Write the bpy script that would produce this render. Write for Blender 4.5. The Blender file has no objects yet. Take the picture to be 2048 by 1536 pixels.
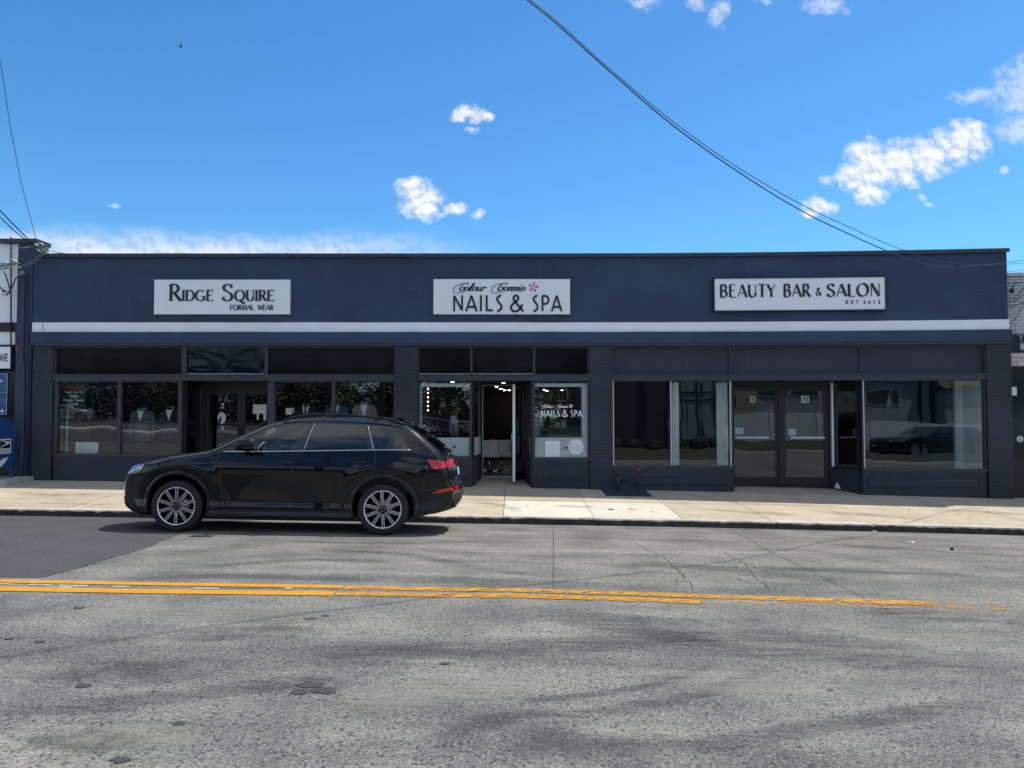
import bpy, bmesh, math, random
from mathutils import Vector, Matrix, Euler
from mathutils.geometry import delaunay_2d_cdt, tessellate_polygon
R = math.radians
random.seed(7)
S = bpy.context.scene
COL = S.collection

# ------------------------------------------------------------------ camera
CAM_Z, FPX, PITCH = 1.70, 1538.0, R(2.1)
cam_d = bpy.data.cameras.new('camera')
cam = bpy.data.objects.new('camera', cam_d); COL.objects.link(cam)
cam.location = (0, 0, CAM_Z)
cam.rotation_euler = (R(90) + PITCH, 0, 0)
cam_d.sensor_width = 36.0
cam_d.lens = 36.0 * FPX / 2048
cam_d.clip_start = 0.05; cam_d.clip_end = 3000
S.camera = cam

# ------------------------------------------------------------------ sun, sky
SUN_EL, SUN_AZ = R(65), R(60)            # azimuth from +Y (behind the shops) towards +X
sun_dir = Vector((math.sin(SUN_AZ)*math.cos(SUN_EL), math.cos(SUN_AZ)*math.cos(SUN_EL), math.sin(SUN_EL)))
sl = bpy.data.lights.new('sun', 'SUN'); sl.energy = 3.6; sl.angle = R(0.53); sl.color = (1.0, 0.93, 0.80)
so = bpy.data.objects.new('sun', sl); COL.objects.link(so)
so.rotation_euler = (-sun_dir).to_track_quat('-Z', 'Y').to_euler(); so.location = (0, 0, 60)

W = bpy.data.worlds.new('World'); S.world = W; W.use_nodes = True
nt = W.node_tree; nt.nodes.clear()
def wn(t, **k):
    n = nt.nodes.new(t)
    for a, b in k.items(): setattr(n, a, b)
    return n
def wl(a, b): nt.links.new(a, b)
def wmath(op, a, b=None, c=None, clamp=False):
    n = wn('ShaderNodeMath', operation=op); n.use_clamp = clamp
    for i, v in enumerate((a, b, c)):
        if v is None: continue
        if hasattr(v, 'links'): wl(v, n.inputs[i])
        else: n.inputs[i].default_value = v
    return n.outputs[0]
sky = wn('ShaderNodeTexSky', sky_type='NISHITA'); sky.sun_disc = False
sky.sun_elevation = SUN_EL; sky.sun_rotation = SUN_AZ
sky.air_density = 1.0; sky.dust_density = 0.25; sky.ozone_density = 2.5; sky.altitude = 50
hs = wn('ShaderNodeHueSaturation'); hs.inputs['Saturation'].default_value = 1.14; hs.inputs['Value'].default_value = 1.0
wl(sky.outputs[0], hs.inputs['Color'])
tint = wn('ShaderNodeMix', data_type='RGBA', blend_type='MULTIPLY'); tint.inputs[0].default_value = 1
wl(hs.outputs[0], tint.inputs[6]); tint.inputs[7].default_value = (0.53, 0.915, 1.10, 1)
tc = wn('ShaderNodeTexCoord')
sep = wn('ShaderNodeSeparateXYZ'); wl(tc.outputs['Generated'], sep.inputs[0])
ay = wmath('MAXIMUM', wmath('ABSOLUTE', sep.outputs[1]), 0.02)
uv = wn('ShaderNodeCombineXYZ'); wl(wmath('DIVIDE', sep.outputs[0], ay), uv.inputs[0]); wl(wmath('DIVIDE', sep.outputs[2], ay), uv.inputs[1])
def px_dir(px, py):
    a = (px-1024)/FPX; b = (768-py)/FPX
    den = math.cos(PITCH) - b*math.sin(PITCH)
    return a/den, (math.sin(PITCH)+b*math.cos(PITCH))/den
# warp the coordinates a little so that cloud edges billow
wz = wn('ShaderNodeTexNoise'); wz.inputs['Scale'].default_value = 17; wz.inputs['Detail'].default_value = 8; wz.inputs['Roughness'].default_value = 0.62
wl(uv.outputs[0], wz.inputs['Vector'])
wv = wn('ShaderNodeVectorMath', operation='MULTIPLY_ADD')
wsub = wn('ShaderNodeVectorMath', operation='SUBTRACT'); wl(wz.outputs['Color'], wsub.inputs[0]); wsub.inputs[1].default_value = (.5, .5, .5)
wl(wsub.outputs[0], wv.inputs[0]); wv.inputs[1].default_value = (.044, .040, 0); wl(uv.outputs[0], wv.inputs[2])
def blob_field(blobs):
    acc = None
    for (px, py, rx, ry) in blobs:
        u, v = px_dir(px, py); sx, sy = FPX/rx, FPX/ry
        m = wn('ShaderNodeMapping'); m.inputs['Location'].default_value = (-u*sx, -v*sy, 0); m.inputs['Scale'].default_value = (sx, sy, 0)
        wl(wv.outputs[0], m.inputs[0])
        g = wn('ShaderNodeTexGradient', gradient_type='SPHERICAL'); wl(m.outputs[0], g.inputs[0])
        acc = g.outputs[1] if acc is None else wmath('MAXIMUM', acc, g.outputs[1])
    return acc
cum = blob_field([(1745,328,74,62),(1800,325,86,60),(1860,310,84,58),(1915,287,76,56),(1948,275,48,46),(1735,372,52,44),(1700,350,40,36),(1645,412,44,26),(1618,430,22,14),
                  (840,398,58,50),(825,385,40,34),(850,420,44,28),(906,414,34,18),(952,427,18,14),(945,230,56,22),(915,240,26,14),(975,231,28,12)])
wis = blob_field([(1290,4,46,26),(1395,6,34,24),(1437,28,30,38),(1655,6,62,26),(1520,0,40,12),(2040,180,75,100),(2048,255,95,64),(1955,195,75,24),
                  (1655,358,16,14),(1846,390,18,14),(2003,345,16,16),(1860,408,18,10),(945,262,22,9),(230,412,26,10)])
dn = wn('ShaderNodeTexNoise'); dn.inputs['Scale'].default_value = 48; dn.inputs['Detail'].default_value = 10; dn.inputs['Roughness'].default_value = 0.60
wl(uv.outputs[0], dn.inputs['Vector'])
def sstep(v, lo, hi):
    n = wn('ShaderNodeMapRange', interpolation_type='SMOOTHSTEP'); wl(v, n.inputs[0]); n.inputs[1].default_value = lo; n.inputs[2].default_value = hi
    return n.outputs[0]
nz = wmath('MULTIPLY_ADD', dn.outputs[0], 1.7, -0.85)
cumd = wmath('MULTIPLY', sstep(wmath('ADD', cum, nz), -0.02, 0.80), wmath('MULTIPLY', sstep(cum, 0.01, 0.14), 0.97))
wisd = wmath('MULTIPLY', sstep(wmath('ADD', wis, nz), 0.05, 1.0), wmath('MULTIPLY', sstep(wis, 0.01, 0.2), 0.52))
# long pale bank low over the roof line on the left
bn = wn('ShaderNodeTexNoise'); bn.inputs['Scale'].default_value = 1; bn.inputs['Detail'].default_value = 8; bn.inputs['Roughness'].default_value = 0.6
bm_ = wn('ShaderNodeMapping'); bm_.inputs['Scale'].default_value = (5.5, 22, 1); wl(wv.outputs[0], bm_.inputs[0]); wl(bm_.outputs[0], bn.inputs['Vector'])
u0, vtop = px_dir(0, 468); u1, vbot = px_dir(1010, 512)
sepw = wn('ShaderNodeSeparateXYZ'); wl(uv.outputs[0], sepw.inputs[0])
# bank top sinks towards the right
vt = wmath('MULTIPLY_ADD', sepw.outputs[0], -0.016, vtop - 0.012)
bank = wmath('ADD', wmath('MULTIPLY', wmath('SUBTRACT', vt, sepw.outputs[1]), 44.0), wmath('MULTIPLY_ADD', bn.outputs[0], 2.6, -1.3))
bankd = wmath('MULTIPLY', sstep(bank, -0.9, 1.5), wmath('SUBTRACT', 1.0, sstep(sepw.outputs[0], -0.24, 0.0)))
bankd = wmath('MULTIPLY', bankd, 0.92)
dens = wmath('MAXIMUM', wmath('MAXIMUM', cumd, wisd), bankd)
dens = wmath('MULTIPLY', dens, wmath('GREATER_THAN', sep.outputs[1], 0.0))
# clouds out of view, added thick over the remaining sky to brighten the shaded fronts
pz = wmath('ADD', wmath('MAXIMUM', sep.outputs[2], 0.0), 0.12)
gv = wn('ShaderNodeCombineXYZ'); wl(wmath('DIVIDE', sep.outputs[0], pz), gv.inputs[0]); wl(wmath('DIVIDE', sep.outputs[1], pz), gv.inputs[1])
gn = wn('ShaderNodeTexNoise'); gn.inputs['Scale'].default_value = 1.15; gn.inputs['Detail'].default_value = 8; gn.inputs['Roughness'].default_value = 0.58
wl(gv.outputs[0], gn.inputs['Vector'])
rest = wmath('MULTIPLY', sstep(gn.outputs[0], 0.42, 0.58), wmath('MAXIMUM', sstep(sep.outputs[2], 0.52, 0.66), sstep(sep.outputs[1], 0.10, -0.10)))
dens = wmath('MAXIMUM', dens, rest)
# cloud colour: billows lit from the upper right, grey-blue in their undersides
sn = wn('ShaderNodeTexNoise'); sn.inputs['Scale'].default_value = 48; sn.inputs['Detail'].default_value = 10; sn.inputs['Roughness'].default_value = 0.62
smap = wn('ShaderNodeMapping'); smap.inputs['Location'].default_value = (0.0035, 0.0065, 0); wl(uv.outputs[0], smap.inputs[0]); wl(smap.outputs[0], sn.inputs['Vector'])
ccol = wn('ShaderNodeMix', data_type='RGBA'); wl(sstep(wmath('SUBTRACT', dn.outputs[0], sn.outputs[0]), -0.13, 0.07), ccol.inputs[0])
ccol.inputs[6].default_value = (4.5, 5.0, 5.8, 1); ccol.inputs[7].default_value = (6.5, 6.6, 6.75, 1)
mixc = wn('ShaderNodeMix', data_type='RGBA'); wl(dens, mixc.inputs[0]); wl(tint.outputs[2], mixc.inputs[6]); wl(ccol.outputs[2], mixc.inputs[7])
bg = wn('ShaderNodeBackground'); bg.inputs[1].default_value = 0.112; wl(mixc.outputs[2], bg.inputs[0])
wo = wn('ShaderNodeOutputWorld'); wl(bg.outputs[0], wo.inputs[0])

S.view_settings.view_transform = 'Standard'; S.view_settings.look = 'None'
S.view_settings.exposure = 0.45; S.view_settings.gamma = 1.0; S.view_settings.use_curve_mapping = False

# ------------------------------------------------------------------ the lie of the street
WALL = 17.3                                # distance of the shop fronts from the camera
def bend(x):                               # the street curves gently towards the viewer on the right
    if x < 1: return 0.0
    if x < 14: return 0.0058*(x-1)**2
    return 0.0058*169 + 0.1508*(x-14)
def prof(y):
    if y < 7.3: return -0.002*min(7.3, 7.3-y)**2
    if y < 11.2: return -0.118*((y-7.3)/3.9)**1.3
    if y < 13.5: return -0.118 - 0.134*((y-11.2)/2.3)**1.2
    return -0.252
def slope(x): return -0.0165*max(-45, min(45, x))
def road_z(x, y): return slope(x) + prof(y)
KERB, KTOP = 13.5, 13.66
def walk_z(x, y): return slope(x) - 0.128 + 0.128*(y-KTOP)/(WALL-KTOP)

def ray(px, py):
    a = (px-1024)/FPX; b = (768-py)/FPX
    return Vector((a, math.cos(PITCH)-b*math.sin(PITCH), math.sin(PITCH)+b*math.cos(PITCH)))
def on_wall(px, py, y=WALL):
    """street coordinates (before the curve) of a spot on the plane y"""
    r = ray(px, py); x = 0
    for _ in range(6):
        t = (y-bend(x))/r.y; x = r.x*t
    return x, CAM_Z + r.z*t
def wx(px, py=760, y=WALL): return on_wall(px, py, y)[0]
def wz_(py, y=WALL, px=600): return on_wall(px, py, y)[1]
def on_ground(px, py, zf=road_z, y0=9.0):
    r = ray(px, py); t = 10.0
    for _ in range(40):
        x = r.x*t; y = r.y*t + bend(x)
        t2 = (zf(x, y)-CAM_Z)/r.z
        t = 0.5*t + 0.5*t2
    x = r.x*t
    return x, r.y*t + bend(x)

# ------------------------------------------------------------------ mesh helpers
ORG = {}
class MB:
    def __init__(s): s.v = []; s.f = []; s.sm = []
    def add(s, vs, fs, smooth=False):
        o = len(s.v); s.v += [Vector(p) for p in vs]
        for f in fs: s.f.append([i+o for i in f]); s.sm.append(smooth)
        return s
    def box(s, x0, x1, y0, y1, z0, z1, seg=None):
        n = seg or max(1, int(math.ceil((x1-x0)/1.2)))
        vs = []
        for i in range(n+1):
            x = x0+(x1-x0)*i/n
            vs += [(x,y0,z0),(x,y1,z0),(x,y1,z1),(x,y0,z1)]
        fs = [(0,1,2,3)[::1], ]
        fs = [(0,3,2,1)]
        for i in range(n):
            a, b = 4*i, 4*i+4
            for k in range(4):
                k2 = (k+1) % 4
                fs.append((a+k, a+k2, b+k2, b+k))
        fs.append((4*n, 4*n+1, 4*n+2, 4*n+3))
        return s.add(vs, fs)
    def slopebox(s, x0, x1, y0, y1, zb, z1, seg=None):
        """box whose bottom follows zb(x, y)"""
        n = seg or max(1, int(math.ceil((x1-x0)/1.2)))
        o = len(s.v); s.box(x0, x1, y0, y1, 0, 1, n)
        for v in s.v[o:]: v.z = (z1 if not callable(z1) else z1(v.x, v.y)) if v.z > .5 else zb(v.x, v.y)
        return s
    def prism(s, poly, y0, y1):
        """extrude an x-z polygon from y0 (front) to y1"""
        n = len(poly)
        vs = [(p[0], y0, p[1]) for p in poly] + [(p[0], y1, p[1]) for p in poly]
        tri = tessellate_polygon([[Vector((p[0], p[1], 0)) for p in poly]])
        fs = []
        for t in tri:
            a, b, c = [Vector((poly[i][0], poly[i][1])) for i in t]
            ccw = (b-a).cross(c-a) > 0
            t = tuple(t) if ccw else tuple(t[::-1])
            fs.append(t); fs.append(tuple(i+n for i in t[::-1]))
        area = sum(poly[i][0]*poly[(i+1)%n][1]-poly[(i+1)%n][0]*poly[i][1] for i in range(n))
        for i in range(n):
            j = (i+1) % n
            q = (i, n+i, n+j, j)
            fs.append(q if area > 0 else q[::-1])
        return s.add(vs, fs)
    def tube(s, pts, r, n=8, cap=True, smooth=True):
        pts = [Vector(p) for p in pts]; m = len(pts)
        rr = r if isinstance(r, (list, tuple)) else [r]*m
        up = Vector((0, 0, 1)); vs = []; prev = None
        for i, p in enumerate(pts):
            d = (pts[min(i+1, m-1)]-pts[max(i-1, 0)]).normalized()
            if prev is None:
                a = d.cross(up)
                if a.length < .1: a = d.cross(Vector((1, 0, 0)))
            else: a = prev - d*prev.dot(d)
            a.normalize(); prev = a; b = d.cross(a)
            for k in range(n):
                t = 2*math.pi*k/n
                vs.append(p + (a*math.cos(t)+b*math.sin(t))*rr[i])
        fs = []
        for i in range(m-1):
            for k in range(n):
                k2 = (k+1) % n
                fs.append((i*n+k, i*n+k2, (i+1)*n+k2, (i+1)*n+k))
        s.add(vs, fs, smooth)
        if cap:
            o = len(s.v)-m*n
            s.f.append([o+k for k in range(n)][::-1]); s.sm.append(False)
            s.f.append([o+(m-1)*n+k for k in range(n)]); s.sm.append(False)
        return s
    def lathe(s, prof, c, axis='z', n=24, smooth=True):
        """prof: (radius, height along the axis)"""
        c = Vector(c); vs = []; m = len(prof)
        for (r, h) in prof:
            for k in range(n):
                t = 2*math.pi*k/n; a, b = r*math.cos(t), r*math.sin(t)
                vs.append(c + (Vector((a, b, h)) if axis == 'z' else Vector((a, h, b)) if axis == 'y' else Vector((h, a, b))))
        fs = []
        for i in range(m-1):
            for k in range(n):
                k2 = (k+1) % n
                q = (i*n+k, i*n+k2, (i+1)*n+k2, (i+1)*n+k)
                fs.append(q if axis != 'y' else q[::-1])
        return s.add(vs, fs, smooth)
    def ball(s, c, rx, ry=None, rz=None, n=12, m=8, jit=0):
        ry = ry or rx; rz = rz or rx; vs = []; fs = []
        for i in range(m+1):
            p = math.pi*i/m
            for k in range(n):
                t = 2*math.pi*k/n; j = 1+random.uniform(-jit, jit)
                vs.append((c[0]+rx*j*math.sin(p)*math.cos(t), c[1]+ry*j*math.sin(p)*math.sin(t), c[2]-rz*j*math.cos(p)))
        for i in range(m):
            for k in range(n):
                k2 = (k+1) % n
                fs.append((i*n+k, i*n+k2, (i+1)*n+k2, (i+1)*n+k))
        return s.add(vs, fs, True)
    def grid(s, fn, us, vs_, smooth=True, flip=False):
        nu, nv = len(us), len(vs_)
        P = [fn(u, v) for u in us for v in vs_]
        fs = []
        for i in range(nu-1):
            for j in range(nv-1):
                q = (i*nv+j, (i+1)*nv+j, (i+1)*nv+j+1, i*nv+j+1)
                fs.append(q[::-1] if flip else q)
        return s.add(P, fs, smooth)

def worg(o):
    return ORG.get(o.name, Vector((0, 0, 0)))
def obj(name, mb, mat, parent=None, curve=True, loc=None, normals=None):
    """link a mesh built in world coordinates as ONE object; a child keeps its parent's origin"""
    me = bpy.data.meshes.new(name)
    vs = []
    for p in mb.v:
        q = Vector(p)
        if curve: q.y -= bend(q.x)
        vs.append(q)
    org = worg(parent) if parent else (Vector(loc) if loc is not None else None)
    if org is None:
        if vs:
            lo = [min(v[i] for v in vs) for i in range(3)]; hi = [max(v[i] for v in vs) for i in range(3)]
            org = Vector(((lo[0]+hi[0])/2, (lo[1]+hi[1])/2, lo[2]))
        else: org = Vector((0, 0, 0))
    me.from_pydata([v-org for v in vs], [], mb.f)
    me.polygons.foreach_set('use_smooth', mb.sm)
    if normals: me.normals_split_custom_set_from_vertices(normals)
    me.materials.append(mat)
    o = bpy.data.objects.new(name, me); COL.objects.link(o)
    if parent: o.parent = parent
    else: o.location = org
    ORG[o.name] = org
    return o
def thing(name, label, cat, loc=(0, 0, 0), group=None):
    o = bpy.data.objects.new(name, None); COL.objects.link(o)
    loc = Vector(loc); loc.y -= bend(loc.x)
    o.location = loc; o.empty_display_size = .2
    ORG[o.name] = loc
    return tag(o, label, cat, group)
def tag(o, label=None, cat=None, group=None, kind=None):
    if label: o['label'] = label
    if cat: o['category'] = cat
    if group: o['group'] = group
    if kind: o['kind'] = kind
    return o
def kids(o): return [c for c in bpy.data.objects if c.parent == o]
def copy_tree(o, parent=None):
    c = o.copy(); COL.objects.link(c)
    ORG[c.name] = Vector(worg(o))
    if parent: c.parent = parent
    for k in list(o.children): copy_tree(k, c)
    return c
# ------------------------------------------------------------------ materials
class NT:
    def __init__(s, name):
        s.m = bpy.data.materials.new(name); s.m.use_nodes = True
        s.t = s.m.node_tree; s.t.nodes.clear()
        s.out = s.n('ShaderNodeOutputMaterial')
    def n(s, t, **k):
        x = s.t.nodes.new(t)
        for a, b in k.items(): setattr(x, a, b)
        return x
    def l(s, a, b): s.t.links.new(a, b)
    def set(s, sock, v):
        if hasattr(v, 'links'): s.l(v, sock)
        elif isinstance(v, (tuple, list)) and len(v) == 3 and sock.type == 'RGBA': sock.default_value = (*v, 1)
        else: sock.default_value = v
    def bsdf(s, **k):
        b = s.n('ShaderNodeBsdfPrincipled')
        for a, v in k.items(): s.set(b.inputs[a.replace('_', ' ')], v)
        s.l(b.outputs[0], s.out.inputs[0]); s.b = b
        return b
    def co(s, kind='Object', scale=(1, 1, 1), rot=(0, 0, 0), loc=(0, 0, 0)):
        t = s.n('ShaderNodeTexCoord'); m = s.n('ShaderNodeMapping')
        m.inputs['Scale'].default_value = scale; m.inputs['Rotation'].default_value = rot; m.inputs['Location'].default_value = loc
        if kind == 'World':
            g = s.n('ShaderNodeNewGeometry'); s.l(g.outputs['Position'], m.inputs[0])
        else: s.l(t.outputs[kind], m.inputs[0])
        return m.outputs[0]
    def noise(s, vec, scale, detail=4, rough=.5, dist=0):
        x = s.n('ShaderNodeTexNoise'); x.inputs['Scale'].default_value = scale; x.inputs['Detail'].default_value = detail
        x.inputs['Roughness'].default_value = rough; x.inputs['Distortion'].default_value = dist
        s.l(vec, x.inputs['Vector']); return x.outputs[0]
    def vor(s, vec, scale, out='Color', feature='F1', rnd=1):
        x = s.n('ShaderNodeTexVoronoi', feature=feature); x.inputs['Scale'].default_value = scale; x.inputs['Randomness'].default_value = rnd
        s.l(vec, x.inputs['Vector']); return x.outputs[out]
    def rng(s, v, a, b, c=0, d=1, smooth=True):
        x = s.n('ShaderNodeMapRange', interpolation_type='SMOOTHSTEP' if smooth else 'LINEAR'); s.l(v, x.inputs[0])
        for i, q in enumerate((a, b, c, d)): x.inputs[i+1].default_value = q
        return x.outputs[0]
    def mix(s, f, a, b, mode='MIX'):
        x = s.n('ShaderNodeMix', data_type='RGBA', blend_type=mode)
        s.set(x.inputs[0], f); s.set(x.inputs[6], a); s.set(x.inputs[7], b); return x.outputs[2]
    def math(s, op, a, b=0.0, clamp=False):
        x = s.n('ShaderNodeMath', operation=op); x.use_clamp = clamp
        s.set(x.inputs[0], a); s.set(x.inputs[1], b); return x.outputs[0]
    def bump(s, h, strength=.3, dist=.01):
        x = s.n('ShaderNodeBump'); x.inputs['Strength'].default_value = strength; x.inputs['Distance'].default_value = dist
        s.l(h, x.inputs['Height']); s.l(x.outputs[0], s.b.inputs['Normal']); return x
M = {}
def plain(name, col, rough=.5, metal=0, coat=0, var=.12, vscale=6, spec=.5, bump=0, bscale=200):
    t = NT(name); c = col
    t.bsdf(Roughness=rough, Metallic=metal, Coat_Weight=coat, Coat_Roughness=.03, Specular_IOR_Level=spec)
    v = t.co('World')
    nz = t.noise(v, vscale, 5, .6)
    f = t.rng(nz, .3, .7, 1-var, 1+var)
    hsv = t.n('ShaderNodeHueSaturation'); hsv.inputs['Color'].default_value = (*c, 1); t.l(f, hsv.inputs['Value'])
    t.l(hsv.outputs[0], t.b.inputs['Base Color'])
    if bump: t.bump(t.noise(v, bscale, 3), bump, .004)
    M[name] = t.m; return t.m
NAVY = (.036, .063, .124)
def painted_brick(name, col, course_bump=True):
    t = NT(name); t.bsdf(Roughness=.62, Specular_IOR_Level=.35)
    v = t.co('World')
    big = t.noise(v, .7, 4, .6); fine = t.noise(v, 35, 4, .6)
    c = t.mix(t.rng(big, .3, .7), tuple(x*.80 for x in col), tuple(x*1.18 for x in col))
    # rain streaks running down the paint
    st = t.noise(t.co('World', (3.5, 1, .16)), 1.6, 5, .6)
    c = t.mix(t.rng(st, .56, .78, 0, .28), c, tuple(x*1.7+.006 for x in col))
    c = t.mix(t.rng(fine, .62, .8, 0, .3), c, tuple(x*.6 for x in col))
    # chips and chalky scuffs in the paint
    c = t.mix(t.rng(t.noise(v, 11, 6, .75), .735, .76, 0, .5), c, (.20, .20, .21))
    c = t.mix(t.rng(t.noise(t.co('World', (1.5, 1, 6)), 2.2, 6, .7), .60, .78, 0, .35), c, tuple(x*.70 for x in col))
    t.l(c, t.b.inputs['Base Color'])
    t.bump(t.math('ADD', fine, t.noise(v, 140, 2)), .35, .004)
    M[name] = t.m
painted_brick('navy_brick', NAVY)  # same paint as navy_low, with blue sky sheen put into the colour
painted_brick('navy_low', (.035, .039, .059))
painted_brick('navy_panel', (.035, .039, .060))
painted_brick('pale_brick', (.62, .64, .68))
plain('navy_frame', (.036, .038, .056), .45, var=.15)
plain('dark_frame', (.012, .012, .014), .4, var=.2)
plain('bright_edge', (.55, .58, .62), .35, metal=.3, var=.06)
plain('white_paint', (.83, .87, .93), .5, var=.04, vscale=2)
plain('sign_white', (.85, .89, .94), .35, var=.02, vscale=1.2)
plain('sign_black', (.008, .008, .014), .35, var=.05)
plain('paper', (.72, .76, .78), .8, var=.05, vscale=12)
plain('wall_white', (.66, .68, .68), .8, var=.05, vscale=2)
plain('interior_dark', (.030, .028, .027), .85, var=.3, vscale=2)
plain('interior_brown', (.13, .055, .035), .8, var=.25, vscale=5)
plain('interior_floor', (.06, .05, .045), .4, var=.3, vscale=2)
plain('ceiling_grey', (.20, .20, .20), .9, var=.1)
plain('black_rubber', (.010, .010, .011), .75, var=.2, vscale=30)
plain('black_metal', (.012, .012, .013), .45, metal=.0, var=.2)
plain('cable_black', (.012, .012, .014), .5)
plain('cable_grey', (.22, .23, .24), .5)
plain('galvanised', (.42, .43, .44), .45, metal=.6, var=.2, vscale=20)
plain('chrome', (.75, .76, .78), .12, metal=1, var=.03)
plain('red_paint', (.42, .05, .03), .5)
plain('concrete_pad', (.42, .41, .38), .9, var=.2, vscale=8, bump=.3)
plain('mail_blue', (.010, .065, .24), .35, coat=.3, var=.12, vscale=5)
plain('roof_grey', (.16, .16, .16), .9)
plain('skin', (.36, .19, .13), .55, var=.05)
plain('hair_dark', (.012, .009, .008), .5)
plain('tshirt', (.70, .72, .76), .85, var=.05)
plain('jeans', (.05, .09, .18), .85)
plain('suit_black', (.010, .010, .013), .8)
plain('suit_blue', (.035, .07, .15), .8, var=.25, vscale=40)
plain('suit_pink', (.30, .20, .20), .8, var=.2, vscale=40)
plain('suit_grey', (.10, .105, .115), .85, var=.5, vscale=60)
plain('shirt', (.72, .76, .80), .8, var=.03)
plain('chair_cream', (.62, .60, .54), .6)
plain('stone_counter', (.34, .32, .27), .35, var=.5, vscale=14)
plain('leaf_dark', (.030, .055, .028), .6, var=.5, vscale=30)
plain('leaf_mid', (.055, .090, .030), .6, var=.5, vscale=9)
plain('bark', (.10, .075, .055), .9, var=.4, vscale=12)
plain('flower_orange', (.65, .24, .03), .6)
plain('flower_pink', (.58, .22, .36), .6, var=.15)
plain('flower_white', (.72, .74, .70), .7)
plain('orange_mark', (.75, .28, .05), .8)
plain('poster_blue', (.03, .10, .30), .5, var=.35, vscale=4)
plain('soot', (.02, .02, .022), .9)
plain('grass', (.030, .042, .020), .9, var=.45, vscale=3, bump=.6)
plain('siding_dark', (.060, .062, .068), .6)
plain('curtain_teal', (.20, .28, .28), .5)
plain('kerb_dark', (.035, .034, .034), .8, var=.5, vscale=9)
plain('siding_pale', (.36, .38, .41), .7)
plain('siding_tan', (.36, .30, .24), .8)
plain('shingle', (.10, .09, .085), .9, var=.35, vscale=10)
plain('fence_white', (.72, .73, .74), .5)
plain('house_glass', (.015, .02, .028), .08)
plain('kerb_pale', (.52, .50, .45), .85)
plain('litter_white', (.8, .8, .78), .7)
plain('leaf_litter', (.16, .09, .035), .8)

def glass(name, tintc, refl=.0, wav=.02, scale=.9, ior=1.6, tin=1.0):
    t = NT(name)
    tr = t.n('ShaderNodeBsdfTransparent'); tr.inputs[0].default_value = (*tintc, 1)
    gl = t.n('ShaderNodeBsdfGlossy'); gl.inputs['Roughness'].default_value = .0; gl.inputs[0].default_value = (.97, .98, 1, 1)
    fr = t.n('ShaderNodeFresnel'); ge = t.n('ShaderNodeNewGeometry')
    t.l(t.rng(ge.outputs['Backfacing'], 0, 1, ior, 1/ior, False), fr.inputs[0])
    b = t.n('ShaderNodeBump'); b.inputs['Strength'].default_value = wav; b.inputs['Distance'].default_value = .2
    t.l(t.noise(t.co('World'), scale, 1.5, .5), b.inputs['Height']); t.l(b.outputs[0], gl.inputs['Normal'])
    mx = t.n('ShaderNodeMixShader'); t.l(t.math('MAXIMUM', fr.outputs[0], refl), mx.inputs[0])
    t.l(tr.outputs[0], mx.inputs[1]); t.l(gl.outputs[0], mx.inputs[2]); t.l(mx.outputs[0], t.out.inputs[0])
    M[name] = t.m
glass('shop_glass', (.90, .94, .94), .075, .02)
glass('door_glass', (.84, .88, .88), .07, .02)
glass('tint_glass_front', (.60, .68, .70), .07, .002)
glass('tint_glass_rear', (.08, .085, .095), .085, .003)
# opaque dark film on the transom lights
t = NT('film_glass'); t.bsdf(Roughness=.14, Specular_IOR_Level=.16)
v = t.co('World'); t.l(t.mix(t.rng(t.noise(v, 2.2, 5, .6), .35, .75), (.0035, .0035, .0045), (.010, .010, .011)), t.b.inputs['Base Color'])
t.bump(t.noise(t.co('World', (1, 1, 3)), 1.2, 2), .025, .1); M['film_glass'] = t.m
t = NT('film_wrinkled'); t.bsdf(Roughness=.08, Specular_IOR_Level=.3); t.set(t.b.inputs['Base Color'], (.006, .008, .016))
t.bump(t.noise(t.co('World', (1, 1, 1.6)), 1.1, 1.5, .4, 1.8), .10, .12); M['film_wrinkled'] = t.m
# frosted band
t = NT('frosted_film'); t.bsdf(Roughness=.55, Base_Color=(.66, .69, .73), Alpha=.94); M['frosted_film'] = t.m

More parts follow.
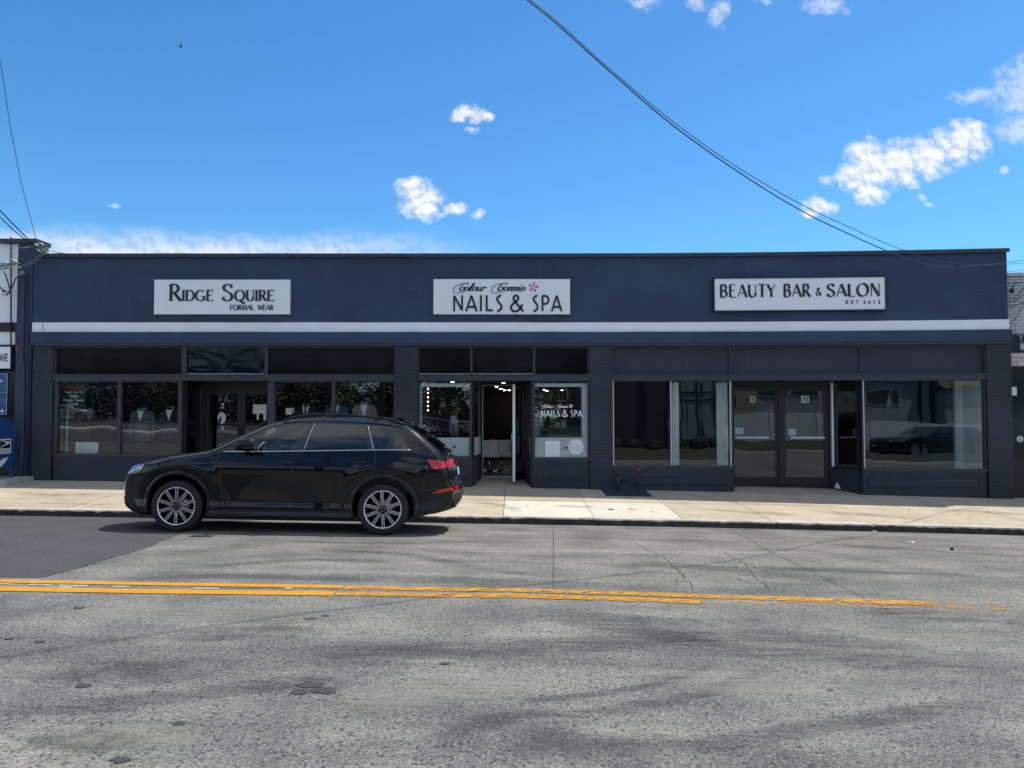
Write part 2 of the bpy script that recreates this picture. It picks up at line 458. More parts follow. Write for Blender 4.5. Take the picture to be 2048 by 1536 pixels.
# --- road
def asphalt(name, dark, light, worn=True):
    t = NT(name); t.bsdf(Roughness=.82, Specular_IOR_Level=.35)
    v = t.co('World')
    w1 = t.noise(v, 1.3, 3)
    # broad tracks along the traffic, slightly slewed, plus turning tracks
    tr = t.noise(t.co('World', (.16, 1.5, 1), (0, 0, R(-5))), 1.0, 5, .62, .6)
    tr2 = t.noise(t.co('World', (.28, 1.1, 1), (0, 0, R(14)), (7, 3, 0)), 1.1, 4, .6, .9)
    streak = t.noise(t.co('World', (1.2, 16, 1), (0, 0, R(-1))), 1.2, 6, .65)
    stones = t.vor(v, 118, 'Color'); sd = t.vor(v, 118, 'Distance')
    coarse = t.vor(v, 62, 'Color')
    sepc = t.n('ShaderNodeSeparateColor'); t.l(stones, sepc.inputs[0])
    sep2 = t.n('ShaderNodeSeparateColor'); t.l(coarse, sep2.inputs[0])
    base = t.mix(t.rng(w1, .3, .7), dark, light)
    if worn:
        base = t.mix(t.rng(tr, .47, .68, 0, .50), base, tuple(x*.40 for x in dark))
        base = t.mix(t.rng(tr2, .50, .72, 0, .40), base, tuple(x*.42 for x in dark))
        base = t.mix(t.rng(tr, .28, .47, .8, 0), base, (light[0]*1.2, light[1]*1.18, light[2]*1.1))
    base = t.mix(t.rng(streak, .5, .8, 0, .5 if worn else .12), base, tuple(x*(.5 if worn else .8) for x in dark))
    base = t.mix(t.rng(streak, .2, .42, .35 if worn else .1, 0), base, tuple(min(1, x*1.25) for x in light))
    # single stones: dark binder between, pale and sandy chips
    k = .95 if worn else .45
    f = t.rng(sepc.outputs[0], .0, 1, 1-.50*k, 1+.50*k, False)
    h = t.n('ShaderNodeHueSaturation'); t.l(base, h.inputs['Color']); t.l(f, h.inputs['Value'])
    c = h.outputs[0]
    c = t.mix(t.rng(sepc.outputs[1], .93, .96, 0, .40*k), c, (.46, .45, .41))
    c = t.mix(t.rng(sep2.outputs[2], .94, .97, 0, .3*k), c, (.36, .33, .27))
    c = t.mix(t.rng(sep2.outputs[1], .88, .93, 0, .7*k), c, (.022, .022, .024))
    # dark tar spots
    sp = t.noise(t.co('World', (.8, 1.7, 1)), 3.4, 3, .55)
    if worn: c = t.mix(t.rng(sp, .725, .745, 0, .75), c, (.04, .04, .043))
    t.l(c, t.b.inputs['Base Color'])
    hgt = t.math('ADD', t.math('MULTIPLY', sd, -.8), t.math('MULTIPLY', sep2.outputs[0], .5))
    t.bump(hgt, .6 if worn else .35, .005)
    M[name] = t.m
asphalt('asphalt_worn', (.118, .118, .116), (.205, .202, .193))
asphalt('asphalt_new', (.050, .053, .058), (.060, .063, .068), False)
asphalt('asphalt_lot', (.072, .073, .075), (.105, .105, .105), False)
# --- concrete slabs: shade differs slab by slab
def concrete(name, a, b, grime=.35):
    t = NT(name); t.bsdf(Roughness=.9, Specular_IOR_Level=.25)
    v = t.co('World'); oi = t.n('ShaderNodeObjectInfo')
    c = t.mix(t.rng(t.noise(v, 2.2, 6, .65), .3, .7), a, b)
    h = t.n('ShaderNodeHueSaturation'); t.l(c, h.inputs['Color']); t.l(t.rng(oi.outputs['Random'], 0, 1, .90, 1.08, False), h.inputs['Value']); c = h.outputs[0]
    c = t.mix(t.rng(t.noise(v, 9, 6, .7), .56, .74, 0, grime), c, tuple(x*.55 for x in a))
    c = t.mix(t.rng(t.noise(t.co('World', (1, 2.4, 1)), 16, 3, .5), .70, .74, 0, .6), c, tuple(x*.4 for x in a))
    c = t.mix(t.rng(t.noise(v, 260, 2), .6, .75, 0, .35), c, tuple(x*.6 for x in a))
    t.l(c, t.b.inputs['Base Color'])
    t.bump(t.math('ADD', t.noise(v, 180, 3), t.noise(v, 30, 4)), .4, .004); M[name] = t.m
concrete('slab_warm', (.37, .322, .245), (.46, .405, .32), .45)
concrete('slab_pale', (.49, .47, .40), (.56, .54, .465), .18)
concrete('kerb_stone', (.40, .375, .32), (.56, .53, .46), .7)
concrete('joint_dirt', (.10, .09, .075), (.15, .135, .11))
# --- yellow paint
def paint(name, col, lo, hi, cov):
    t = NT(name); b = t.bsdf(Roughness=.75, Specular_IOR_Level=.2)
    v = t.co('World')
    c = t.mix(t.rng(t.noise(v, 7, 5), .3, .7), tuple(x*.9 for x in col), col)
    c = t.mix(t.rng(t.vor(v, 105, 'Distance'), .45, .75, 0, .55), c, tuple(x*.45 for x in col)); t.l(c, b.inputs['Base Color'])
    n = t.math('ADD', t.noise(t.co('World', (1.5, 3.2, 1)), 5.0, 8, .78), t.math('MULTIPLY', t.noise(v, 55, 3), .25))
    t.l(t.rng(n, lo, hi), b.inputs['Alpha']); M[name] = t.m
paint('yellow_fresh', (.60, .285, .024), .34, .44, 1)
paint('yellow_worn', (.59, .285, .03), .51, .66, 1)
paint('yellow_faint', (.56, .28, .04), .60, .80, 1)
paint('white_worn', (.55, .55, .52), .58, .66, 1)
# --- car
t = NT('car_black'); t.bsdf(Base_Color=(.0018, .0021, .0032), Roughness=.3, Coat_Weight=1, Coat_Roughness=.008, Specular_IOR_Level=.08, Coat_IOR=1.46)
t.bump(t.noise(t.co('World'), 900, 2), .012, .001); M['car_black'] = t.m
plain('car_trim', (.006, .006, .007), .3, coat=.6)
plain('car_plastic', (.012, .012, .013), .6)
plain('rim_bright', (.80, .81, .83), .22, metal=.85, var=.03)
plain('rim_dark', (.02, .02, .022), .35, metal=.3)
plain('disc_steel', (.30, .29, .28), .35, metal=.8)
plain('tyre', (.014, .014, .015), .7, var=.2, vscale=40, bump=.3)
plain('seat_leather', (.30, .38, .40), .5)
plain('lamp_sky_blue', (.30, .42, .62), .06, metal=.85)  # headlight: blue of the reflected sky put into the base colour
plain('lamp_orange', (.75, .22, .06), .2, coat=1)
plain('plate_blue', (.35, .50, .70), .4)
t = NT('lamp_red'); t.bsdf(Base_Color=(.62, .012, .018), Roughness=.12, Coat_Weight=1, Coat_Roughness=.02)
t.bump(t.noise(t.co('World', (60, 60, 8)), 1, 1), .25, .01); M['lamp_red'] = t.m
def emit(name, col, s):
    t = NT(name); e = t.n('ShaderNodeEmission'); e.inputs[0].default_value = (*col, 1); e.inputs[1].default_value = s
    t.l(e.outputs[0], t.out.inputs[0]); M[name] = t.m
emit('lamp_warm', (1, .90, .72), 7.0)
emit('lamp_ceiling', (1, .93, .80), 34.0)

def smear(name, col, amt, streak):
    '''rubber or dust rubbed into the road: thins out to its edges and between the stones'''
    t = NT(name); b = t.bsdf(Base_Color=col, Roughness=.75, Specular_IOR_Level=.3)
    a = t.n('ShaderNodeAttribute'); a.attribute_name = 'cover'
    v = t.co('World')
    n = t.math('ADD', t.noise(t.co('World', streak), 3.0, 6, .65), t.math('MULTIPLY', t.vor(v, 118, 'Distance'), .25))
    f = t.math('MULTIPLY', t.rng(a.outputs['Fac'], 0, .9), t.rng(n, .44, .80, .12, 1))
    t.l(t.math('MULTIPLY', f, amt), b.inputs['Alpha']); M[name] = t.m
smear('rubber_smear', (.038, .039, .041), .38, (.6, 5.5, 1))
smear('dust_scuff', (.32, .315, .29), .42, (.4, 4.5, 1))
smear('damp_stain', (.045, .047, .052), .38, (1.2, 1.6, 1))
smear('slab_stain', (.16, .14, .11), .30, (1.5, 1.5, 1))
plain('tar', (.040, .041, .044), .8, var=.3, vscale=20)
# ------------------------------------------------------------------ ground, road, pavement
def frange(a, b, n): return [a+(b-a)*i/n for i in range(n+1)]
def sheet(name, xs, ys, zf, mat, parent=None, kind='structure'):
    o = obj(name, MB().grid(lambda u, v: (u, v, zf(u, v)), xs, ys, True, True if False else False), mat, parent)
    if kind and not parent: o['kind'] = kind
    return o
sheet('ground', frange(-600, 600, 60), frange(-600, 600, 60), lambda x, y: slope(x) - .75, M['grass'])
road = sheet('road', frange(-70, 60, 130), frange(-2.5, 7.3, 8) + frange(7.6, 13.5, 14), road_z, M['asphalt_worn'])
lot = sheet('parking_lot', frange(-90, 2, 30), frange(-60, -2.5, 12), lambda x, y: slope(x) + prof(-2.5) + .004, M['asphalt_lot'])
verge_z = lambda x, y: slope(x) + prof(-2.5) + .10 + .02*(-2.5-y)
sheet('grass_verge', frange(2, 75, 24), frange(-32, -2.7, 10), verge_z, M['grass'])
ok = obj('opposite_kerb', MB().slopebox(2, 75, -2.7, -2.5, lambda x, y: slope(x)-.4, lambda x, y: slope(x)+prof(-2.5)+.11, 30), M['kerb_pale']); ok['kind'] = 'structure'
# traffic island in the lot
isl = MB()
ip = [(-40,-17),(-31,-13),(-22,-14),(-18,-16),(-22,-17.5),(-31,-16.5),(-40,-19)]
zi = lambda x: slope(x)+prof(-2.5)+.14
n = len(ip)
isl.add([(x, y, zi(x)) for x, y in ip] + [(x, y, zi(x)-.3) for x, y in ip], [tuple(range(n))[::-1]] + [(i, (i+1) % n, n+(i+1) % n, n+i) for i in range(n)])
o = obj('traffic_island', isl, M['kerb_pale']); o['kind'] = 'structure'

def ground_poly(name, pts, zf, dz, mat, parent, step=.5):
    """sheet over a ground polygon: cdt with interior points"""
    P = []
    n = len(pts)
    for i in range(n):
        a = Vector(pts[i]); b = Vector(pts[(i+1) % n]); k = max(1, int((b-a).length/step))
        P += [a+(b-a)*j/k for j in range(k)]
    xs = [p.x for p in P]; ys = [p.y for p in P]
    edges = [(i, (i+1) % len(P)) for i in range(len(P))]
    def inside(q):
        c = False; j = len(P)-1
        for i in range(len(P)):
            if (P[i].y > q.y) != (P[j].y > q.y) and q.x < (P[j].x-P[i].x)*(q.y-P[i].y)/(P[j].y-P[i].y)+P[i].x: c = not c
            j = i
        return c
    V = list(P); x = min(xs)
    while x < max(xs):
        y = min(ys)
        while y < max(ys):
            q = Vector((x, y))
            if inside(q) and min((q-p).length for p in P) > step*.4: V.append(q)
            y += step
        x += step
    r = delaunay_2d_cdt(V, edges, [], 0, 1e-5)
    mb = MB(); fs = []
    for f in r[2]:
        c = sum((r[0][i] for i in f), Vector((0, 0)))/len(f)
        if inside(c): fs.append(tuple(f))
    mb.add([(p.x, p.y, zf(p.x, p.y)+dz) for p in r[0]], fs, True)
    # faces up
    for i, f in enumerate(mb.f):
        a, b, c = [mb.v[k] for k in f[:3]]
        if (b-a).cross(c-a).z < 0: mb.f[i] = f[::-1]
    return obj(name, mb, mat, parent)
# darker new asphalt on the left, its ragged edge running towards the viewer
edge = [on_ground(px, py) for px, py in [(420,1052),(372,1064),(352,1072),(318,1084),(306,1092),(262,1106),(236,1112),(196,1124),(170,1134),(120,1146),(84,1156)]]
p = [(e[0], e[1]) for e in edge]
p = [(p[0][0]+.3, 13.49)] + p + [(-9.5, p[-1][1]-.02), (-26, p[-1][1]-.05), (-26, 13.49)]
ground_poly('asphalt_patch', p, road_z, .004, M['asphalt_new'], road, .45)

def ground_strip(name, pts, width, mat, parent, dz, zf=road_z, seg=.3, wfun=None):
    """ribbon that lies on the road along pts (street coordinates)"""
    P = []
    for i in range(len(pts)-1):
        a, b = Vector(pts[i]), Vector(pts[i+1]); k = max(1, int((b-a).length/seg))
        P += [a+(b-a)*j/k for j in range(k)]
    P.append(Vector(pts[-1]))
    vs, fs = [], []
    for i, q in enumerate(P):
        d = (P[min(i+1, len(P)-1)]-P[max(i-1, 0)]).normalized(); nn = Vector((-d.y, d.x))
        w = width if not wfun else width*wfun(i/(len(P)-1))
        for s in (-1, 1):
            e = q+nn*s*w/2
            vs.append((e.x, e.y, zf(e.x, e.y)+dz))
    for i in range(len(P)-1): fs.append((2*i, 2*i+2, 2*i+3, 2*i+1)[::-1] if False else (2*i, 2*i+2, 2*i+3, 2*i+1))
    return obj(name, MB().add(vs, fs, True), mat, parent)
G = lambda l: [on_ground(px, py) for px, py in l]
A = G([(-300,1156.5),(0,1163),(300,1168.5),(686,1174.5)])
B = G([(-300,1172),(0,1178.5),(300,1183.5),(400,1184.5),(668,1188)])
ground_strip('yellow_line', [(-30, A[0][1])]+A, .135, M['yellow_fresh'], road, .006)
ground_strip('yellow_line', [(-30, B[0][1])]+B, .165, M['yellow_fresh'], road, .006)
A2 = G([(690,1175),(850,1178.5),(1024,1181),(1200,1186),(1400,1193),(1550,1197.5),(1700,1202.5),(1870,1208.5),(2048,1211.5),(2250,1217)])
B2 = G([(672,1188),(860,1191),(1024,1192.5),(1200,1197),(1400,1205),(1600,1207),(1760,1213),(1900,1217),(2048,1224),(2250,1232)])
ground_strip('yellow_line', A2[:8], .155, M['yellow_worn'], road, .006)
ground_strip('yellow_line', A2[7:]+[(30, A2[-1][1]-.1)], .14, M['yellow_faint'], road, .006)
ground_strip('yellow_line', B2[:2], .13, M['yellow_worn'], road, .0062)
ground_strip('yellow_line', B2[1:5], .15, M['yellow_worn'], road, .0062)
ground_strip('yellow_line', B2[4:]+[(30, B2[-1][1]-.1)], .15, M['yellow_faint'], road, .0062)
# pale scuffs of an older line between the two
for a, b in [((95,1174.5),(150,1175.5)),((120,1171.5),(175,1172.5)),((225,1174),(260,1174.5)),((385,1177),(440,1178)),((570,1177.5),(584,1178)),((0,1168.5),(26,1169)),((60,1170),(100,1171))]:
    ground_strip('paint_scuff', G([a, b]), .05, M['white_worn'], road, .0063, seg=.1)
# seams and cracks
def wig(pts, amp, seed):
    rnd = random.Random(seed); out = [Vector(pts[0])]
    for i in range(len(pts)-1):
        a, b = Vector(pts[i]), Vector(pts[i+1]); k = max(2, int((b-a).length/.12)); nn = Vector((-(b-a).y, (b-a).x)).normalized()
        for j in range(1, k+1): out.append(a+(b-a)*j/k + nn*rnd.uniform(-amp, amp))
    return [(q.x, q.y) for q in out]
for k, (pts, w, amp) in enumerate([
    ([(1107,1052),(1107,1178)], .014, .006), ([(1455,1058),(1540,1104),(1620,1142),(1735,1200)], .012, .004), ([(1735,1200),(1800,1232)], .010, .01),
    ([(1272,1086),(1330,1118),(1350,1138),(1392,1180)], .012, .035), ([(1448,1103),(1480,1122),(1510,1150),(1535,1180)], .012, .03), ([(1345,1130),(1365,1150),(1350,1170)], .010, .03),
    ([(1400,1100),(1448,1103)], .010, .03), ([(1480,1122),(1545,1148)], .010, .03), ([(1900,1150),(1960,1154),(2048,1158)], .012, .012), ([(1448,1150),(1500,1165)], .012, .03)]):
    ground_strip('crack', wig(G(pts), amp, k), w*.6, M['tar'], road, .005, seg=.05)
# tyre smears, scuffs and stains
def smear_strip(name, pts, width, mat, dz, parent=road, zf=road_z):
    c = [Vector(q) for q in pts]; Q = [c[0]]+c+[c[-1]]; P = []
    for i in range(1, len(Q)-2):
        p0, p1, p2, p3 = Q[i-1:i+3]; n = max(3, int((p2-p1).length/.15))
        for k in range(n):
            t = k/n; P.append(.5*((2*p1)+(p2-p0)*t+(2*p0-5*p1+4*p2-p3)*t*t+(3*p1-p0-3*p2+p3)*t**3))
    P.append(c[-1]); vs = []; cov = []; m = len(P)
    for i, q in enumerate(P):
        d = (P[min(i+1, m-1)]-P[max(i-1, 0)]).normalized(); nn = Vector((-d.y, d.x)); e = min(1, i/(m*.22), (m-1-i)/(m*.22))
        for s_, w in ((-1, 0), (-.6, .6), (0, 1), (.6, .6), (1, 0)):
            p = q+nn*s_*width/2; vs.append((p.x, p.y, zf(p.x, p.y)+dz)); cov.append(w*e)
    fs = [(i*5+k, (i+1)*5+k, (i+1)*5+k+1, i*5+k+1) for i in range(m-1) for k in range(4)]
    o = obj(name, MB().add(vs, fs, True), M[mat], parent)
    at_ = o.data.attributes.new('cover', 'FLOAT', 'POINT'); at_.data.foreach_set('value', cov)
    return o
for k, (pts, w, mat) in enumerate([
    ([(-60,1432),(150,1415),(330,1396),(520,1372),(700,1345)], .34, 'rubber_smear'), ([(60,1352),(200,1346),(340,1345),(520,1326)], .62, 'damp_stain'),
    ([(330,1282),(440,1268),(540,1262),(660,1272)], .46, 'damp_stain'), ([(470,1376),(540,1366),(640,1368),(700,1376)], .30, 'damp_stain'),
    ([(440,1345),(700,1312),(880,1298),(1024,1293),(1180,1288),(1350,1276),(1500,1272),(1700,1286),(1900,1310),(2100,1335)], .50, 'rubber_smear'),
    ([(980,1215),(1150,1240),(1290,1262),(1450,1298),(1600,1310),(1800,1325),(2100,1348)], .46, 'rubber_smear'),
    ([(1000,1424),(1060,1428),(1140,1431),(1280,1412),(1400,1387),(1500,1352),(1580,1322)], .19, 'rubber_smear'), ([(1000,1404),(1100,1398),(1240,1382),(1340,1360),(1440,1326)], .12, 'rubber_smear'),
    ([(1200,1462),(1330,1482),(1420,1490),(1600,1462),(1800,1430),(2060,1392)], .26, 'rubber_smear'), ([(980,1492),(1120,1484),(1220,1500),(1330,1540)], .5, 'damp_stain'),
    ([(1700,1222),(1850,1230),(2000,1240),(2150,1256)], .5, 'rubber_smear'), ([(1080,1222),(1250,1236),(1400,1246),(1560,1240)], .34, 'damp_stain'),
    ([(600,1100),(800,1108),(950,1135),(1100,1152),(1200,1158)], .34, 'rubber_smear'), ([(480,1078),(640,1084),(800,1086),(1000,1082)], .26, 'rubber_smear'),
    ([(1500,1138),(1640,1140),(1800,1146),(1960,1150)], .26, 'rubber_smear'), ([(1230,1124),(1400,1134),(1560,1152),(1720,1158)], .5, 'rubber_smear'), ([(1640,1088),(1800,1098),(1950,1108),(2100,1114)], .22, 'rubber_smear'),
    ([(320,1140),(480,1128),(640,1120),(820,1128)], .34, 'rubber_smear'), ([(250,1158),(420,1152),(600,1156),(760,1162)], .3, 'rubber_smear'),
    ([(420,1082),(560,1074),(760,1072),(980,1074)], .42, 'dust_scuff'), ([(300,1120),(420,1112),(560,1104),(700,1110)], .55, 'dust_scuff'), ([(200,1142),(330,1134),(460,1138)], .3, 'dust_scuff'), ([(700,1132),(860,1128),(1000,1140),(1100,1138)], .3, 'dust_scuff'),
    ([(60,1230),(240,1222),(480,1226),(760,1230)], .6, 'dust_scuff'), ([(1300,1360),(1460,1366),(1640,1376),(1820,1372)], .5, 'dust_scuff'), ([(640,1400),(800,1392),(960,1376),(1100,1352)], .5, 'dust_scuff'), ([(1700,1262),(1860,1270),(2060,1284)], .28, 'dust_scuff'),
    ([(100,1490),(280,1470),(430,1480)], .4, 'dust_scuff'), ([(860,1500),(980,1440),(1040,1450)], .3, 'damp_stain'), ([(40,1476),(160,1480),(300,1500)], .34, 'damp_stain')]):
    smear_strip('tyre_mark' if mat == 'rubber_smear' else 'road_stain', G(pts), w, mat, .0012+.00008*k)
# small tar blots
rb_ = random.Random(17)
for (px, py, r) in [(158,1216,.045),(78,1284,.04),(18,1278,.035),(360,1448,.04),(620,1238,.055),(650,1232,.04),(620,1370,.09),(650,1382,.08),(600,1385,.07),(168,1372,.055),(890,1328,.04),(240,1520,.05),(1660,1380,.022)]:
    x, y = on_ground(px, py); n = 11; P = [(x+r*rb_.uniform(.6, 1.2)*math.cos(2*math.pi*k/n), y+r*.75*rb_.uniform(.55, 1.2)*math.sin(2*math.pi*k/n)) for k in range(n)]
    obj('tar_spot', MB().add([(a, b, road_z(a, b)+.0042) for a, b in P]+[(x, y, road_z(x, y)+.0046)], [(k, (k+1) % n, n) for k in range(n)]), M['tar'], road)
# kerb: dressed stones, their worn arris rounded
rnd = random.Random(3)
kerb = tag(thing('kerb', None, None, (0, KERB, 0)), kind='structure')
kx = [-24, -17.5, -12.2, -9.3, -6.6, -3.7, -.9, 1.5, 3.05, 4.6, 6.25, 8.9, 11.6, 15, 19, 24]
for a, b in zip(kx[:-1], kx[1:]):
    n = max(3, int((b-a)/.09)); mb = MB(); vs = []
    dx, dz = rnd.uniform(-.008, .008), rnd.uniform(-.004, .004)
    for i in range(n+1):
        x = a+.004 + (b-a-.008)*i/n; jz = rnd.uniform(-.006, .004); jy = rnd.uniform(-.007, .007); z = slope(x)-.128+dz
        r = .016 + rnd.uniform(-.006, .014)*(rnd.random() < .6)
        vs += [(x, KERB+dx+jy, slope(x)-.42), (x, KERB+dx+jy*.5, z-r-.01+jz), (x, KERB+dx+r*.35, z-r*.3+jz*.5), (x, KERB+dx+r, z+jz*.3), (x, KTOP-.004, z), (x, KTOP-.004, z-.2)]
    fs = [(i*6+k, (i+1)*6+k, (i+1)*6+k+1, i*6+k+1) for i in range(n) for k in range(1, 5)]
    mb.add(vs, fs, False); ks = obj('kerb_stone', mb, M['kerb_stone'], kerb)
    # separate darker strip over the front of the stone, chipped along its top
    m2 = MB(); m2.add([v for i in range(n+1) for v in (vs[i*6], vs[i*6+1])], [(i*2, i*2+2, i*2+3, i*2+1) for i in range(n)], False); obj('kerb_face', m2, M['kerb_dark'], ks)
# pavement: concrete slabs with open joints over a dirt bed
walk = sheet('pavement', frange(-30, 30, 60), frange(KTOP-.02, WALL+1.6, 4), lambda x, y: walk_z(x, y)-.022, M['joint_dirt'])
sx = [-30, -24, -18, -14.2, -11.0, -9.45, -7.9, -6.35, -4.8, -3.25, -1.7, -.15, 1.45, 3.0, 4.55, 6.1, 7.65, 9.2, 10.75, 12.3, 15.5, 19, 24, 30]
rows = [KTOP, 15.45, WALL+.25]
def slab(x0, x1, y0, y1, mat):
    g = .006; mb = MB(); n = max(2, int((x1-x0)/.4)); t = rnd.uniform(-.003, .003)
    xs = frange(x0+g, x1-g, n); ys = frange(y0+g, y1-g, 4)
    mb.grid(lambda u, v: (u, v, walk_z(u, v)+t), xs, ys, True)
    for (ya, fl) in ((y0+g, False), (y1-g, True)):
        mb.grid(lambda u, v: (u, ya, walk_z(u, ya)+t-v), xs, [.05, 0], False, flip=fl)
    for (xa, fl) in ((x0+g, True), (x1-g, False)):
        mb.grid(lambda u, v: (xa, u, walk_z(xa, u)+t-v), ys, [.05, 0], False, flip=fl)
    return obj('slab', mb, mat, walk)
for a, b in zip(sx[:-1], sx[1:]):
    for r0, r1 in zip(rows[:-1], rows[1:]):
        pale = -.2 < a < 2.9 and r0 < 15
        slab(a, b, r0, r1, M['slab_pale' if pale else 'slab_warm'])

GW = lambda l: [on_ground(px, py, walk_z, 15) for px, py in l]
for k, (pts, w) in enumerate([([(20,985),(110,990),(220,987)], .5), ([(930,1004),(1000,1010),(1040,1026)], .35), ([(1380,1016),(1480,1024),(1600,1030)], .4), ([(1640,1024),(1740,1030),(1880,1040)], .5), ([(1880,1020),(1960,1024),(2060,1030)], .5), ([(1440,1004),(1560,1010),(1700,1014)], .3), ([(60,1006),(160,1008),(250,1010)], .2), ([(1100,1010),(1150,1014),(1200,1012)], .3)]):
    smear_strip('pavement_stain', GW(pts), w, 'slab_stain', .0052+.0001*k, walk, walk_z)
for k, (pts, w, amp) in enumerate([([(1340,1006),(1420,1008),(1500,1009)], .010, .006), ([(1800,1032),(1850,1042),(1870,1052)], .009, .01), ([(1930,1007),(2060,1020)], .014, .006), ([(120,977),(180,978)], .012, .004)]):
    ground_strip('crack', wig(GW(pts), amp, 40+k), w, M['joint_dirt'], walk, .0062, zf=walk_z, seg=.05)
for k in range(60):
    x, y = rb_.uniform(-9.5, 9.5), rb_.uniform(KTOP+.1, WALL-.2); r = rb_.uniform(.012, .028); n = 7
    obj('gum_spot', MB().add([(x+r*rb_.uniform(.7, 1.2)*math.cos(2*math.pi*q/n), y+r*rb_.uniform(.7, 1.2)*math.sin(2*math.pi*q/n), walk_z(x, y)+.0064) for q in range(n)], [tuple(range(n))]), M['joint_dirt'], walk)
# ------------------------------------------------------------------ the shop building
XL, XR = wx(62), wx(2019)
PX0, PX1 = wx(62), wx(2027)
Z_COP1, Z_COP0 = wz_(507.5), wz_(514)
Z_S1, Z_S0 = wz_(645), wz_(664)
Z_L1, Z_L0 = wz_(664.5), wz_(689)
Z_T1, Z_T0 = wz_(695.5), wz_(748)
Z_HEAD = wz_(761)
shop = thing('shop_building', 'long low navy painted brick shop building with a white band and three glazed storefronts', 'building', ((XL+XR)/2, WALL, 0))
def base(x, y=WALL): return walk_z(x, y) - .12
bx = lambda name, a, mat, parent=shop, **k: obj(name, MB().box(*a, **k), M[mat], parent)
# upper wall core, side and back walls, roof
bx('wall', (XL, XR, WALL, WALL+.30, Z_L0, Z_COP0), 'navy_brick')
bx('wall', (XL, XL+.3, WALL+.31, WALL+11, -.6, Z_COP0-.05), 'navy_brick')
bx('wall', (XR-.3, XR, WALL+.31, WALL+11, -.9, Z_COP0-.05), 'navy_brick')
bx('wall', (XL, XR, WALL+11.01, WALL+11.3, -.9, Z_COP0-.05), 'navy_brick')
bx('roof', (XL+.3, XR-.3, WALL+.31, WALL+11, Z_COP0-.75, Z_COP0-.55), 'roof_grey')
cp = MB()
cp.box(XL-.02, XR+.03, WALL-.05, WALL+.36, Z_COP0+.005, Z_COP1); cp.box(XL-.02, XR+.03, WALL-.065, WALL-.052, Z_COP0-.012, Z_COP1-.004)
obj('coping', cp, M['navy_frame'], shop)
# lapped joints of the metal coping
for k in range(10):
    x = XL+1.1+2.3*k
    if x < XR-.3: bx('coping_joint', (x, x+.05, WALL-.054, WALL-.0505, Z_COP0+.006, Z_COP1+.003), 'navy_panel')
# painted white band, a hair proud of the bricks, and the fascia below it
wb = MB(); n = 46
for i in range(n+1):
    x = XL+.012 + (wx(2020)-XL-.012)*i/n; j0, j1 = random.uniform(-.004, .004), random.uniform(-.003, .003)
    wb.v += [Vector((x, WALL-.022, Z_S0+j0)), Vector((x, WALL-.022, Z_S1+j1)), Vector((x, WALL-.002, Z_S1+j1)), Vector((x, WALL-.002, Z_S0+j0))]
for i in range(n):
    for k in range(4): wb.f.append([i*4+k, (i+1)*4+k, (i+1)*4+(k+1) % 4, i*4+(k+1) % 4]); wb.sm.append(False)
wb.f += [[0, 1, 2, 3], [n*4+3, n*4+2, n*4+1, n*4]]; wb.sm += [False, False]
obj('painted_band', wb, M['white_paint'], shop)
mb = MB().tube([(wx(85), WALL-.024, Z_S1-.003), (wx(84.2), WALL-.024, Z_S1-.06), (wx(84.8), WALL-.024, Z_S1-.12), (wx(85.4), WALL-.024, Z_S0+.003)], .004, 5)
obj('hairline_crack', mb, M['soot'], shop)
bx('lintel', (XL+.002, wx(2023), WALL-.055, WALL+.28, Z_L0+.035, Z_S0-.004), 'navy_brick')
bx('lintel_lip', (XL+.004, wx(2021), WALL-.035, WALL+.25, Z_L0-.03, Z_L0+.034), 'navy_frame')

def bricks(name, areas, mat, parent, y=WALL, bl=.2, bh=.066, gap=.009, proud=.007, kind='stuff'):
    """running bond of single bricks, all in one mesh"""
    mb = MB(); r = random.Random(11)
    for (x0, x1, z0f, z1) in areas:
        z = z1; k = 0
        zmin = min(z0f(x0), z0f(x1)) if callable(z0f) else z0f
        while z - bh > zmin:
            x = x0 - (bl+gap)/2*(k % 2); row = []
            while x < x1:
                a, b = max(x, x0), min(x+bl, x1)
                zz = z-bh
                if b-a > .02 and (not callable(z0f) or zz > z0f((a+b)/2)-.02):
                    p = proud + r.uniform(-.0035, .0025); c = .004
                    vs = [(a, y, zz), (b, y, zz), (b, y, z), (a, y, z), (a+c, y-p, zz+c), (b-c, y-p+r.uniform(-.0012, .0012), zz+c), (b-c, y-p, z-c), (a+c, y-p, z-c)]
                    mb.add(vs, [(4, 5, 6, 7), (0, 1, 5, 4), (1, 2, 6, 5), (2, 3, 7, 6), (3, 0, 4, 7)])
                x += bl+gap
            z -= bh+gap; k += 1
    o = obj(name, mb, M[mat], parent)
    if kind: o['kind'] = kind
    return o
bricks('brick_courses', [(XL+.01, XR-.01, Z_S1+.02, Z_COP0-.02)], 'navy_brick', shop, proud=.0045, gap=.007)

# --- piers
P = [(64, 104), (790, 835), (1180, 1223), (1975, 2024)]
areas = []
for a, b in P:
    xa, xb = wx(a, 800), wx(b, 800)
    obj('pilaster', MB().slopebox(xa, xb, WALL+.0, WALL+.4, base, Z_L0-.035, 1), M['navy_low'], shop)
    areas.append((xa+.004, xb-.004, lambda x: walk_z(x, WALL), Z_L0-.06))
bricks('brick_courses', areas, 'navy_low', shop, proud=.006)

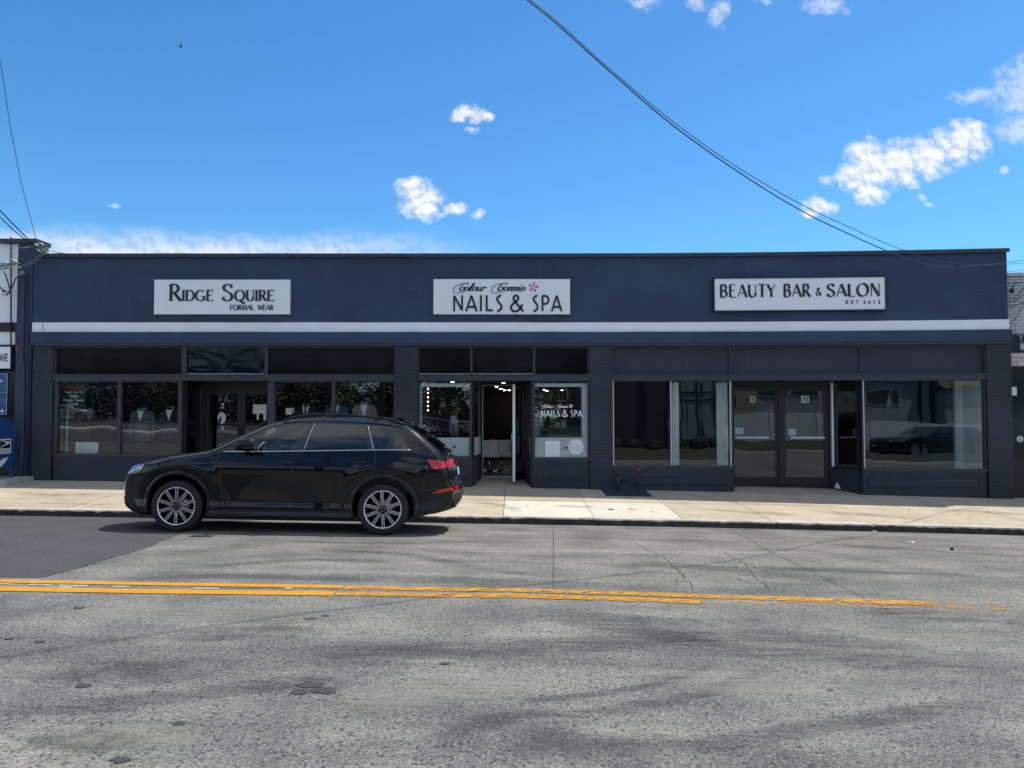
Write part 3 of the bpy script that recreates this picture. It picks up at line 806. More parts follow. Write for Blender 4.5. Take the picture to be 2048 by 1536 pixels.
# --- storefront pieces
YF, YG = WALL+.045, WALL+.10            # face of the wooden frames, plane of the glass
def frame_bar(px0, px1, z0, z1, y0=YF, y1=WALL+.16, mat='navy_frame', name='mullion', parent=shop):
    return bx(name, (wx(px0), wx(px1), y0, y1, z0, z1), mat, parent)
def transom_light(px0, px1, mat, name='transom_pane', tilt=.0):
    x0, x1 = wx(px0, 720), wx(px1, 720)
    return obj(name, MB().box(x0, x1, YG-.004, YG+.012, Z_T0, Z_T1), M[mat], shop)
def transom_frame(px0, px1, posts, zsill):
    """frame of the transom row: head, sill, posts as one joinery piece"""
    x0, x1 = wx(px0, 720), wx(px1, 720); mb = MB()
    mb.box(x0, x1, YF, WALL+.2, Z_T1+.001, Z_L0-.034); mb.box(x0, x1, YF-.03, WALL+.2, Z_HEAD, Z_T0-.001)
    for a, b in posts: mb.box(wx(a, 720), wx(b, 720), YF+.004, WALL+.15, Z_T0, Z_T1)
    mb.box(x0, x1, YF-.045, YF-.031, Z_T0-.035, Z_T0-.012)
    return obj('transom_frame', mb, M['navy_frame'], shop)
transom_frame(104.5, 789.5, [(104.5, 110), (361, 371), (528, 535), (788, 789.5)], None)
for a, b, m in [(110, 361, 'film_glass'), (371, 528, 'film_wrinkled'), (535, 788, 'film_glass')]: transom_light(a, b, m)
for a, b in [(371, 528), (838, 1068)]:
    bx('sill_edge', (wx(a), wx(b), YG-.022, YG-.006, Z_T0+.001, Z_T0+.014), 'bright_edge')
transom_frame(835.5, 1179.5, [(835.5, 838.5), (940, 945), (1066, 1071), (1176, 1179.5)], None)
for a, b in [(838.5, 940), (945, 1066), (1071, 1176)]: transom_light(a, b, 'film_glass')
transom_frame(1223.5, 1974.5, [(1223.5, 1226), (1460, 1462.5), (1722, 1724.5), (1970, 1974.5)], None)
for a, b in [(1226, 1460), (1462.5, 1722), (1724.5, 1970)]: transom_light(a, b, 'navy_panel', 'transom_panel')

def pane(x0, x1, z0, z1, y, mat, parent, tilt=0, name='pane'):
    """8 mm sheet of glass; tilt leans its top back (degrees), as old shop glass does"""
    d = math.tan(R(tilt))*(z1-z0); t = .008
    mb = MB(); n = 4
    for i in range(n+1):
        x = x0+(x1-x0)*i/n
        mb.v += [Vector(p) for p in ((x, y, z0), (x, y+t, z0), (x, y+t+d, z1), (x, y+d, z1))]
    for i in range(n):
        for k in range(4): mb.f.append([i*4+k, i*4+(k+1) % 4, (i+1)*4+(k+1) % 4, (i+1)*4+k]); mb.sm.append(False)
    mb.f += [[0, 3, 2, 1], [n*4, n*4+1, n*4+2, n*4+3]]; mb.sm += [False, False]
    return obj(name, mb, M[mat], parent)
def window(px0, px1, panes, py_sill, tilts, mat='shop_glass', fw=.03, frame='navy_frame', edges=()):
    """display window: frame thing-part with its panes as sub-parts"""
    x0, x1 = wx(px0, 850), wx(px1, 850); z1 = Z_HEAD-.001; z0 = on_wall((px0+px1)/2, py_sill)[1]
    mb = MB(); y0, y1 = YF+.006, WALL+.15
    mb.box(x0, x1, y0, y1, z1-fw, z1); mb.box(x0, x1, y0-.03, y1, z0-.055, z0)
    xs = [x0] + [wx(q, 850) for p in panes for q in p] + [x1]
    for i in range(0, len(xs), 2):
        if xs[i+1]-xs[i] > .004: mb.box(xs[i], xs[i+1], y0, y1-.002, z0, z1-fw)
    f = obj('display_window', mb, M[frame], shop)
    for (a, b), tl in zip(panes, tilts): pane(wx(a, 850)-.01, wx(b, 850)+.01, z0-.01, z1-fw+.005, YG, mat, f, tl)
    for e in edges: bx('metal_edge', (wx(e-1.1, 850), wx(e+1.1, 850), y0-.006, y0+.02, z0+.005, z1-fw), 'bright_edge', f)
    return f, x0, x1, z0
def bulkhead(px0, px1, z1, y=WALL+.03, panel=None, brick=True, py=950):
    x0, x1 = wx(px0, py), wx(px1, py)
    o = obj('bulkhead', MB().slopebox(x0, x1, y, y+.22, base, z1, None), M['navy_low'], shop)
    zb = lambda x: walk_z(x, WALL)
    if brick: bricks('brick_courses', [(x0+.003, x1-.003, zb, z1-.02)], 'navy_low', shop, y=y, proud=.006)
    if panel:
        a, b, pz1, pz0 = panel
        xa, xb = wx(a, py), wx(b, py); mb = MB(); w = .035
        z_1 = on_wall((a+b)/2, pz1)[1]; z_0 = on_wall((a+b)/2, pz0)[1]
        mb.box(xa, xb, y-.034, y-.008, z_1-w, z_1); mb.box(xa, xb, y-.034, y-.008, z_0, z_0+w)
        mb.box(xa, xa+w, y-.0335, y-.008, z_0+w, z_1-w); mb.box(xb-w, xb, y-.0335, y-.008, z_0+w, z_1-w)
        mb.box(xa+w, xb-w, y-.014, y-.008, z_0+w, z_1-w)
        obj('panel', mb, M['navy_panel'], o)
    return o
# shop one
w1, a, b, z0 = window(104.5, 361, [(112, 231), (239, 353)], 908, [-.15, -.08]); bulkhead(104.5, 361, z0-.056)
w2, a, b, z0 = window(534, 789.5, [(547, 662), (668.5, 786)], 908, [-.05, .1]); bulkhead(534, 789.5, z0-.056)
# shop two
w3, a, b, z03 = window(835.5, 943, [(838.5, 939)], 913, [.2], fw=.02); bulkhead(835.5, 943, z03-.056, panel=(845, 935, 930, 955))
w4, a, b, z04 = window(1065, 1179.5, [(1070, 1176)], 915, [.2], fw=.02); bulkhead(1065, 1179.5, z04-.056, panel=(1076, 1170, 930, 955))
# shop three
w5, a, b, z05 = window(1223.5, 1467, [(1228, 1341), (1345, 1463)], 932, [.8, .75], fw=.015, edges=(1227.5, 1343, 1462.5)); bulkhead(1223.5, 1467, z05-.056, panel=(1262, 1455, 950, 968))
w6, a, b, z06 = window(1727, 1974.5, [(1730.5, 1972)], 937.5, [.5], fw=.015, edges=(1730,)); bulkhead(1727, 1974.5, z06-.056, panel=(1738, 1962, 951, 973))

# --- recessed entries
def entry_floor(pxl, pxr, dl, dr, depth, rise):
    """sloping slab from the pavement up to the doors"""
    x0, x1 = wx(pxl, 970), wx(pxr, 970); x2, x3 = x0+dl, x1-dr
    fn = lambda x, y: walk_z(x, WALL) + .004 + rise*(y-WALL)/depth
    mb = MB().grid(lambda u, v: (x0+dl*v + ((x1-dr*v)-(x0+dl*v))*u, WALL-.02+(depth+.3)*v, fn(x0+(x1-x0)*u, WALL+depth*v)), frange(0, 1, 8), frange(0, 1, 6), True)
    return obj('entry_floor', mb, M['slab_warm'], shop)
def return_wall(x0, y0, x1, y1, ztop, zsill, frost=None, rise=.1, edge=False, solid=False):
    """splayed side of an entry: bulkhead below, framed glass above"""
    d = Vector((x1-x0, y1-y0, 0)); L = d.length; d.normalize(); nn = Vector((-d.y, d.x, 0))*.035
    def slabbox(mb, s0, s1, za, zb, th=1.0):
        p = [Vector((x0, y0, 0))+d*s0+nn*th, Vector((x0, y0, 0))+d*s0-nn*th, Vector((x0, y0, 0))+d*s1-nn*th, Vector((x0, y0, 0))+d*s1+nn*th]
        mb.add([q+Vector((0, 0, za)) for q in p]+[q+Vector((0, 0, zb)) for q in p], [(0, 1, 2, 3), (7, 6, 5, 4), (0, 4, 5, 1), (1, 5, 6, 2), (2, 6, 7, 3), (3, 7, 4, 0)])
    zb = walk_z(x0, WALL)-.1
    mb = MB(); slabbox(mb, 0, L, zb, zsill-.05); bw = obj('bulkhead', mb, M['navy_low'], shop)
    fr = MB(); slabbox(fr, 0, .04, zsill-.05, ztop, .9); slabbox(fr, L-.05, L, zsill-.05, ztop, .9); slabbox(fr, .04, L-.05, zsill-.05, zsill, .9); slabbox(fr, .04, L-.05, ztop-.05, ztop, .9)
    f = obj('side_window', fr, M['dark_frame'], shop)
    gl = MB(); slabbox(gl, .035, L-.045, zsill-.005, ztop-.045, .1); obj('pane', gl, M['door_glass'], f)
    if frost:
        g2 = MB(); slabbox(g2, .04, L-.05, zsill, frost, .16); obj('frosted_film', g2, M['frosted_film'], f)
    return f
def door(x0, x1, y, z0, z1, name='door', stile=.085, bottom=.22, top=.10, bar=None, parent=shop, mat='dark_frame'):
    mb = MB(); t = .045
    mb.box(x0, x0+stile, y, y+t, z0, z1, 1); mb.box(x1-stile, x1, y, y+t, z0, z1, 1)
    mb.box(x0+stile, x1-stile, y+.001, y+t-.001, z0, z0+bottom, 1); mb.box(x0+stile, x1-stile, y+.001, y+t-.001, z1-top, z1, 1)
    d = obj(name, mb, M[mat], parent)
    pane(x0+stile-.01, x1-stile+.01, z0+bottom-.01, z1-top+.01, y+.018, 'door_glass', d, 0, 'glass')
    return d
ZD = Z_HEAD-.05
# entry one: ridge doors
D1 = WALL+1.05; xe0, xe1 = wx(361, 900), wx(534, 900)
entry_floor(361, 534, .28, .0, 1.05, .10)
xb0, xb1 = wx(405, 850, D1), wx(545, 850, D1)
z01 = walk_z(xe0, WALL)+.11
return_wall(xe0+.02, WALL+.16, xb0-.02, D1, Z_HEAD-.01, .78)
return_wall(xe1-.03, WALL+.16, xb1+.03, D1, Z_HEAD-.01, .78)
mb = MB(); mb.box(xb0-.02, xb0+.06, D1-.03, D1+.1, z01-.1, Z_HEAD-.002, 1); mb.box(xb0+.06, xb1, D1-.03, D1+.1, Z_HEAD-.18, Z_HEAD-.002)
mb.box(xb1, xb1+.08, D1-.03, D1+.1, z01-.1, Z_HEAD-.002, 1); obj('door_frame', mb, M['dark_frame'], shop)
xm = wx(482.5, 850, D1)
dA = door(xb0+.065, xm-.004, D1, z01, Z_HEAD-.185); dB = door(xm+.004, xb1-.005, D1, z01, Z_HEAD-.185)
for d_, xx in ((dA, xm-.05), (dB, xm+.05)):
    obj('handle', MB().tube([(xx, D1-.004, 1.05), (xx, D1-.05, 1.08), (xx, D1-.05, 1.36), (xx, D1-.004, 1.39)], .012, 8), M['dark_frame'], d_)
# entry two: salon door, its leaf standing open
D2 = WALL+1.2
entry_floor(943, 1065, .24, .24, 1.2, .145)
xs0, xs1 = wx(943, 940), wx(1065, 940); xd0, xd1 = wx(965, 900, D2), wx(1050, 900, D2)
z02 = walk_z((xs0+xs1)/2, WALL)+.15
return_wall(xs0+.02, WALL+.16, xd0-.04, D2, Z_HEAD-.01, z03, frost=on_wall(900, 876)[1])
return_wall(xs1-.02, WALL+.16, xd1+.10, D2, Z_HEAD-.01, z03, frost=on_wall(900, 876)[1])
mb = MB(); zt = Z_HEAD-.012
mb.box(xd0-.05, xd0, D2-.02, D2+.1, z02-.15, zt, 1); mb.box(xd1, xd1+.12, D2-.02, D2+.1, z02-.15, zt, 1); mb.box(xd0, xd1, D2-.018, D2+.1, zt-.05, zt, 1)
fr2 = obj('door_frame', mb, M['dark_frame'], shop)
mb = MB(); mb.box(xd0, xd0+.014, D2-.03, D2-.0, z02, zt-.05, 1); mb.box(xd0+.014, xd1, D2-.03, D2, zt-.064, zt-.05, 1); mb.box(xd0+.014, xd1, D2-.03, D2+.1, z02-.01, z02+.012, 1)
mb.box(xd1-.012, xd1, D2-.03, D2, z02, zt-.064, 1)
obj('metal_edge', mb, M['bright_edge'], fr2)
# open leaf: hinged on the right jamb, swung out towards the street
hx, hy = xd1-.02, D2-.04; ex, ey = wx(1028, 900, D2-.92), D2-.92
d = Vector((ex-hx, ey-hy, 0)); Ld = d.length; d.normalize(); nn = Vector((-d.y, d.x, 0))*.022
def leafbox(mb, s0, s1, za, zb, th=1.0):
    o_ = Vector((hx, hy, 0)); p = [o_+d*s0+nn*th, o_+d*s0-nn*th, o_+d*s1-nn*th, o_+d*s1+nn*th]
    mb.add([q+Vector((0, 0, za)) for q in p]+[q+Vector((0, 0, zb)) for q in p], [(0, 1, 2, 3), (7, 6, 5, 4), (0, 4, 5, 1), (1, 5, 6, 2), (2, 6, 7, 3), (3, 7, 4, 0)])
zl0, zl1 = z02-.03, zt-.06
mb = MB(); leafbox(mb, 0, .09, zl0, zl1); leafbox(mb, Ld-.09, Ld, zl0, zl1); leafbox(mb, .09, Ld-.09, zl0, zl0+.2); leafbox(mb, .09, Ld-.09, zl1-.1, zl1)
dS = obj('door', mb, M['dark_frame'], shop); dS['label'] = 'open door leaf with bright metal edge'
mb = MB(); leafbox(mb, .085, Ld-.085, zl0+.19, zl1-.09, .15); obj('glass', mb, M['door_glass'], dS)
mb = MB(); leafbox(mb, Ld+.001, Ld+.012, zl0, zl1, 1.25); obj('metal_edge', mb, M['white_paint'], dS)
pe = Vector((hx, hy, 0))+d*(Ld-.06)
obj('handle', MB().tube([pe+nn*-.5+Vector((0, 0, 1.12)), pe-nn*4+Vector((0, 0, 1.12))], .022, 8).tube([pe-nn*3+Vector((0, 0, 1.02)), pe-nn*3+Vector((0, 0, 1.22))], .014, 8), M['chrome'], dS)
# entry three: doors 8 and 10
D3 = WALL+1.0
entry_floor(1467, 1727, .0, .30, 1.0, .05)
xt0, xt1 = wx(1467, 950), wx(1727, 950); xq0, xq1 = wx(1460, 900, D3), wx(1662, 900, D3)
z03d = walk_z(xt0+.8, WALL)+.05
return_wall(xt0+.02, WALL+.16, xq0-.02, D3, Z_HEAD-.01, z05)
return_wall(xt1-.02, WALL+.16, xq1+.05, D3, Z_HEAD-.01, z06)
pe3 = MB().box(xq1-.005, xq1+.035, D3-.09, D3-.03, z06-.03, Z_HEAD-.02, 1); obj('metal_edge', pe3, M['white_paint'], shop)
mb = MB(); zt3 = Z_HEAD-.005
xa0, xa1, xb0_, xb1_ = wx(1463, 850, D3), wx(1556, 850, D3), wx(1562, 850, D3), wx(1657, 850, D3)
mb.box(xq0-.03, xa0, D3-.03, D3+.12, z03d-.1, zt3, 1); mb.box(xa1, xb0_, D3-.03, D3+.12, z03d-.1, zt3, 1); mb.box(xb1_, xq1+.08, D3-.03, D3+.12, z03d-.1, zt3, 1)
mb.box(xa0, xa1, D3-.028, D3+.12, zt3-.10, zt3, 1); mb.box(xb0_, xb1_, D3-.028, D3+.12, zt3-.10, zt3, 1)
obj('door_frame', mb, M['dark_frame'], shop)
d8 = door(xa0+.004, xa1-.004, D3, z03d, zt3-.104, stile=.06); d10 = door(xb0_+.004, xb1_-.004, D3, z03d, zt3-.104, stile=.10)
for dd, p0, p1 in ((d8, 1470, 1537), (d10, 1579, 1648)):
    zb = 1.70 - (874.5-824.4)*D3/FPX
    mb = MB().box(wx(p0, 874, D3), wx(p1, 874, D3), D3-.05, D3-.01, zb-.022, zb+.022, 1); obj('push_bar', mb, M['bright_edge'], dd)
# ceilings of the entries
for (x0, x1, y1) in ((xe0, xe1, D1), (xs0, xs1, D2), (xt0, xt1, D3)):
    bx('entry_ceiling', (x0, x1, WALL+.17, y1+.2, Z_HEAD, Z_HEAD+.08), 'navy_frame')

# --- rooms behind the glass
YB = WALL+7.0
xp1, xp2 = wx(812), wx(1200)
ZC = 2.95
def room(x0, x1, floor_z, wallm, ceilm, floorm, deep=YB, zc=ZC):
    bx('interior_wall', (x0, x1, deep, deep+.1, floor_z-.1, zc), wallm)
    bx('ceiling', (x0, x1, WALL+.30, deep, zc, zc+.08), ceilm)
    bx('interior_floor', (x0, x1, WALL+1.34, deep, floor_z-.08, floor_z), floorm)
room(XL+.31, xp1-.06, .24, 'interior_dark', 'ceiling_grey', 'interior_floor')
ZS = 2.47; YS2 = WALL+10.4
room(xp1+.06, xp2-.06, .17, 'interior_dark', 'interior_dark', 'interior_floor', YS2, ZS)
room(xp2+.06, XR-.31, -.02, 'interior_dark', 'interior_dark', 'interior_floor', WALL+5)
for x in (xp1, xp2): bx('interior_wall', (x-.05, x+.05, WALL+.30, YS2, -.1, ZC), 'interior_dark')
# display floors and low backs of the windows
bx('window_shelf', (wx(106), wx(360), WALL+.17, WALL+1.0, .70, .76), 'interior_dark'); bx('window_shelf', (wx(535), wx(788), WALL+.17, WALL+1.0, .70, .76), 'interior_dark')
for a, b, z in ((837, 935, .5), (1072, 1178, .5), (1226, 1452, .35), (1736, 1973, .3)): bx('window_shelf', (wx(a), wx(b), WALL+.26, WALL+1.33, z-.06, z), 'interior_dark')
# pale panel at the left end of the first window, brown board beside it
bx('side_panel', (wx(113), wx(136.5, 850, WALL+.5), WALL+.42, WALL+.50, .76, 2.40), 'wall_white')
bx('back_board', (wx(137, 850, WALL+.9), wx(182, 850, WALL+.9), WALL+.85, WALL+.9, .76, 1.75), 'interior_brown')
# white drop bulkheads at the head of the salon windows
for a, b in ((836, 942), (1067, 1178)): bx('valance', (wx(a), wx(b), WALL+.2, WALL+.26, wz_(773), Z_HEAD-.055), 'white_paint')
# salon: side post of the right window and window linings
bx('window_lining', (wx(1166), wx(1178), WALL+.2, WALL+.55, .72, 2.36), 'white_paint')
bx('window_lining', (wx(837), wx(839.5), WALL+.2, WALL+.5, .72, 2.36), 'white_paint')
# white partition at the right end of the last window, and the pale reveal lines
bx('partition', (wx(1912, 850, WALL+.9), wx(1972, 850, WALL+.9), WALL+.9, WALL+1.0, .0, 2.6), 'wall_white')
bx('partition', (wx(1972), wx(1974), WALL+.2, WALL+1.0, .0, 2.6), 'wall_white')
bx('window_blind', (wx(1440), wx(1462), WALL+.30, WALL+.34, z05, Z_HEAD-.04), 'wall_white')
bx('window_blind', (wx(1347), wx(1363), WALL+.30, WALL+.34, z05, Z_HEAD-.04), 'wall_white')
# lit downlights in the salon ceiling
for i, (px, py) in enumerate([(983, 770), (993, 774), (1001.5, 778), (1009, 781), (1018, 784.5), (1007, 766), (905, 764), (1107, 763), (845, 777), (866, 780), (1124, 784), (1140, 784), (1158, 777), (1162, 781), (1089, 800), (1094, 804)]):
    r_ = ray(px, py); t_ = (ZS-.012-CAM_Z)/r_.z; y_ = r_.y*t_; x_ = r_.x*t_
    if y_ > YS2-.3: y_ = YS2-.3-.5*(i % 3); x_ = r_.x*y_/r_.y
    if y_ < WALL+.4: continue
    zz = ZS-.012
    obj('downlight', MB().lathe([(0, 0), (.032, 0), (.040, .004), (.040, .011)], (x_, y_, zz), n=14, smooth=False), M['lamp_ceiling'], shop, curve=False)
# frosted bands low on the salon windows
zf = on_wall(900, 875.5)[1]
for w, a, b, zz in ((w3, 839, 938.5, z03), (w4, 1070.5, 1175.5, z04)):
    bx('frosted_film', (wx(a, 890), wx(b, 890), YG+.012, YG+.014, zz+.002, zf), 'frosted_film', w)
# ------------------------------------------------------------------ drawn lettering
def arc(cx, cy, rx, ry, a0, a1, n=12): return [(cx+rx*math.cos(R(a0+(a1-a0)*i/n)), cy+ry*math.sin(R(a0+(a1-a0)*i/n))) for i in range(n+1)]
def cat(pts, n=7):
    P = [pts[0]]+list(pts)+[pts[-1]]; out = []
    for i in range(1, len(P)-2):
        p0, p1, p2, p3 = [Vector(q) for q in P[i-1:i+3]]
        for k in range(n):
            t = k/n
            q = .5*((2*p1)+(p2-p0)*t+(2*p0-5*p1+4*p2-p3)*t*t+(3*p1-p0-3*p2+p3)*t**3); out.append((q.x, q.y))
    out.append(tuple(pts[-1])); return out
S_ = cat([(.57,.80),(.47,.95),(.30,1.0),(.14,.93),(.09,.78),(.17,.63),(.34,.53),(.50,.42),(.58,.25),(.50,.07),(.32,0),(.14,.05),(.05,.22)])
AMP = cat([(.84,.0),(.62,.24),(.34,.58),(.22,.80),(.32,.97),(.47,.96),(.52,.80),(.40,.62),(.16,.44),(.06,.22),(.18,.03),(.42,.0),(.64,.16),(.78,.44)])
CAPS = {   # strokes: k thick, n thin, c pen-contrast; last entry is the advance
 'A': [('n',[(0,0),(.38,1)]),('k',[(.38,1),(.76,0)]),('n',[(.14,.34),(.63,.34)]),.76],
 'B': [('k',[(.1,0),(.1,1)]),('c',[(.1,1),(.3,1)]+arc(.3,.765,.22,.235,90,-90)+[(.1,.53)]),('c',[(.3,.53)]+arc(.32,.265,.26,.265,90,-90)+[(.1,0)]),.66],
 'D': [('k',[(.1,0),(.1,1)]),('c',[(.1,1),(.3,1)]+arc(.3,.5,.46,.5,90,-90,18)+[(.1,0)]),.82],
 'E': [('k',[(.1,0),(.1,1)]),('n',[(.1,1),(.56,1)]),('n',[(.1,.53),(.48,.53)]),('n',[(.1,0),(.58,0)]),.62],
 'F': [('k',[(.1,0),(.1,1)]),('n',[(.1,1),(.56,1)]),('n',[(.1,.53),(.48,.53)]),.58],
 'G': [('c',arc(.46,.5,.42,.5,48,325,22)),('k',[(.80,.08),(.80,.42)]),('n',[(.56,.42),(.92,.42)]),.92],
 'I': [('k',[(.1,0),(.1,1)]),.22],
 'L': [('k',[(.1,0),(.1,1)]),('n',[(.1,0),(.56,0)]),.58],
 'M': [('n',[(.08,0),(.13,1)]),('k',[(.13,1),(.46,.06)]),('n',[(.46,.06),(.79,1)]),('k',[(.80,1),(.86,0)]),.95],
 'N': [('n',[(.1,0),(.1,1)]),('k',[(.1,1),(.70,0)]),('n',[(.70,0),(.70,1)]),.80],
 'O': [('c',arc(.46,.5,.42,.5,90,450,28)),.92],
 'P': [('k',[(.1,0),(.1,1)]),('c',[(.1,1),(.28,1)]+arc(.28,.735,.27,.265,90,-90)+[(.1,.47)]),.60],
 'Q': [('c',arc(.46,.5,.42,.5,90,450,28)),('k',[(.48,.10),(.70,-.16),(.92,-.24)]),.94],
 'R': [('k',[(.1,0),(.1,1)]),('c',[(.1,1),(.28,1)]+arc(.28,.75,.25,.25,90,-90)+[(.1,.50)]),('k',[(.28,.50),(.68,0)]),.68],
 'S': [('c',S_),.64],
 'T': [('n',[(0,1),(.66,1)]),('k',[(.33,0),(.33,1)]),.66],
 'U': [('k',[(.1,1),(.1,.34)]),('c',arc(.38,.34,.28,.34,180,360,14)),('n',[(.66,.34),(.66,1)]),.76],
 'W': [('k',[(0,1),(.26,0)]),('n',[(.26,0),(.50,.96)]),('k',[(.50,.96),(.76,0)]),('n',[(.76,0),(1.0,1)]),1.0],
 'Y': [('k',[(0,1),(.33,.46)]),('n',[(.66,1),(.33,.46)]),('k',[(.33,.46),(.33,0)]),.66],
 '&': [('c',AMP),.88], ' ': [.36],
 '2': [('c',cat([(.08,.76),(.14,.93),(.30,1),(.47,.92),(.50,.74),(.40,.52),(.20,.26),(.06,.02)])),('k',[(.06,.03),(.54,.03)]),.6],
 '0': [('c',arc(.3,.5,.24,.5,90,450,24)),.6], '1': [('k',[(.3,0),(.3,1)]),('n',[(.14,.86),(.3,1)]),.5],
}
DECO = dict(CAPS)
DECO.update({'A': [('n',[(0,0),(.36,.98)]),('k',[(.36,.98),(.72,0)]),('n',[(.14,.27),(.58,.27)]),.74],
 'N': [('n',[(.08,0),(.08,.96)]),('k',[(.08,.96),(.62,.06)]),('n',[(.62,.06),(.62,1)]),.72],
 'S': [('c',cat([(.36,1),(.24,.94),(.12,.84),(.10,.72),(.20,.58),(.34,.42),(.40,.26),(.34,.12),(.20,.03),(.10,0)])),.48],
 'L': [('k',[(.1,0),(.1,1)]),('n',[(.1,.06),(.52,.06)]),.54],
 'P': [('k',[(.1,0),(.1,1)]),('c',[(.1,.96),(.28,.96)]+arc(.28,.71,.27,.25,90,-90)+[(.1,.46)]),.60]})
SCR = {   # sloping script, x-height .5
 'C': [('c',cat([(.95,.86),(1.02,.98),(.86,1.04),(.62,.94),(.48,.66),(.40,.34),(.46,.08),(.62,.02),(.78,.12),(.88,.34),(.84,.5),(.72,.46),(.70,.34)])),('n',cat([(.74,.92),(.40,.96),(.06,.78),(-.16,.42),(-.18,.02),(.06,-.26),(.36,-.28),(.66,-.10),(.86,-.12),(.92,-.34)])),.92],
 'o': [('c',arc(.2,.25,.17,.25,80,440,20)),('n',cat([(.30,.44),(.42,.40),(.5,.46)])),.44],
 'l': [('c',cat([(-.02,.06),(.14,.34),(.28,.78),(.28,1.0),(.18,.92),(.08,.44),(.08,.08),(.18,.0),(.3,.1)])),.30],
 'u': [('c',cat([(.02,.44),(.08,.5),(.06,.1),(.16,0),(.32,.2)])),('c',cat([(.36,.5),(.34,.1),(.42,0),(.52,.12)])),.50],
 'r': [('c',cat([(.0,.42),(.08,.5),(.12,.30),(.08,.0)])),('c',cat([(.1,.26),(.24,.5),(.36,.46),(.36,.4)])),.38],
 'n': [('c',cat([(.0,.42),(.08,.5),(.10,.3),(.06,.0)])),('c',cat([(.08,.22),(.24,.5),(.34,.44),(.30,.1),(.38,0),(.48,.12)])),.46],
 'i': [('c',cat([(.02,.40),(.1,.5),(.08,.1),(.16,0),(.26,.12)])),('k',[(.15,.70),(.16,.76)]),.24],
 'e': [('c',cat([(.05,.22),(.22,.30),(.32,.42),(.22,.5),(.08,.38),(.05,.16),(.14,.0),(.30,.04),(.46,.26)])),.42], ' ': [.34]}
def letter_strokes(text, font, thick, thin, nib, slant, track, serif, small=None):
    """list of (points, widths) in units of cap height, and the total advance"""
    x = 0; out = []
    for ch in text:
        sc = 1.0
        if small and ch.islower(): sc = small; ch = ch.upper()
        g = font[ch]
        for kind, pts in g[:-1]:
            P = [Vector((x+(p[0]+slant*p[1])*sc, p[1]*sc)) for p in pts]
            wd = []
            for i in range(len(P)):
                d = P[min(i+1, len(P)-1)]-P[max(i-1, 0)]; a = math.atan2(d.y, d.x)
                w = thick if kind == 'k' else thin if kind == 'n' else thin+(thick-thin)*abs(math.sin(a-nib))**1.3
                wd.append(w*(sc**.6))
            out.append((P, wd))
            if serif and kind in 'kn' and len(pts) == 2:
                for (p, q) in (pts, pts[::-1]):
                    if p[1] in (0, 1) and abs(p[1]-q[1]) > .4 and not (ch == 'A' and p[1] == 1) and not (ch in 'WN' and p[1] == 0 and p[0] > .2):
                        z = p[1]; s_ = .028 if z == 0 else -.028
                        c = Vector((x+p[0]*sc, (z+s_)*sc)); h = (.13 if kind == 'k' else .10)*sc
                        out.append(([c-Vector((h, 0)), c+Vector((h, 0))], [.05*sc**.6]*2))
                if ch in 'EFTL' and kind == 'n' and pts[0][1] in (0, 1) and pts[0][1] == pts[1][1]:
                    for e in ([pts[1]] if ch != 'T' else pts):
                        dz = -.15 if e[1] == 1 else .15
                        out.append(([Vector((x+e[0]*sc, e[1]*sc)), Vector((x+(e[0]+.01)*sc, (e[1]+dz)*sc))], [.06*sc, .03*sc]))
        x += (g[-1]+track)*sc
    return out, x-track
def letter_mesh(text, font, x0, x1, z0, z1, y, depth=.012, thick=.16, thin=.06, nib=0, slant=0, track=.1, serif=False, small=None):
    st, adv = letter_strokes(text, font, thick, thin, nib, slant, track, serif, small)
    lo = min(p.x-w/2 for P, W_ in st for p, w in zip(P, W_)); hi = max(p.x+w/2 for P, W_ in st for p, w in zip(P, W_))
    sx, sz = (x1-x0)/(hi-lo), (z1-z0); mb = MB()
    for k, (P, wd) in enumerate(st):
        n = len(P); L_, R_ = [], []
        for i in range(n):
            d = (P[min(i+1, n-1)]-P[max(i-1, 0)])
            if d.length < 1e-6: d = Vector((1, 0))
            d.normalize(); nn = Vector((-d.y, d.x))*wd[i]/2
            L_.append(P[i]+nn); R_.append(P[i]-nn)
        yy = y - .0004*(k % 7)
        f = lambda p, yv: (x0+(p.x-lo)*sx, yv, z0+p.y*sz)
        vs = [f(p, yy-depth) for p in L_]+[f(p, yy-depth) for p in R_]+[f(p, y) for p in L_]+[f(p, y) for p in R_]
        fs = []
        for i in range(n-1):
            fs += [(i, n+i, n+i+1, i+1), (i, i+1, 2*n+i+1, 2*n+i), (n+i+1, n+i, 3*n+i, 3*n+i+1)]
        fs += [(0, 2*n, 3*n, n), (n-1, 2*n-1, 4*n-1, 3*n-1)]
        mb.add(vs, fs)
    return mb
def plain_text(body, x0, x1, z0, z1, y, depth=.003, bold=0.0, shear=0):
    """Blender's own sans letters fitted into a box on a wall plane"""
    cu = bpy.data.curves.new('lettering', 'FONT'); cu.body = body; cu.extrude = .02; cu.offset = bold; cu.shear = shear
    o = bpy.data.objects.new('lettering', cu); COL.objects.link(o)
    dg = bpy.context.evaluated_depsgraph_get(); me = bpy.data.meshes.new_from_object(o.evaluated_get(dg))
    bpy.data.objects.remove(o); bpy.data.curves.remove(cu)
    lo = [min(v.co[i] for v in me.vertices) for i in range(3)]; hi = [max(v.co[i] for v in me.vertices) for i in range(3)]
    mb = MB()
    mb.add([(x0+(v.co.x-lo[0])/(hi[0]-lo[0])*(x1-x0), y-(v.co.z-lo[2])/(hi[2]-lo[2])*depth, z0+(v.co.y-lo[1])/(hi[1]-lo[1])*(z1-z0)) for v in me.vertices], [tuple(p.vertices) for p in me.polygons])
    bpy.data.meshes.remove(me)
    return mb
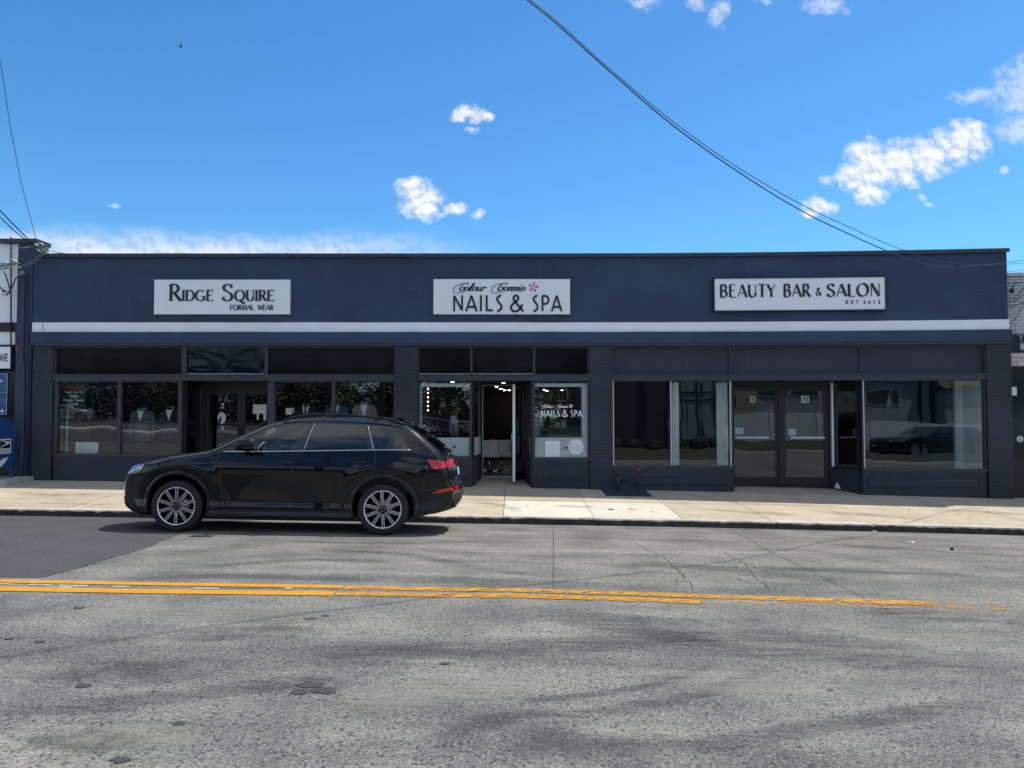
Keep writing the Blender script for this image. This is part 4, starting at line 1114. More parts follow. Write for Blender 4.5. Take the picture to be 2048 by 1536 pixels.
def pxbox(a, b, c, d, y=WALL):
    """pixel box -> street x0, x1, z0, z1 on plane y"""
    m = (a+c)/2
    return wx(a, (b+d)/2, y), wx(c, (b+d)/2, y), on_wall(m, d, y)[1], on_wall(m, b, y)[1]

YS = WALL-.085
def sign_board(name, label, box, rim=False):
    x0, x1, z0, z1 = box
    t = thing(name, label, 'shop sign', ((x0+x1)/2, WALL-.05, z0), 'name boards on the shop front')
    if rim:
        w = .028; mb = MB()
        mb.box(x0-w, x1+w, YS-.02, WALL-.008, z0-w, z0-.001); mb.box(x0-w, x1+w, YS-.02, WALL-.008, z1+.001, z1+w); mb.box(x0-w, x0-.001, YS-.02, WALL-.009, z0, z1); mb.box(x1+.001, x1+w, YS-.02, WALL-.009, z0, z1)
        obj('frame', mb, M['dark_frame'], t)
    else:
        w = .012; mb = MB()
        mb.box(x0-w, x1+w, YS+.02, WALL-.008, z0-w, z1+w); obj('frame', mb, M['galvanised'], t)
    obj('board', MB().box(x0, x1, YS-.003, YS+.018, z0, z1), M['sign_white'], t)
    return t
BL = YS-.004
s1 = sign_board('shop_sign', 'white sign board with dark serif letters reading RIDGE SQUIRE FORMAL WEAR', pxbox(312, 561, 582, 629))
x0, x1, _, _ = pxbox(340.7, 569, 429.4, 602.5); z0, z1 = wz_(602.7), wz_(570)
obj('lettering', letter_mesh('Ridge', CAPS, x0, x1, z0, z1, BL, thick=.17, thin=.055, track=.10, serif=True, small=.64), M['sign_black'], s1)
x0, x1, _, _ = pxbox(446.6, 569, 550.7, 602.5)
obj('lettering', letter_mesh('Squire', CAPS, x0, x1, z0, z1, BL, thick=.17, thin=.055, track=.10, serif=True, small=.64), M['sign_black'], s1)
for tx, a, b in (('FORMAL', 462.5, 511.5), ('WEAR', 517, 550.7)):
    x0, x1, z0, z1 = pxbox(a, 611, b, 621)
    obj('lettering', letter_mesh(tx, CAPS, x0, x1, z0, z1, BL, depth=.008, thick=.20, thin=.09, track=.10, serif=True), M['sign_black'], s1)

def flower(mb, cx, cz, y, r, a0=80):
    for k in range(5):
        a = R(a0+72*k); d = Vector((math.cos(a), math.sin(a))); nn = Vector((-d.y, d.x))
        pts = []
        for (l, w) in [(.14, .06), (.35, .26), (.62, .40), (.86, .34), (1.0, .12)]: pts.append(Vector((cx, cz))+d*r*l+nn*r*w*.62)
        for (l, w) in [(1.0, -.16), (.86, -.34), (.62, -.36), (.35, -.22), (.14, -.06)]: pts.append(Vector((cx, cz))+d*r*l+nn*r*w*.62)
        mb.prism([(p.x, p.y) for p in pts][::-1], y-.004-.0003*k, y)
    return mb
s2 = sign_board('shop_sign', 'white sign board with pink flower reading Colour Connie NAILS & SPA', pxbox(868, 560, 1139, 629))
for tx, a, b in (('NAILS', 907, 1005.2), ('&', 1019.8, 1048.5), ('SPA', 1065, 1124.5)):
    x0, x1, z0, z1 = pxbox(a, 591.8, b, 623.6)
    obj('lettering', letter_mesh(tx, DECO, x0, x1, z0, z1, BL, thick=.135, thin=.125, track=.17), M['sign_black'], s2)
x0, x1, z0, z1 = pxbox(906.7, 568, 974, 583)
obj('lettering', letter_mesh('Colour', SCR, x0, x1, z0, z1, BL, thick=.15, thin=.045, nib=R(15), slant=.28, track=.0), M['sign_black'], s2)
x0, x1, z0, z1 = pxbox(982, 568, 1053, 583)
obj('lettering', letter_mesh('Connie', SCR, x0, x1, z0, z1, BL, thick=.15, thin=.045, nib=R(15), slant=.28, track=.0), M['sign_black'], s2)
x0, z0 = on_wall(1066.5, 576)
obj('flower_emblem', flower(MB(), x0, z0, BL, .118), M['flower_pink'], s2)

s3 = sign_board('shop_sign', 'white sign board in black frame reading BEAUTY BAR & SALON EST 2012', pxbox(1427, 557.5, 1766, 621), rim=True)
for tx, a, b, zt, zb in [('BEAUTY', 1437.7, 1548, 570.5, 595.5), ('BAR', 1564, 1619, 570, 594.8), ('&', 1628, 1640, 577, 592), ('SALON', 1649, 1756.5, 569, 593.8)]:
    x0, x1, z0, z1 = pxbox(a, zt, b, zb)
    obj('lettering', letter_mesh(tx, CAPS, x0, x1, z0, z1, BL, thick=.20 if tx != '&' else .2, thin=.06, nib=R(20), track=.14), M['sign_black'], s3)
for tx, a, b in [('EST', 1687.6, 1713), ('2012', 1722.5, 1756.7)]:
    x0, x1, z0, z1 = pxbox(a, 601.8, b, 608.8); st = (x1-x0); n = len(tx)
    mb = MB()
    for k, ch in enumerate(tx):
        w = .20*st/n if ch == '1' else .62*st/n*1.05; xx = x0+(st-.62*st/n)*k/(n-1)+(.2*st/n if ch == '1' else 0)
        q = plain_text(ch, xx, xx+w, z0, z1, BL, .006, .02); mb.add(q.v, q.f)
    obj('lettering', mb, M['sign_black'], s3)
# ------------------------------------------------------------------ the black estate car, local axes: x to the rear, y away from the viewer, z up
def lerp_tab(t, x):
    if x <= t[0][0]: return t[0][1]
    for i in range(len(t)-1):
        if x <= t[i+1][0]:
            (x0, y0), (x1, y1) = t[i], t[i+1]
            p = t[i-1] if i else t[i]; q = t[i+2] if i+2 < len(t) else t[i+1]
            m0 = (y1-p[1])/(x1-p[0]) if x1 != p[0] else 0; m1 = (q[1]-y0)/(q[0]-x0) if q[0] != x0 else 0
            h = x1-x0; s = (x-x0)/h
            return (2*s**3-3*s*s+1)*y0+(s**3-2*s*s+s)*h*m0+(-2*s**3+3*s*s)*y1+(s**3-s*s)*h*m1
    return t[-1][1]
WT = [(.16,.88),(.22,.915),(.32,.950),(.39,.948),(.46,.938),(.53,.944),(.70,.966),(.86,.985),(.97,.984),(1.02,.966),(1.06,.955),(1.12,.942),(1.18,.925),(1.24,.902),(1.40,.828),(1.56,.738),(1.64,.690),(1.75,.62)]
OUT = [(.33,.215),(.16,.25),(.03,.33),(-.02,.44),(-.03,.58),(-.01,.72),(.04,.82),(.12,.895),(.24,.96),(.42,1.012),(.70,1.070),(1.0,1.122),(1.24,1.162),(1.40,1.205),(1.66,1.345),(1.92,1.475),(2.14,1.580),(2.34,1.640),(2.60,1.672),(2.95,1.682),(3.35,1.674),(3.75,1.650),(4.08,1.610),(4.28,1.565),(4.42,1.470),(4.58,1.330),(4.72,1.205),(4.80,1.10),(4.85,1.0),(4.87,.88),(4.885,.78),(4.93,.72),(4.945,.62),(4.93,.50),(4.86,.40),(4.70,.33),(4.55,.29)]
OUTS = [Vector(p) for p in cat(OUT, 5)]
BOT = [Vector((4.55, .29)), Vector((4.40, .245)), Vector((.50, .245)), Vector((.33, .215))]
def dist_out(x, z):
    q = Vector((x, z)); best = 9
    for i in range(len(OUTS)-1):
        a, b = OUTS[i], OUTS[i+1]
        if abs(a.x-x) > .25 or abs(a.y-z) > .25: continue
        d = b-a; t = max(0, min(1, (q-a).dot(d)/max(1e-9, d.length_squared)))
        best = min(best, (q-a-d*t).length)
    return best
def warch(x, z):
    """slight muscle above the wheels"""
    b = 0
    for c in (.93, 3.93):
        d = math.hypot(x-c, (z-.385)*1.0)
        if .42 < d < .80: b += .020*math.sin(math.pi*(d-.42)/.38)**2 if d > .5 else .020*math.sin(math.pi*(d-.42)/.38)**2
    return b
def wbase(x, z):
    w = lerp_tab(WT, z)+warch(x, z)
    if x < 1.0: w -= .33*max(0, (1.0-x)/1.03)**2.4
    if x > 3.9: w -= .17*max(0, (x-3.9)/1.04)**2.0
    return w
def wsurf(x, z, dist=None):
    w = wbase(x, z); d = dist_out(x, z) if dist is None else dist
    r = .085
    if d < r: w -= r-math.sqrt(max(0, r*r-(r-d)**2))
    return w
def wnormal(x, z, s):
    e = .004
    gx = (wsurf(x+e, z)-wsurf(x-e, z))/(2*e); gz = (wsurf(x, z+e)-wsurf(x, z-e))/(2*e)
    if dist_out(x, z) < .003:
        i = min(range(len(OUTS)), key=lambda k: (OUTS[k]-Vector((x, z))).length)
        d = (OUTS[min(i+1, len(OUTS)-1)]-OUTS[max(i-1, 0)]).normalized()
        return Vector((-d.y, 0, d.x)) if True else None
    return Vector((-gx, s, -gz)).normalized()
def inpoly(q, P):
    c = False; j = len(P)-1
    for i in range(len(P)):
        if (P[i][1] > q[1]) != (P[j][1] > q[1]) and q[0] < (P[j][0]-P[i][0])*(q[1]-P[i][1])/(P[j][1]-P[i][1])+P[i][0]: c = not c
        j = i
    return c
def dense(P, step=.03, closed=True):
    out = []; n = len(P)
    for i in range(n if closed else n-1):
        a, b = Vector(P[i]), Vector(P[(i+1) % n]); k = max(1, int((b-a).length/step))
        out += [a+(b-a)*j/k for j in range(k)]
    if not closed: out.append(Vector(P[-1]))
    return out
W1 = [(1.60,1.185),(1.80,1.315),(2.04,1.435),(2.26,1.540),(2.44,1.590),(2.66,1.612),(2.765,1.614),(2.60,1.205)]
W2 = [(2.860,1.617),(3.10,1.614),(3.34,1.605),(3.575,1.588),(3.70,1.240),(2.755,1.212)]
W3 = [(3.655,1.580),(3.82,1.565),(3.97,1.540),(4.06,1.505),(4.14,1.430),(4.21,1.340),(4.268,1.252),(3.785,1.242)]
DLO = [(1.555,1.170),(1.77,1.320),(2.02,1.450),(2.25,1.560),(2.43,1.611),(2.66,1.634),(2.95,1.638),(3.34,1.626),(3.62,1.606),(3.84,1.582),(4.00,1.556),(4.10,1.512),(4.19,1.415),(4.27,1.30),(4.315,1.232),(3.77,1.224),(2.75,1.193)]
AR = .445
def arch(c): return [(c+AR*math.cos(R(a)), .385+AR*math.sin(R(a))) for a in range(-22, 203, 5)]
ARCH = [arch(.93), arch(3.93)]
DOORF = [(1.52,1.165),(1.485,1.02),(1.465,.80),(1.46,.30),(2.585,.30),(2.59,.70),(2.605,.985),(2.66,1.14),(2.69,1.192)]
DOORR = [(2.69,1.192),(2.66,1.14),(2.605,.985),(2.59,.70),(2.585,.30),(3.42,.30),(3.425,.50),(3.50,.68),(3.66,.84),(3.79,.90),(3.80,1.06),(3.785,1.225)]
def side_mesh():
    pts = []; edges = []
    def loop(P, closed=True):
        o = len(pts); pts.extend(P)
        for i in range(len(P)-(0 if closed else 1)): edges.append((o+i, o+(i+1) % len(P)))
    full = OUTS+dense(BOT, .05, False)[1:-1]
    loop(full)
    loop(dense(DLO, .035)); [loop(dense(w, .04)) for w in (W1, W2, W3)]
    for a in ARCH: loop([Vector(p) for p in a], False)
    loop(dense(DOORF, .05)); loop(dense(DOORR, .05))
    bnd = list(pts)
    cell = {}
    for p in bnd: cell.setdefault((int(p.x/.05), int(p.y/.05)), []).append(p)
    def near(q, d):
        cx, cy = int(q.x/.05), int(q.y/.05)
        return any((q-p).length < d for i in (-1, 0, 1) for j in (-1, 0, 1) for p in cell.get((cx+i, cy+j), ()))
    # rows following the outline, where the skin rolls over
    for off in (.006, .018, .036, .06, .086, .115):
        for i in range(0, len(OUTS), 1 if off < .05 else 2):
            d = (OUTS[min(i+1, len(OUTS)-1)]-OUTS[max(i-1, 0)]).normalized(); q = OUTS[i]+Vector((d.y, -d.x))*off
            if inpoly(q, full) and dist_out(q.x, q.y) > off*.9 and not near(q, .004): pts.append(q)
    x = -.02
    while x < 4.95:
        z = .24
        while z < 1.70:
            q = Vector((x, z))
            if inpoly(q, full) and dist_out(x, z) > .13 and not near(q, .016): pts.append(q)
            z += .028
        x += .05
    r = delaunay_2d_cdt(pts, edges, [], 0, 1e-6)
    P = r[0]; groups = {'body': [], 'trim': [], 'w1': [], 'w2': [], 'w3': [], 'df': [], 'dr': []}
    for f in r[2]:
        c = sum((P[i] for i in f), Vector((0, 0)))/len(f)
        if not inpoly(c, full): continue
        if any(math.hypot(c.x-k, c.y-.385) < AR-.001 for k in (.93, 3.93)) or (c.y < .385 and any(inpoly(c, a) for a in ARCH)): continue
        if c.y < .34 and any(abs(c.x-k) < AR*.93 for k in (.93, 3.93)): continue
        k = 'w1' if inpoly(c, W1) else 'w2' if inpoly(c, W2) else 'w3' if inpoly(c, W3) else 'trim' if inpoly(c, DLO) else 'df' if inpoly(c, DOORF) else 'dr' if inpoly(c, DOORR) else 'body'
        a, b, d = [P[i] for i in f[:3]]
        groups[k].append(tuple(f) if (b-a).cross(d-a) > 0 else tuple(f)[::-1])
    return P, groups
CARP, CARG = side_mesh()
CARW = [wsurf(p.x, p.y) for p in CARP]
def side_part(keys, s, off=0.0):
    """s=-1 viewer's side"""
    use = {}; mb = MB(); fs = []; nr = []
    for k in keys:
        for f in CARG[k]:
            g = []
            for i in f:
                if i not in use:
                    use[i] = len(mb.v); p = CARP[i]; n = wnormal(p.x, p.y, s)
                    mb.v.append(Vector((p.x, s*CARW[i], p.y))+n*off); nr.append(n)
                g.append(use[i])
            fs.append(g if s < 0 else g[::-1])
    mb.f = fs; mb.sm = [True]*len(fs)
    return mb, nr
# the skin across the car from edge to edge
SL = [0.0]
for a, b in zip(OUTS[:-1], OUTS[1:]): SL.append(SL[-1]+(b-a).length)
TOT = SL[-1]
def out_at(s):
    s = max(0, min(TOT, s))
    for i in range(len(SL)-1):
        if s <= SL[i+1]:
            t = (s-SL[i])/max(1e-9, SL[i+1]-SL[i]); return OUTS[i]+(OUTS[i+1]-OUTS[i])*t, (OUTS[min(i+2, len(OUTS)-1)]-OUTS[max(i-1, 0)]).normalized()
    return OUTS[-1], (OUTS[-1]-OUTS[-2]).normalized()
def s_of(x, z): return SL[min(range(len(OUTS)), key=lambda k: (OUTS[k]-Vector((x, z))).length)]
BULGE = [(0,.06),(s_of(0,.33),.10),(s_of(-.03,.58),.12),(s_of(.12,.895),.09),(s_of(.42,1.01),.055),(s_of(1.24,1.16),.055),(s_of(1.66,1.34),.085),(s_of(2.34,1.64),.035),(s_of(3.35,1.67),.030),(s_of(4.28,1.565),.035),(s_of(4.58,1.33),.075),(s_of(4.85,1.0),.085),(s_of(4.93,.62),.09),(TOT,.05)]
def skin(s, t, off=0):
    p, d = out_at(s); n = Vector((-d.y, d.x)); b = lerp_tab(BULGE, s)*(1-t*t)**1.4
    w = wsurf(p.x, p.y, 0.0)
    return Vector((p.x+n.x*(b+off), w*t, p.y+n.y*(b+off)))
def skin_n(s, t):
    e = .006
    a = skin(min(TOT, s+e), t)-skin(max(0, s-e), t); b = skin(s, min(1, t+e))-skin(s, max(-1, t-e))
    n = b.cross(a); p, d = out_at(s)
    if n.length < 1e-9: n = Vector((-d.y, 0, d.x))
    n.normalize()
    if n.dot(Vector((-d.y, 0, d.x))) < 0: n = -n
    return n
def skin_part(s0, s1, t0=-1, t1=1, off=0, ns=None, ntt=18):
    ns = ns or max(3, int((s1-s0)/.045)); mb = MB(); nr = []
    us = frange(s0, s1, ns); vs = frange(t0, t1, ntt)
    for u in us:
        for v in vs: mb.v.append(skin(u, v, off)); nr.append(skin_n(u, v))
    m = len(vs)
    for i in range(ns):
        for j in range(ntt):
            mb.f.append([i*m+j, i*m+j+1, (i+1)*m+j+1, (i+1)*m+j]); mb.sm.append(True)
    a, b, c = [mb.v[k] for k in mb.f[0][:3]]
    if (b-a).cross(c-a).dot(nr[0]) < 0: mb.f = [f[::-1] for f in mb.f]
    return mb, nr
def decal(poly, s, off=.006, step=.03, depth=None):
    """patch of the side skin, raised by off"""
    P = dense(poly, step); V = list(P); n = len(P)
    xs = [p.x for p in P]; ys = [p.y for p in P]; x = min(xs)
    while x < max(xs):
        y = min(ys)
        while y < max(ys):
            q = Vector((x, y))
            if inpoly(q, P) and min((q-p).length for p in P) > step*.5: V.append(q)
            y += step
        x += step
    r = delaunay_2d_cdt(V, [(i, (i+1) % n) for i in range(n)], [], 0, 1e-6); mb = MB(); nr = []
    for p in r[0]:
        nn = wnormal(p.x, p.y, s); mb.v.append(Vector((p.x, s*wsurf(p.x, p.y), p.y))+nn*off); nr.append(nn)
    for f in r[2]:
        c = sum((r[0][i] for i in f), Vector((0, 0)))/len(f)
        if inpoly(c, P):
            a, b, d = [r[0][i] for i in f[:3]]; ccw = (b-a).cross(d-a) > 0
            mb.f.append(list(f) if ccw == (s < 0) else list(f)[::-1]); mb.sm.append(True)
    return mb, nr
def sline(pts, r, s, off=.002, n=5):
    """thin bead following the side skin"""
    Q = []
    for p in dense(pts, .03, False): Q.append(Vector((p.x, s*(wsurf(p.x, p.y)+off), p.y)))
    return MB().tube(Q, r, n)

def build_car(name, label, loc, rot):
    root = thing(name, label, 'car', (0, 0, 0))
    P = lambda nm, mb, mat, par=root, nr=None: obj(nm, mb, M[mat], par, curve=False, normals=nr)
    body, nr = None, None
    mb, nr = side_part(['body'], -1); m2, n2 = side_part(['body'], 1); mb.add(m2.v, m2.f, True); body = P('body', mb, 'car_black', root, nr+n2)
    for s in (-1, 1):
        mb, nr = side_part(['trim'], s); P('window_trim', mb, 'car_trim', root, nr)
        for k, nm in (('df', 'door'), ('dr', 'door')):
            mb, nr = side_part([k], s); d = P(nm, mb, 'car_black', root, nr)
            hx = (2.455, 2.605, 1.022) if k == 'df' else (3.49, 3.665, 1.046)
            h = MB()
            h.tube([(x, s*(wsurf(x, hx[2])+o), hx[2]+dz) for x, o, dz in [(hx[0], .0, 0), (hx[0]+.015, .028, .002), (hx[0]+.06, .036, .004), (hx[1]-.04, .036, .004), (hx[1]-.01, .026, .003), (hx[1], .0, .002)]], [.008, .013, .015, .015, .013, .008], 8)
            P('handle', h, 'car_black', d)
            cp_, cn = decal([(hx[0]-.02, hx[2]-.02), (hx[0]+.03, hx[2]-.042), (hx[1]-.03, hx[2]-.042), (hx[1]+.0, hx[2]-.018), (hx[1]-.02, hx[2]+.012), (hx[0]+.0, hx[2]+.012)], s, .0012, .02); P('handle_recess', cp_, 'car_trim', d, cn)
        for k, mat, nm in (('w1', 'tint_glass_front', 'side_window'), ('w2', 'tint_glass_rear', 'side_window'), ('w3', 'tint_glass_rear', 'side_window')):
            mb, nr = side_part([k], s, -.004); P(nm, mb, mat, root, nr)
        # shut lines, belt strip, pillar edges
        g = MB()
        for L in ([(1.52,1.165),(1.485,1.02),(1.465,.80),(1.46,.32)], [(2.69,1.185),(2.66,1.14),(2.605,.985),(2.59,.70),(2.585,.30)], [(3.785,1.225),(3.80,1.06),(3.79,.90),(3.66,.84),(3.50,.68),(3.425,.50)], [(4.27,1.55),(4.46,1.375),(4.63,1.20),(4.56,1.08)], [(1.30,1.135),(.95,1.085),(.60,1.03),(.42,.985)], [(4.50,.68),(4.53,.80),(4.56,.93),(4.54,1.0)], [(4.42,.64),(4.56,.66),(4.74,.685)]):
            q = sline(L, .0052, s, -.002); g.add(q.v, q.f, True)
        P('shut_lines', g, 'car_trim', body)
        g = sline([(1.575,1.172),(2.0,1.178),(2.75,1.200),(3.3,1.217),(3.77,1.231),(4.30,1.240)], .006, s, .003)
        P('belt_strip', g, 'rim_bright', root)
        g = MB()
        for L in ([(2.845,1.612),(2.745,1.21)], [(3.645,1.578),(3.77,1.235)]):
            q = sline(L, .004, s, .001); g.add(q.v, q.f, True)
        P('pillar_strip', g, 'rim_bright', root)
        # arch lips
        for c in (.93, 3.93):
            ring = [(c+(AR+.02)*math.cos(R(a)), .385+(AR+.02)*math.sin(R(a))) for a in range(-14, 196, 5)]
            g = MB(); vs = []
            prof_ = [(-.022, -.03), (-.022, .010), (-.010, .018), (.012, .016), (.034, .006), (.044, -.004)]
            for (x, z) in ring:
                dr = Vector((x-c, z-.385)).normalized()
                wv_ = wsurf(x, z)
                for (o, h) in prof_: vs.append((x+dr.x*o, s*(wv_+h), z+dr.y*o))
            m = len(prof_); fs = []
            for i in range(len(ring)-1):
                for j in range(m-1):
                    f = (i*m+j, (i+1)*m+j, (i+1)*m+j+1, i*m+j+1); fs.append(f if s > 0 else f[::-1])
            g.add(vs, fs, True); P('wheel_arch', g, 'car_black', root)
        # sill cover
        g = MB(); vs = []
        for x in frange(1.36, 3.50, 20):
            for (z, h) in [(.20, -.07), (.215, .004), (.25, .016), (.29, .012), (.31, .0)]: vs.append((x, s*(wsurf(x, max(.24, z), 1)+h), z))
        fs = [(i*5+j, (i+1)*5+j, (i+1)*5+j+1, i*5+j+1) for i in range(20) for j in range(4)]
        g.add(vs, fs if s < 0 else [f[::-1] for f in fs], True); P('sill', g, 'car_trim', root)
        # roof rail on two feet
        g = MB(); rl = [(2.36,1.640),(2.52,1.696),(2.78,1.736),(3.10,1.744),(3.45,1.734),(3.80,1.704),(4.06,1.660),(4.16,1.612)]
        g.tube([(x, s*(.685-.02*(x > 3.6)), z) for x, z in cat(rl, 4)], .018, 7); P('roof_rail', g, 'car_black', root)
        # head lamp, tail lamp
        mb, nr = decal([(.045,.835),(.13,.905),(.27,.952),(.425,.972),(.41,.93),(.325,.845),(.20,.815)], s, .004); hl = P('headlight', mb, 'lamp_sky_blue', root, nr)
        mb, nr = decal([(.30,.845),(.35,.90),(.395,.955),(.42,.962),(.405,.93),(.335,.842)], s, .008, .02); P('side_marker', mb, 'lamp_orange', hl, nr)
        for k in range(4):
            a = .11+.05*k
            mb, nr = decal([(a,.818+.004*k),(a+.018,.818+.004*k),(a+.045,.858+.006*k),(a+.025,.858+.006*k)], s, .008, .02); P('lamp_element', mb, 'rim_bright', hl, nr)
        mb, nr = decal([(4.555,1.103),(4.66,1.094),(4.80,1.075),(4.835,1.045),(4.845,.995),(4.75,.975),(4.655,.966),(4.60,1.03)], s, .006, .025); tl = P('tail_light', mb, 'lamp_red', root, nr)
        for k in range(5):
            a = 4.61+.044*k
            mb, nr = decal([(a,1.085),(a+.012,1.085),(a+.042,.995),(a+.030,.995)], s, .010, .02); P('lamp_element', mb, 'car_trim', tl, nr)
        mb, nr = skin_part(s_of(4.80,1.085), s_of(4.853,.985), *( (-1, -.42) if s < 0 else (.42, 1)), off=.007, ns=4, ntt=10); P('lamp_lens', mb, 'lamp_red', tl, nr)
        mb, nr = decal([(4.63,.612),(4.72,.660),(4.86,.690),(4.93,.694),(4.935,.655),(4.80,.632),(4.70,.612)], s, .006, .025); rf = P('rear_reflector', mb, 'lamp_red', root, nr)
        mb, nr = skin_part(s_of(4.935,.70), s_of(4.945,.645), *((-1, -.62) if s < 0 else (.62, 1)), off=.007, ns=2, ntt=6); P('lamp_lens', mb, 'lamp_red', rf, nr)
        # lower bumper cladding
        mb, nr = decal([(4.40,.255),(4.43,.42),(4.50,.50),(4.70,.53),(4.90,.60),(4.925,.50),(4.86,.405),(4.70,.335),(4.55,.295)], s, .005, .04); P('rear_cladding', mb, 'car_plastic', root, nr)
        mb, nr = decal([(.02,.345),(.00,.47),(.10,.50),(.22,.46),(.30,.36),(.20,.27)], s, .005, .03); P('bumper_intake', mb, 'black_rubber', root, nr)
        # mirror
        g = MB(); y0 = wsurf(1.95, 1.19)
        prm = [(1.80,.045,.03,1.255),(1.815,.09,.055,1.265),(1.86,.135,.082,1.282),(1.93,.155,.094,1.292),(2.00,.155,.092,1.296),(2.06,.145,.085,1.292),(2.095,.12,.070,1.286),(2.10,.06,.04,1.284)]
        vs = []; n = 14
        for (x, ry, rz, zc) in prm:
            for k in range(n):
                a = 2*math.pi*k/n; ca, sa = math.cos(a), math.sin(a)
                vs.append((x, s*(y0+.17+ry*abs(ca)**.7*(1 if ca > 0 else -1)*.78), zc+rz*abs(sa)**.8*(1 if sa > 0 else -1)))
        fs = [(i*n+k, i*n+(k+1) % n, (i+1)*n+(k+1) % n, (i+1)*n+k) for i in range(len(prm)-1) for k in range(n)] + [tuple(range(n))[::-1], tuple((len(prm)-1)*n+k for k in range(n))]
        g.add(vs, fs if s > 0 else [f[::-1] for f in fs], True); mr = P('mirror', g, 'car_black', root)
        g = MB(); g.tube([(1.93, s*(y0-.02), 1.175), (1.95, s*(y0+.05), 1.185), (1.97, s*(y0+.13), 1.215)], [.03, .026, .03], 8); P('mirror_stalk', g, 'car_plastic', mr)
        g = MB(); g.add([(2.103, s*(y0+.08), 1.235), (2.103, s*(y0+.26), 1.235), (2.103, s*(y0+.26), 1.345), (2.103, s*(y0+.08), 1.345)], [(0, 1, 2, 3)]); P('mirror_glass', g, 'chrome', mr)
    # skin across
    cuts = [('front_bumper', 0, s_of(.04,.82), 'car_black'), ('hood', s_of(.04,.82), s_of(1.24,1.162), 'car_black'), ('windshield', s_of(1.24,1.162), s_of(2.14,1.58), 'tint_glass_front'), ('roof', s_of(2.14,1.58), s_of(4.28,1.565), 'car_black'), ('rear_window', s_of(4.28,1.565), s_of(4.72,1.205), 'tint_glass_rear'), ('tailgate', s_of(4.72,1.205), s_of(4.885,.78), 'car_black'), ('rear_bumper', s_of(4.885,.78), TOT, 'car_black')]
    made = {}
    for nm, a, b, mat in cuts:
        mb, nr = skin_part(a, b); made[nm] = P(nm, mb, mat, root, nr)
    # pillars over the edges of the two big screens
    g, nr = MB(), []
    for (a, b) in ((s_of(1.24,1.162), s_of(2.14,1.58)), (s_of(4.28,1.565), s_of(4.72,1.205))):
        for (t0, t1) in ((-1, -.90), (.90, 1)):
            m_, n_ = skin_part(a, b, t0, t1, .003, ntt=3); g.add(m_.v, m_.f, True); nr += n_
    P('screen_surround', g, 'car_trim', root, nr)
    m_, n_ = skin_part(s_of(-.02,.44), s_of(.04,.80), -.62, .62, .008, ntt=14); gr = P('grille', m_, 'car_plastic', made['front_bumper'], n_)
    g = MB()
    for k in range(9):
        t = -.54+.135*k; q = [skin(u, t, .012) for u in frange(s_of(-.02,.46), s_of(.03,.79), 7)]; g.tube(q, .008, 5)
    P('grille_bars', g, 'rim_dark', gr)
    m_, n_ = skin_part(s_of(-.025,.54), s_of(-.03,.62), -.26, .26, .022, ntt=6); P('licence_plate', m_, 'paper', made['front_bumper'], n_)
    m_, n_ = skin_part(s_of(4.86,.955), s_of(4.88,.84), -.26, .26, .006, ntt=8); P('licence_plate', m_, 'plate_blue', made['tailgate'], n_)
    m_, n_ = skin_part(s_of(4.945,.60), TOT, -.96, .96, .006, ntt=16); P('rear_diffuser', m_, 'car_plastic', made['rear_bumper'], n_)
    for y in (-.52, .52): P('exhaust_tip', MB().box(4.90, 4.965, y-.08, y+.08, .385, .435, 1), 'rim_dark', made['rear_bumper'])
    # roof spoiler, shark fin, rear wiper
    g = MB(); vs = []
    for y in frange(-.62, .62, 10):
        c = .035*(1-(y/.62)**2)
        vs += [(4.20, y, 1.588+c*.9), (4.40+c*.5, y, 1.585+c*.7), (4.555-.25*abs(y/.62)**4+c, y, 1.563+c*.5), (4.545-.25*abs(y/.62)**4+c, y, 1.545+c*.5), (4.36+c*.4, y, 1.535+c*.6)]
    fs = [(i*5+j, i*5+j+1, (i+1)*5+j+1, (i+1)*5+j) for i in range(10) for j in range(4)] + [(0, 4, 3, 2, 1), (50, 51, 52, 53, 54)]
    g.add(vs, fs, False); P('spoiler', g, 'car_black', made['roof'])
    g = MB().prism([(3.86, 1.66), (4.06, 1.65), (4.05, 1.715), (4.03, 1.725), (3.98, 1.712)], -.012, .012); P('antenna', g, 'car_black', made['roof'])
    # underbody, wheel houses, cabin
    g = MB(); g.box(1.42, 3.42, -.86, .86, .22, .30, 1); g.box(.34, .50, -.7, .7, .24, .5, 1); g.box(4.42, 4.62, -.72, .72, .32, .6, 1); g.box(.50, 1.36, -.52, .52, .26, .95, 1); g.box(3.46, 4.42, -.52, .52, .26, .95, 1)
    P('underbody', g, 'black_rubber', root)
    for c in (.93, 3.93):
        for s in (-1, 1):
            g = MB(); a_ = range(-20, 201, 10); vs = []
            for a in a_:
                x, z = c+(AR+.004)*math.cos(R(a)), .385+(AR+.004)*math.sin(R(a))
                vs += [(x, s*(wsurf(x, max(z, .3))-.012), z), (x, s*.52, z)]
            k = len(a_); g.add(vs, [(2*i, 2*i+1, 2*i+3, 2*i+2) for i in range(k-1)], True); P('wheel_liner', g, 'black_rubber', root)
    g = MB(); g.box(1.45, 4.5, -.80, .80, .60, .64, 1); g.box(1.30, 1.75, -.78, .78, 1.0, 1.13, 1); g.box(1.45, 4.4, -.84, -.80, .6, 1.16, 1); g.box(1.45, 4.4, .80, .84, .6, 1.16, 1)
    P('cabin', g, 'car_plastic', root)
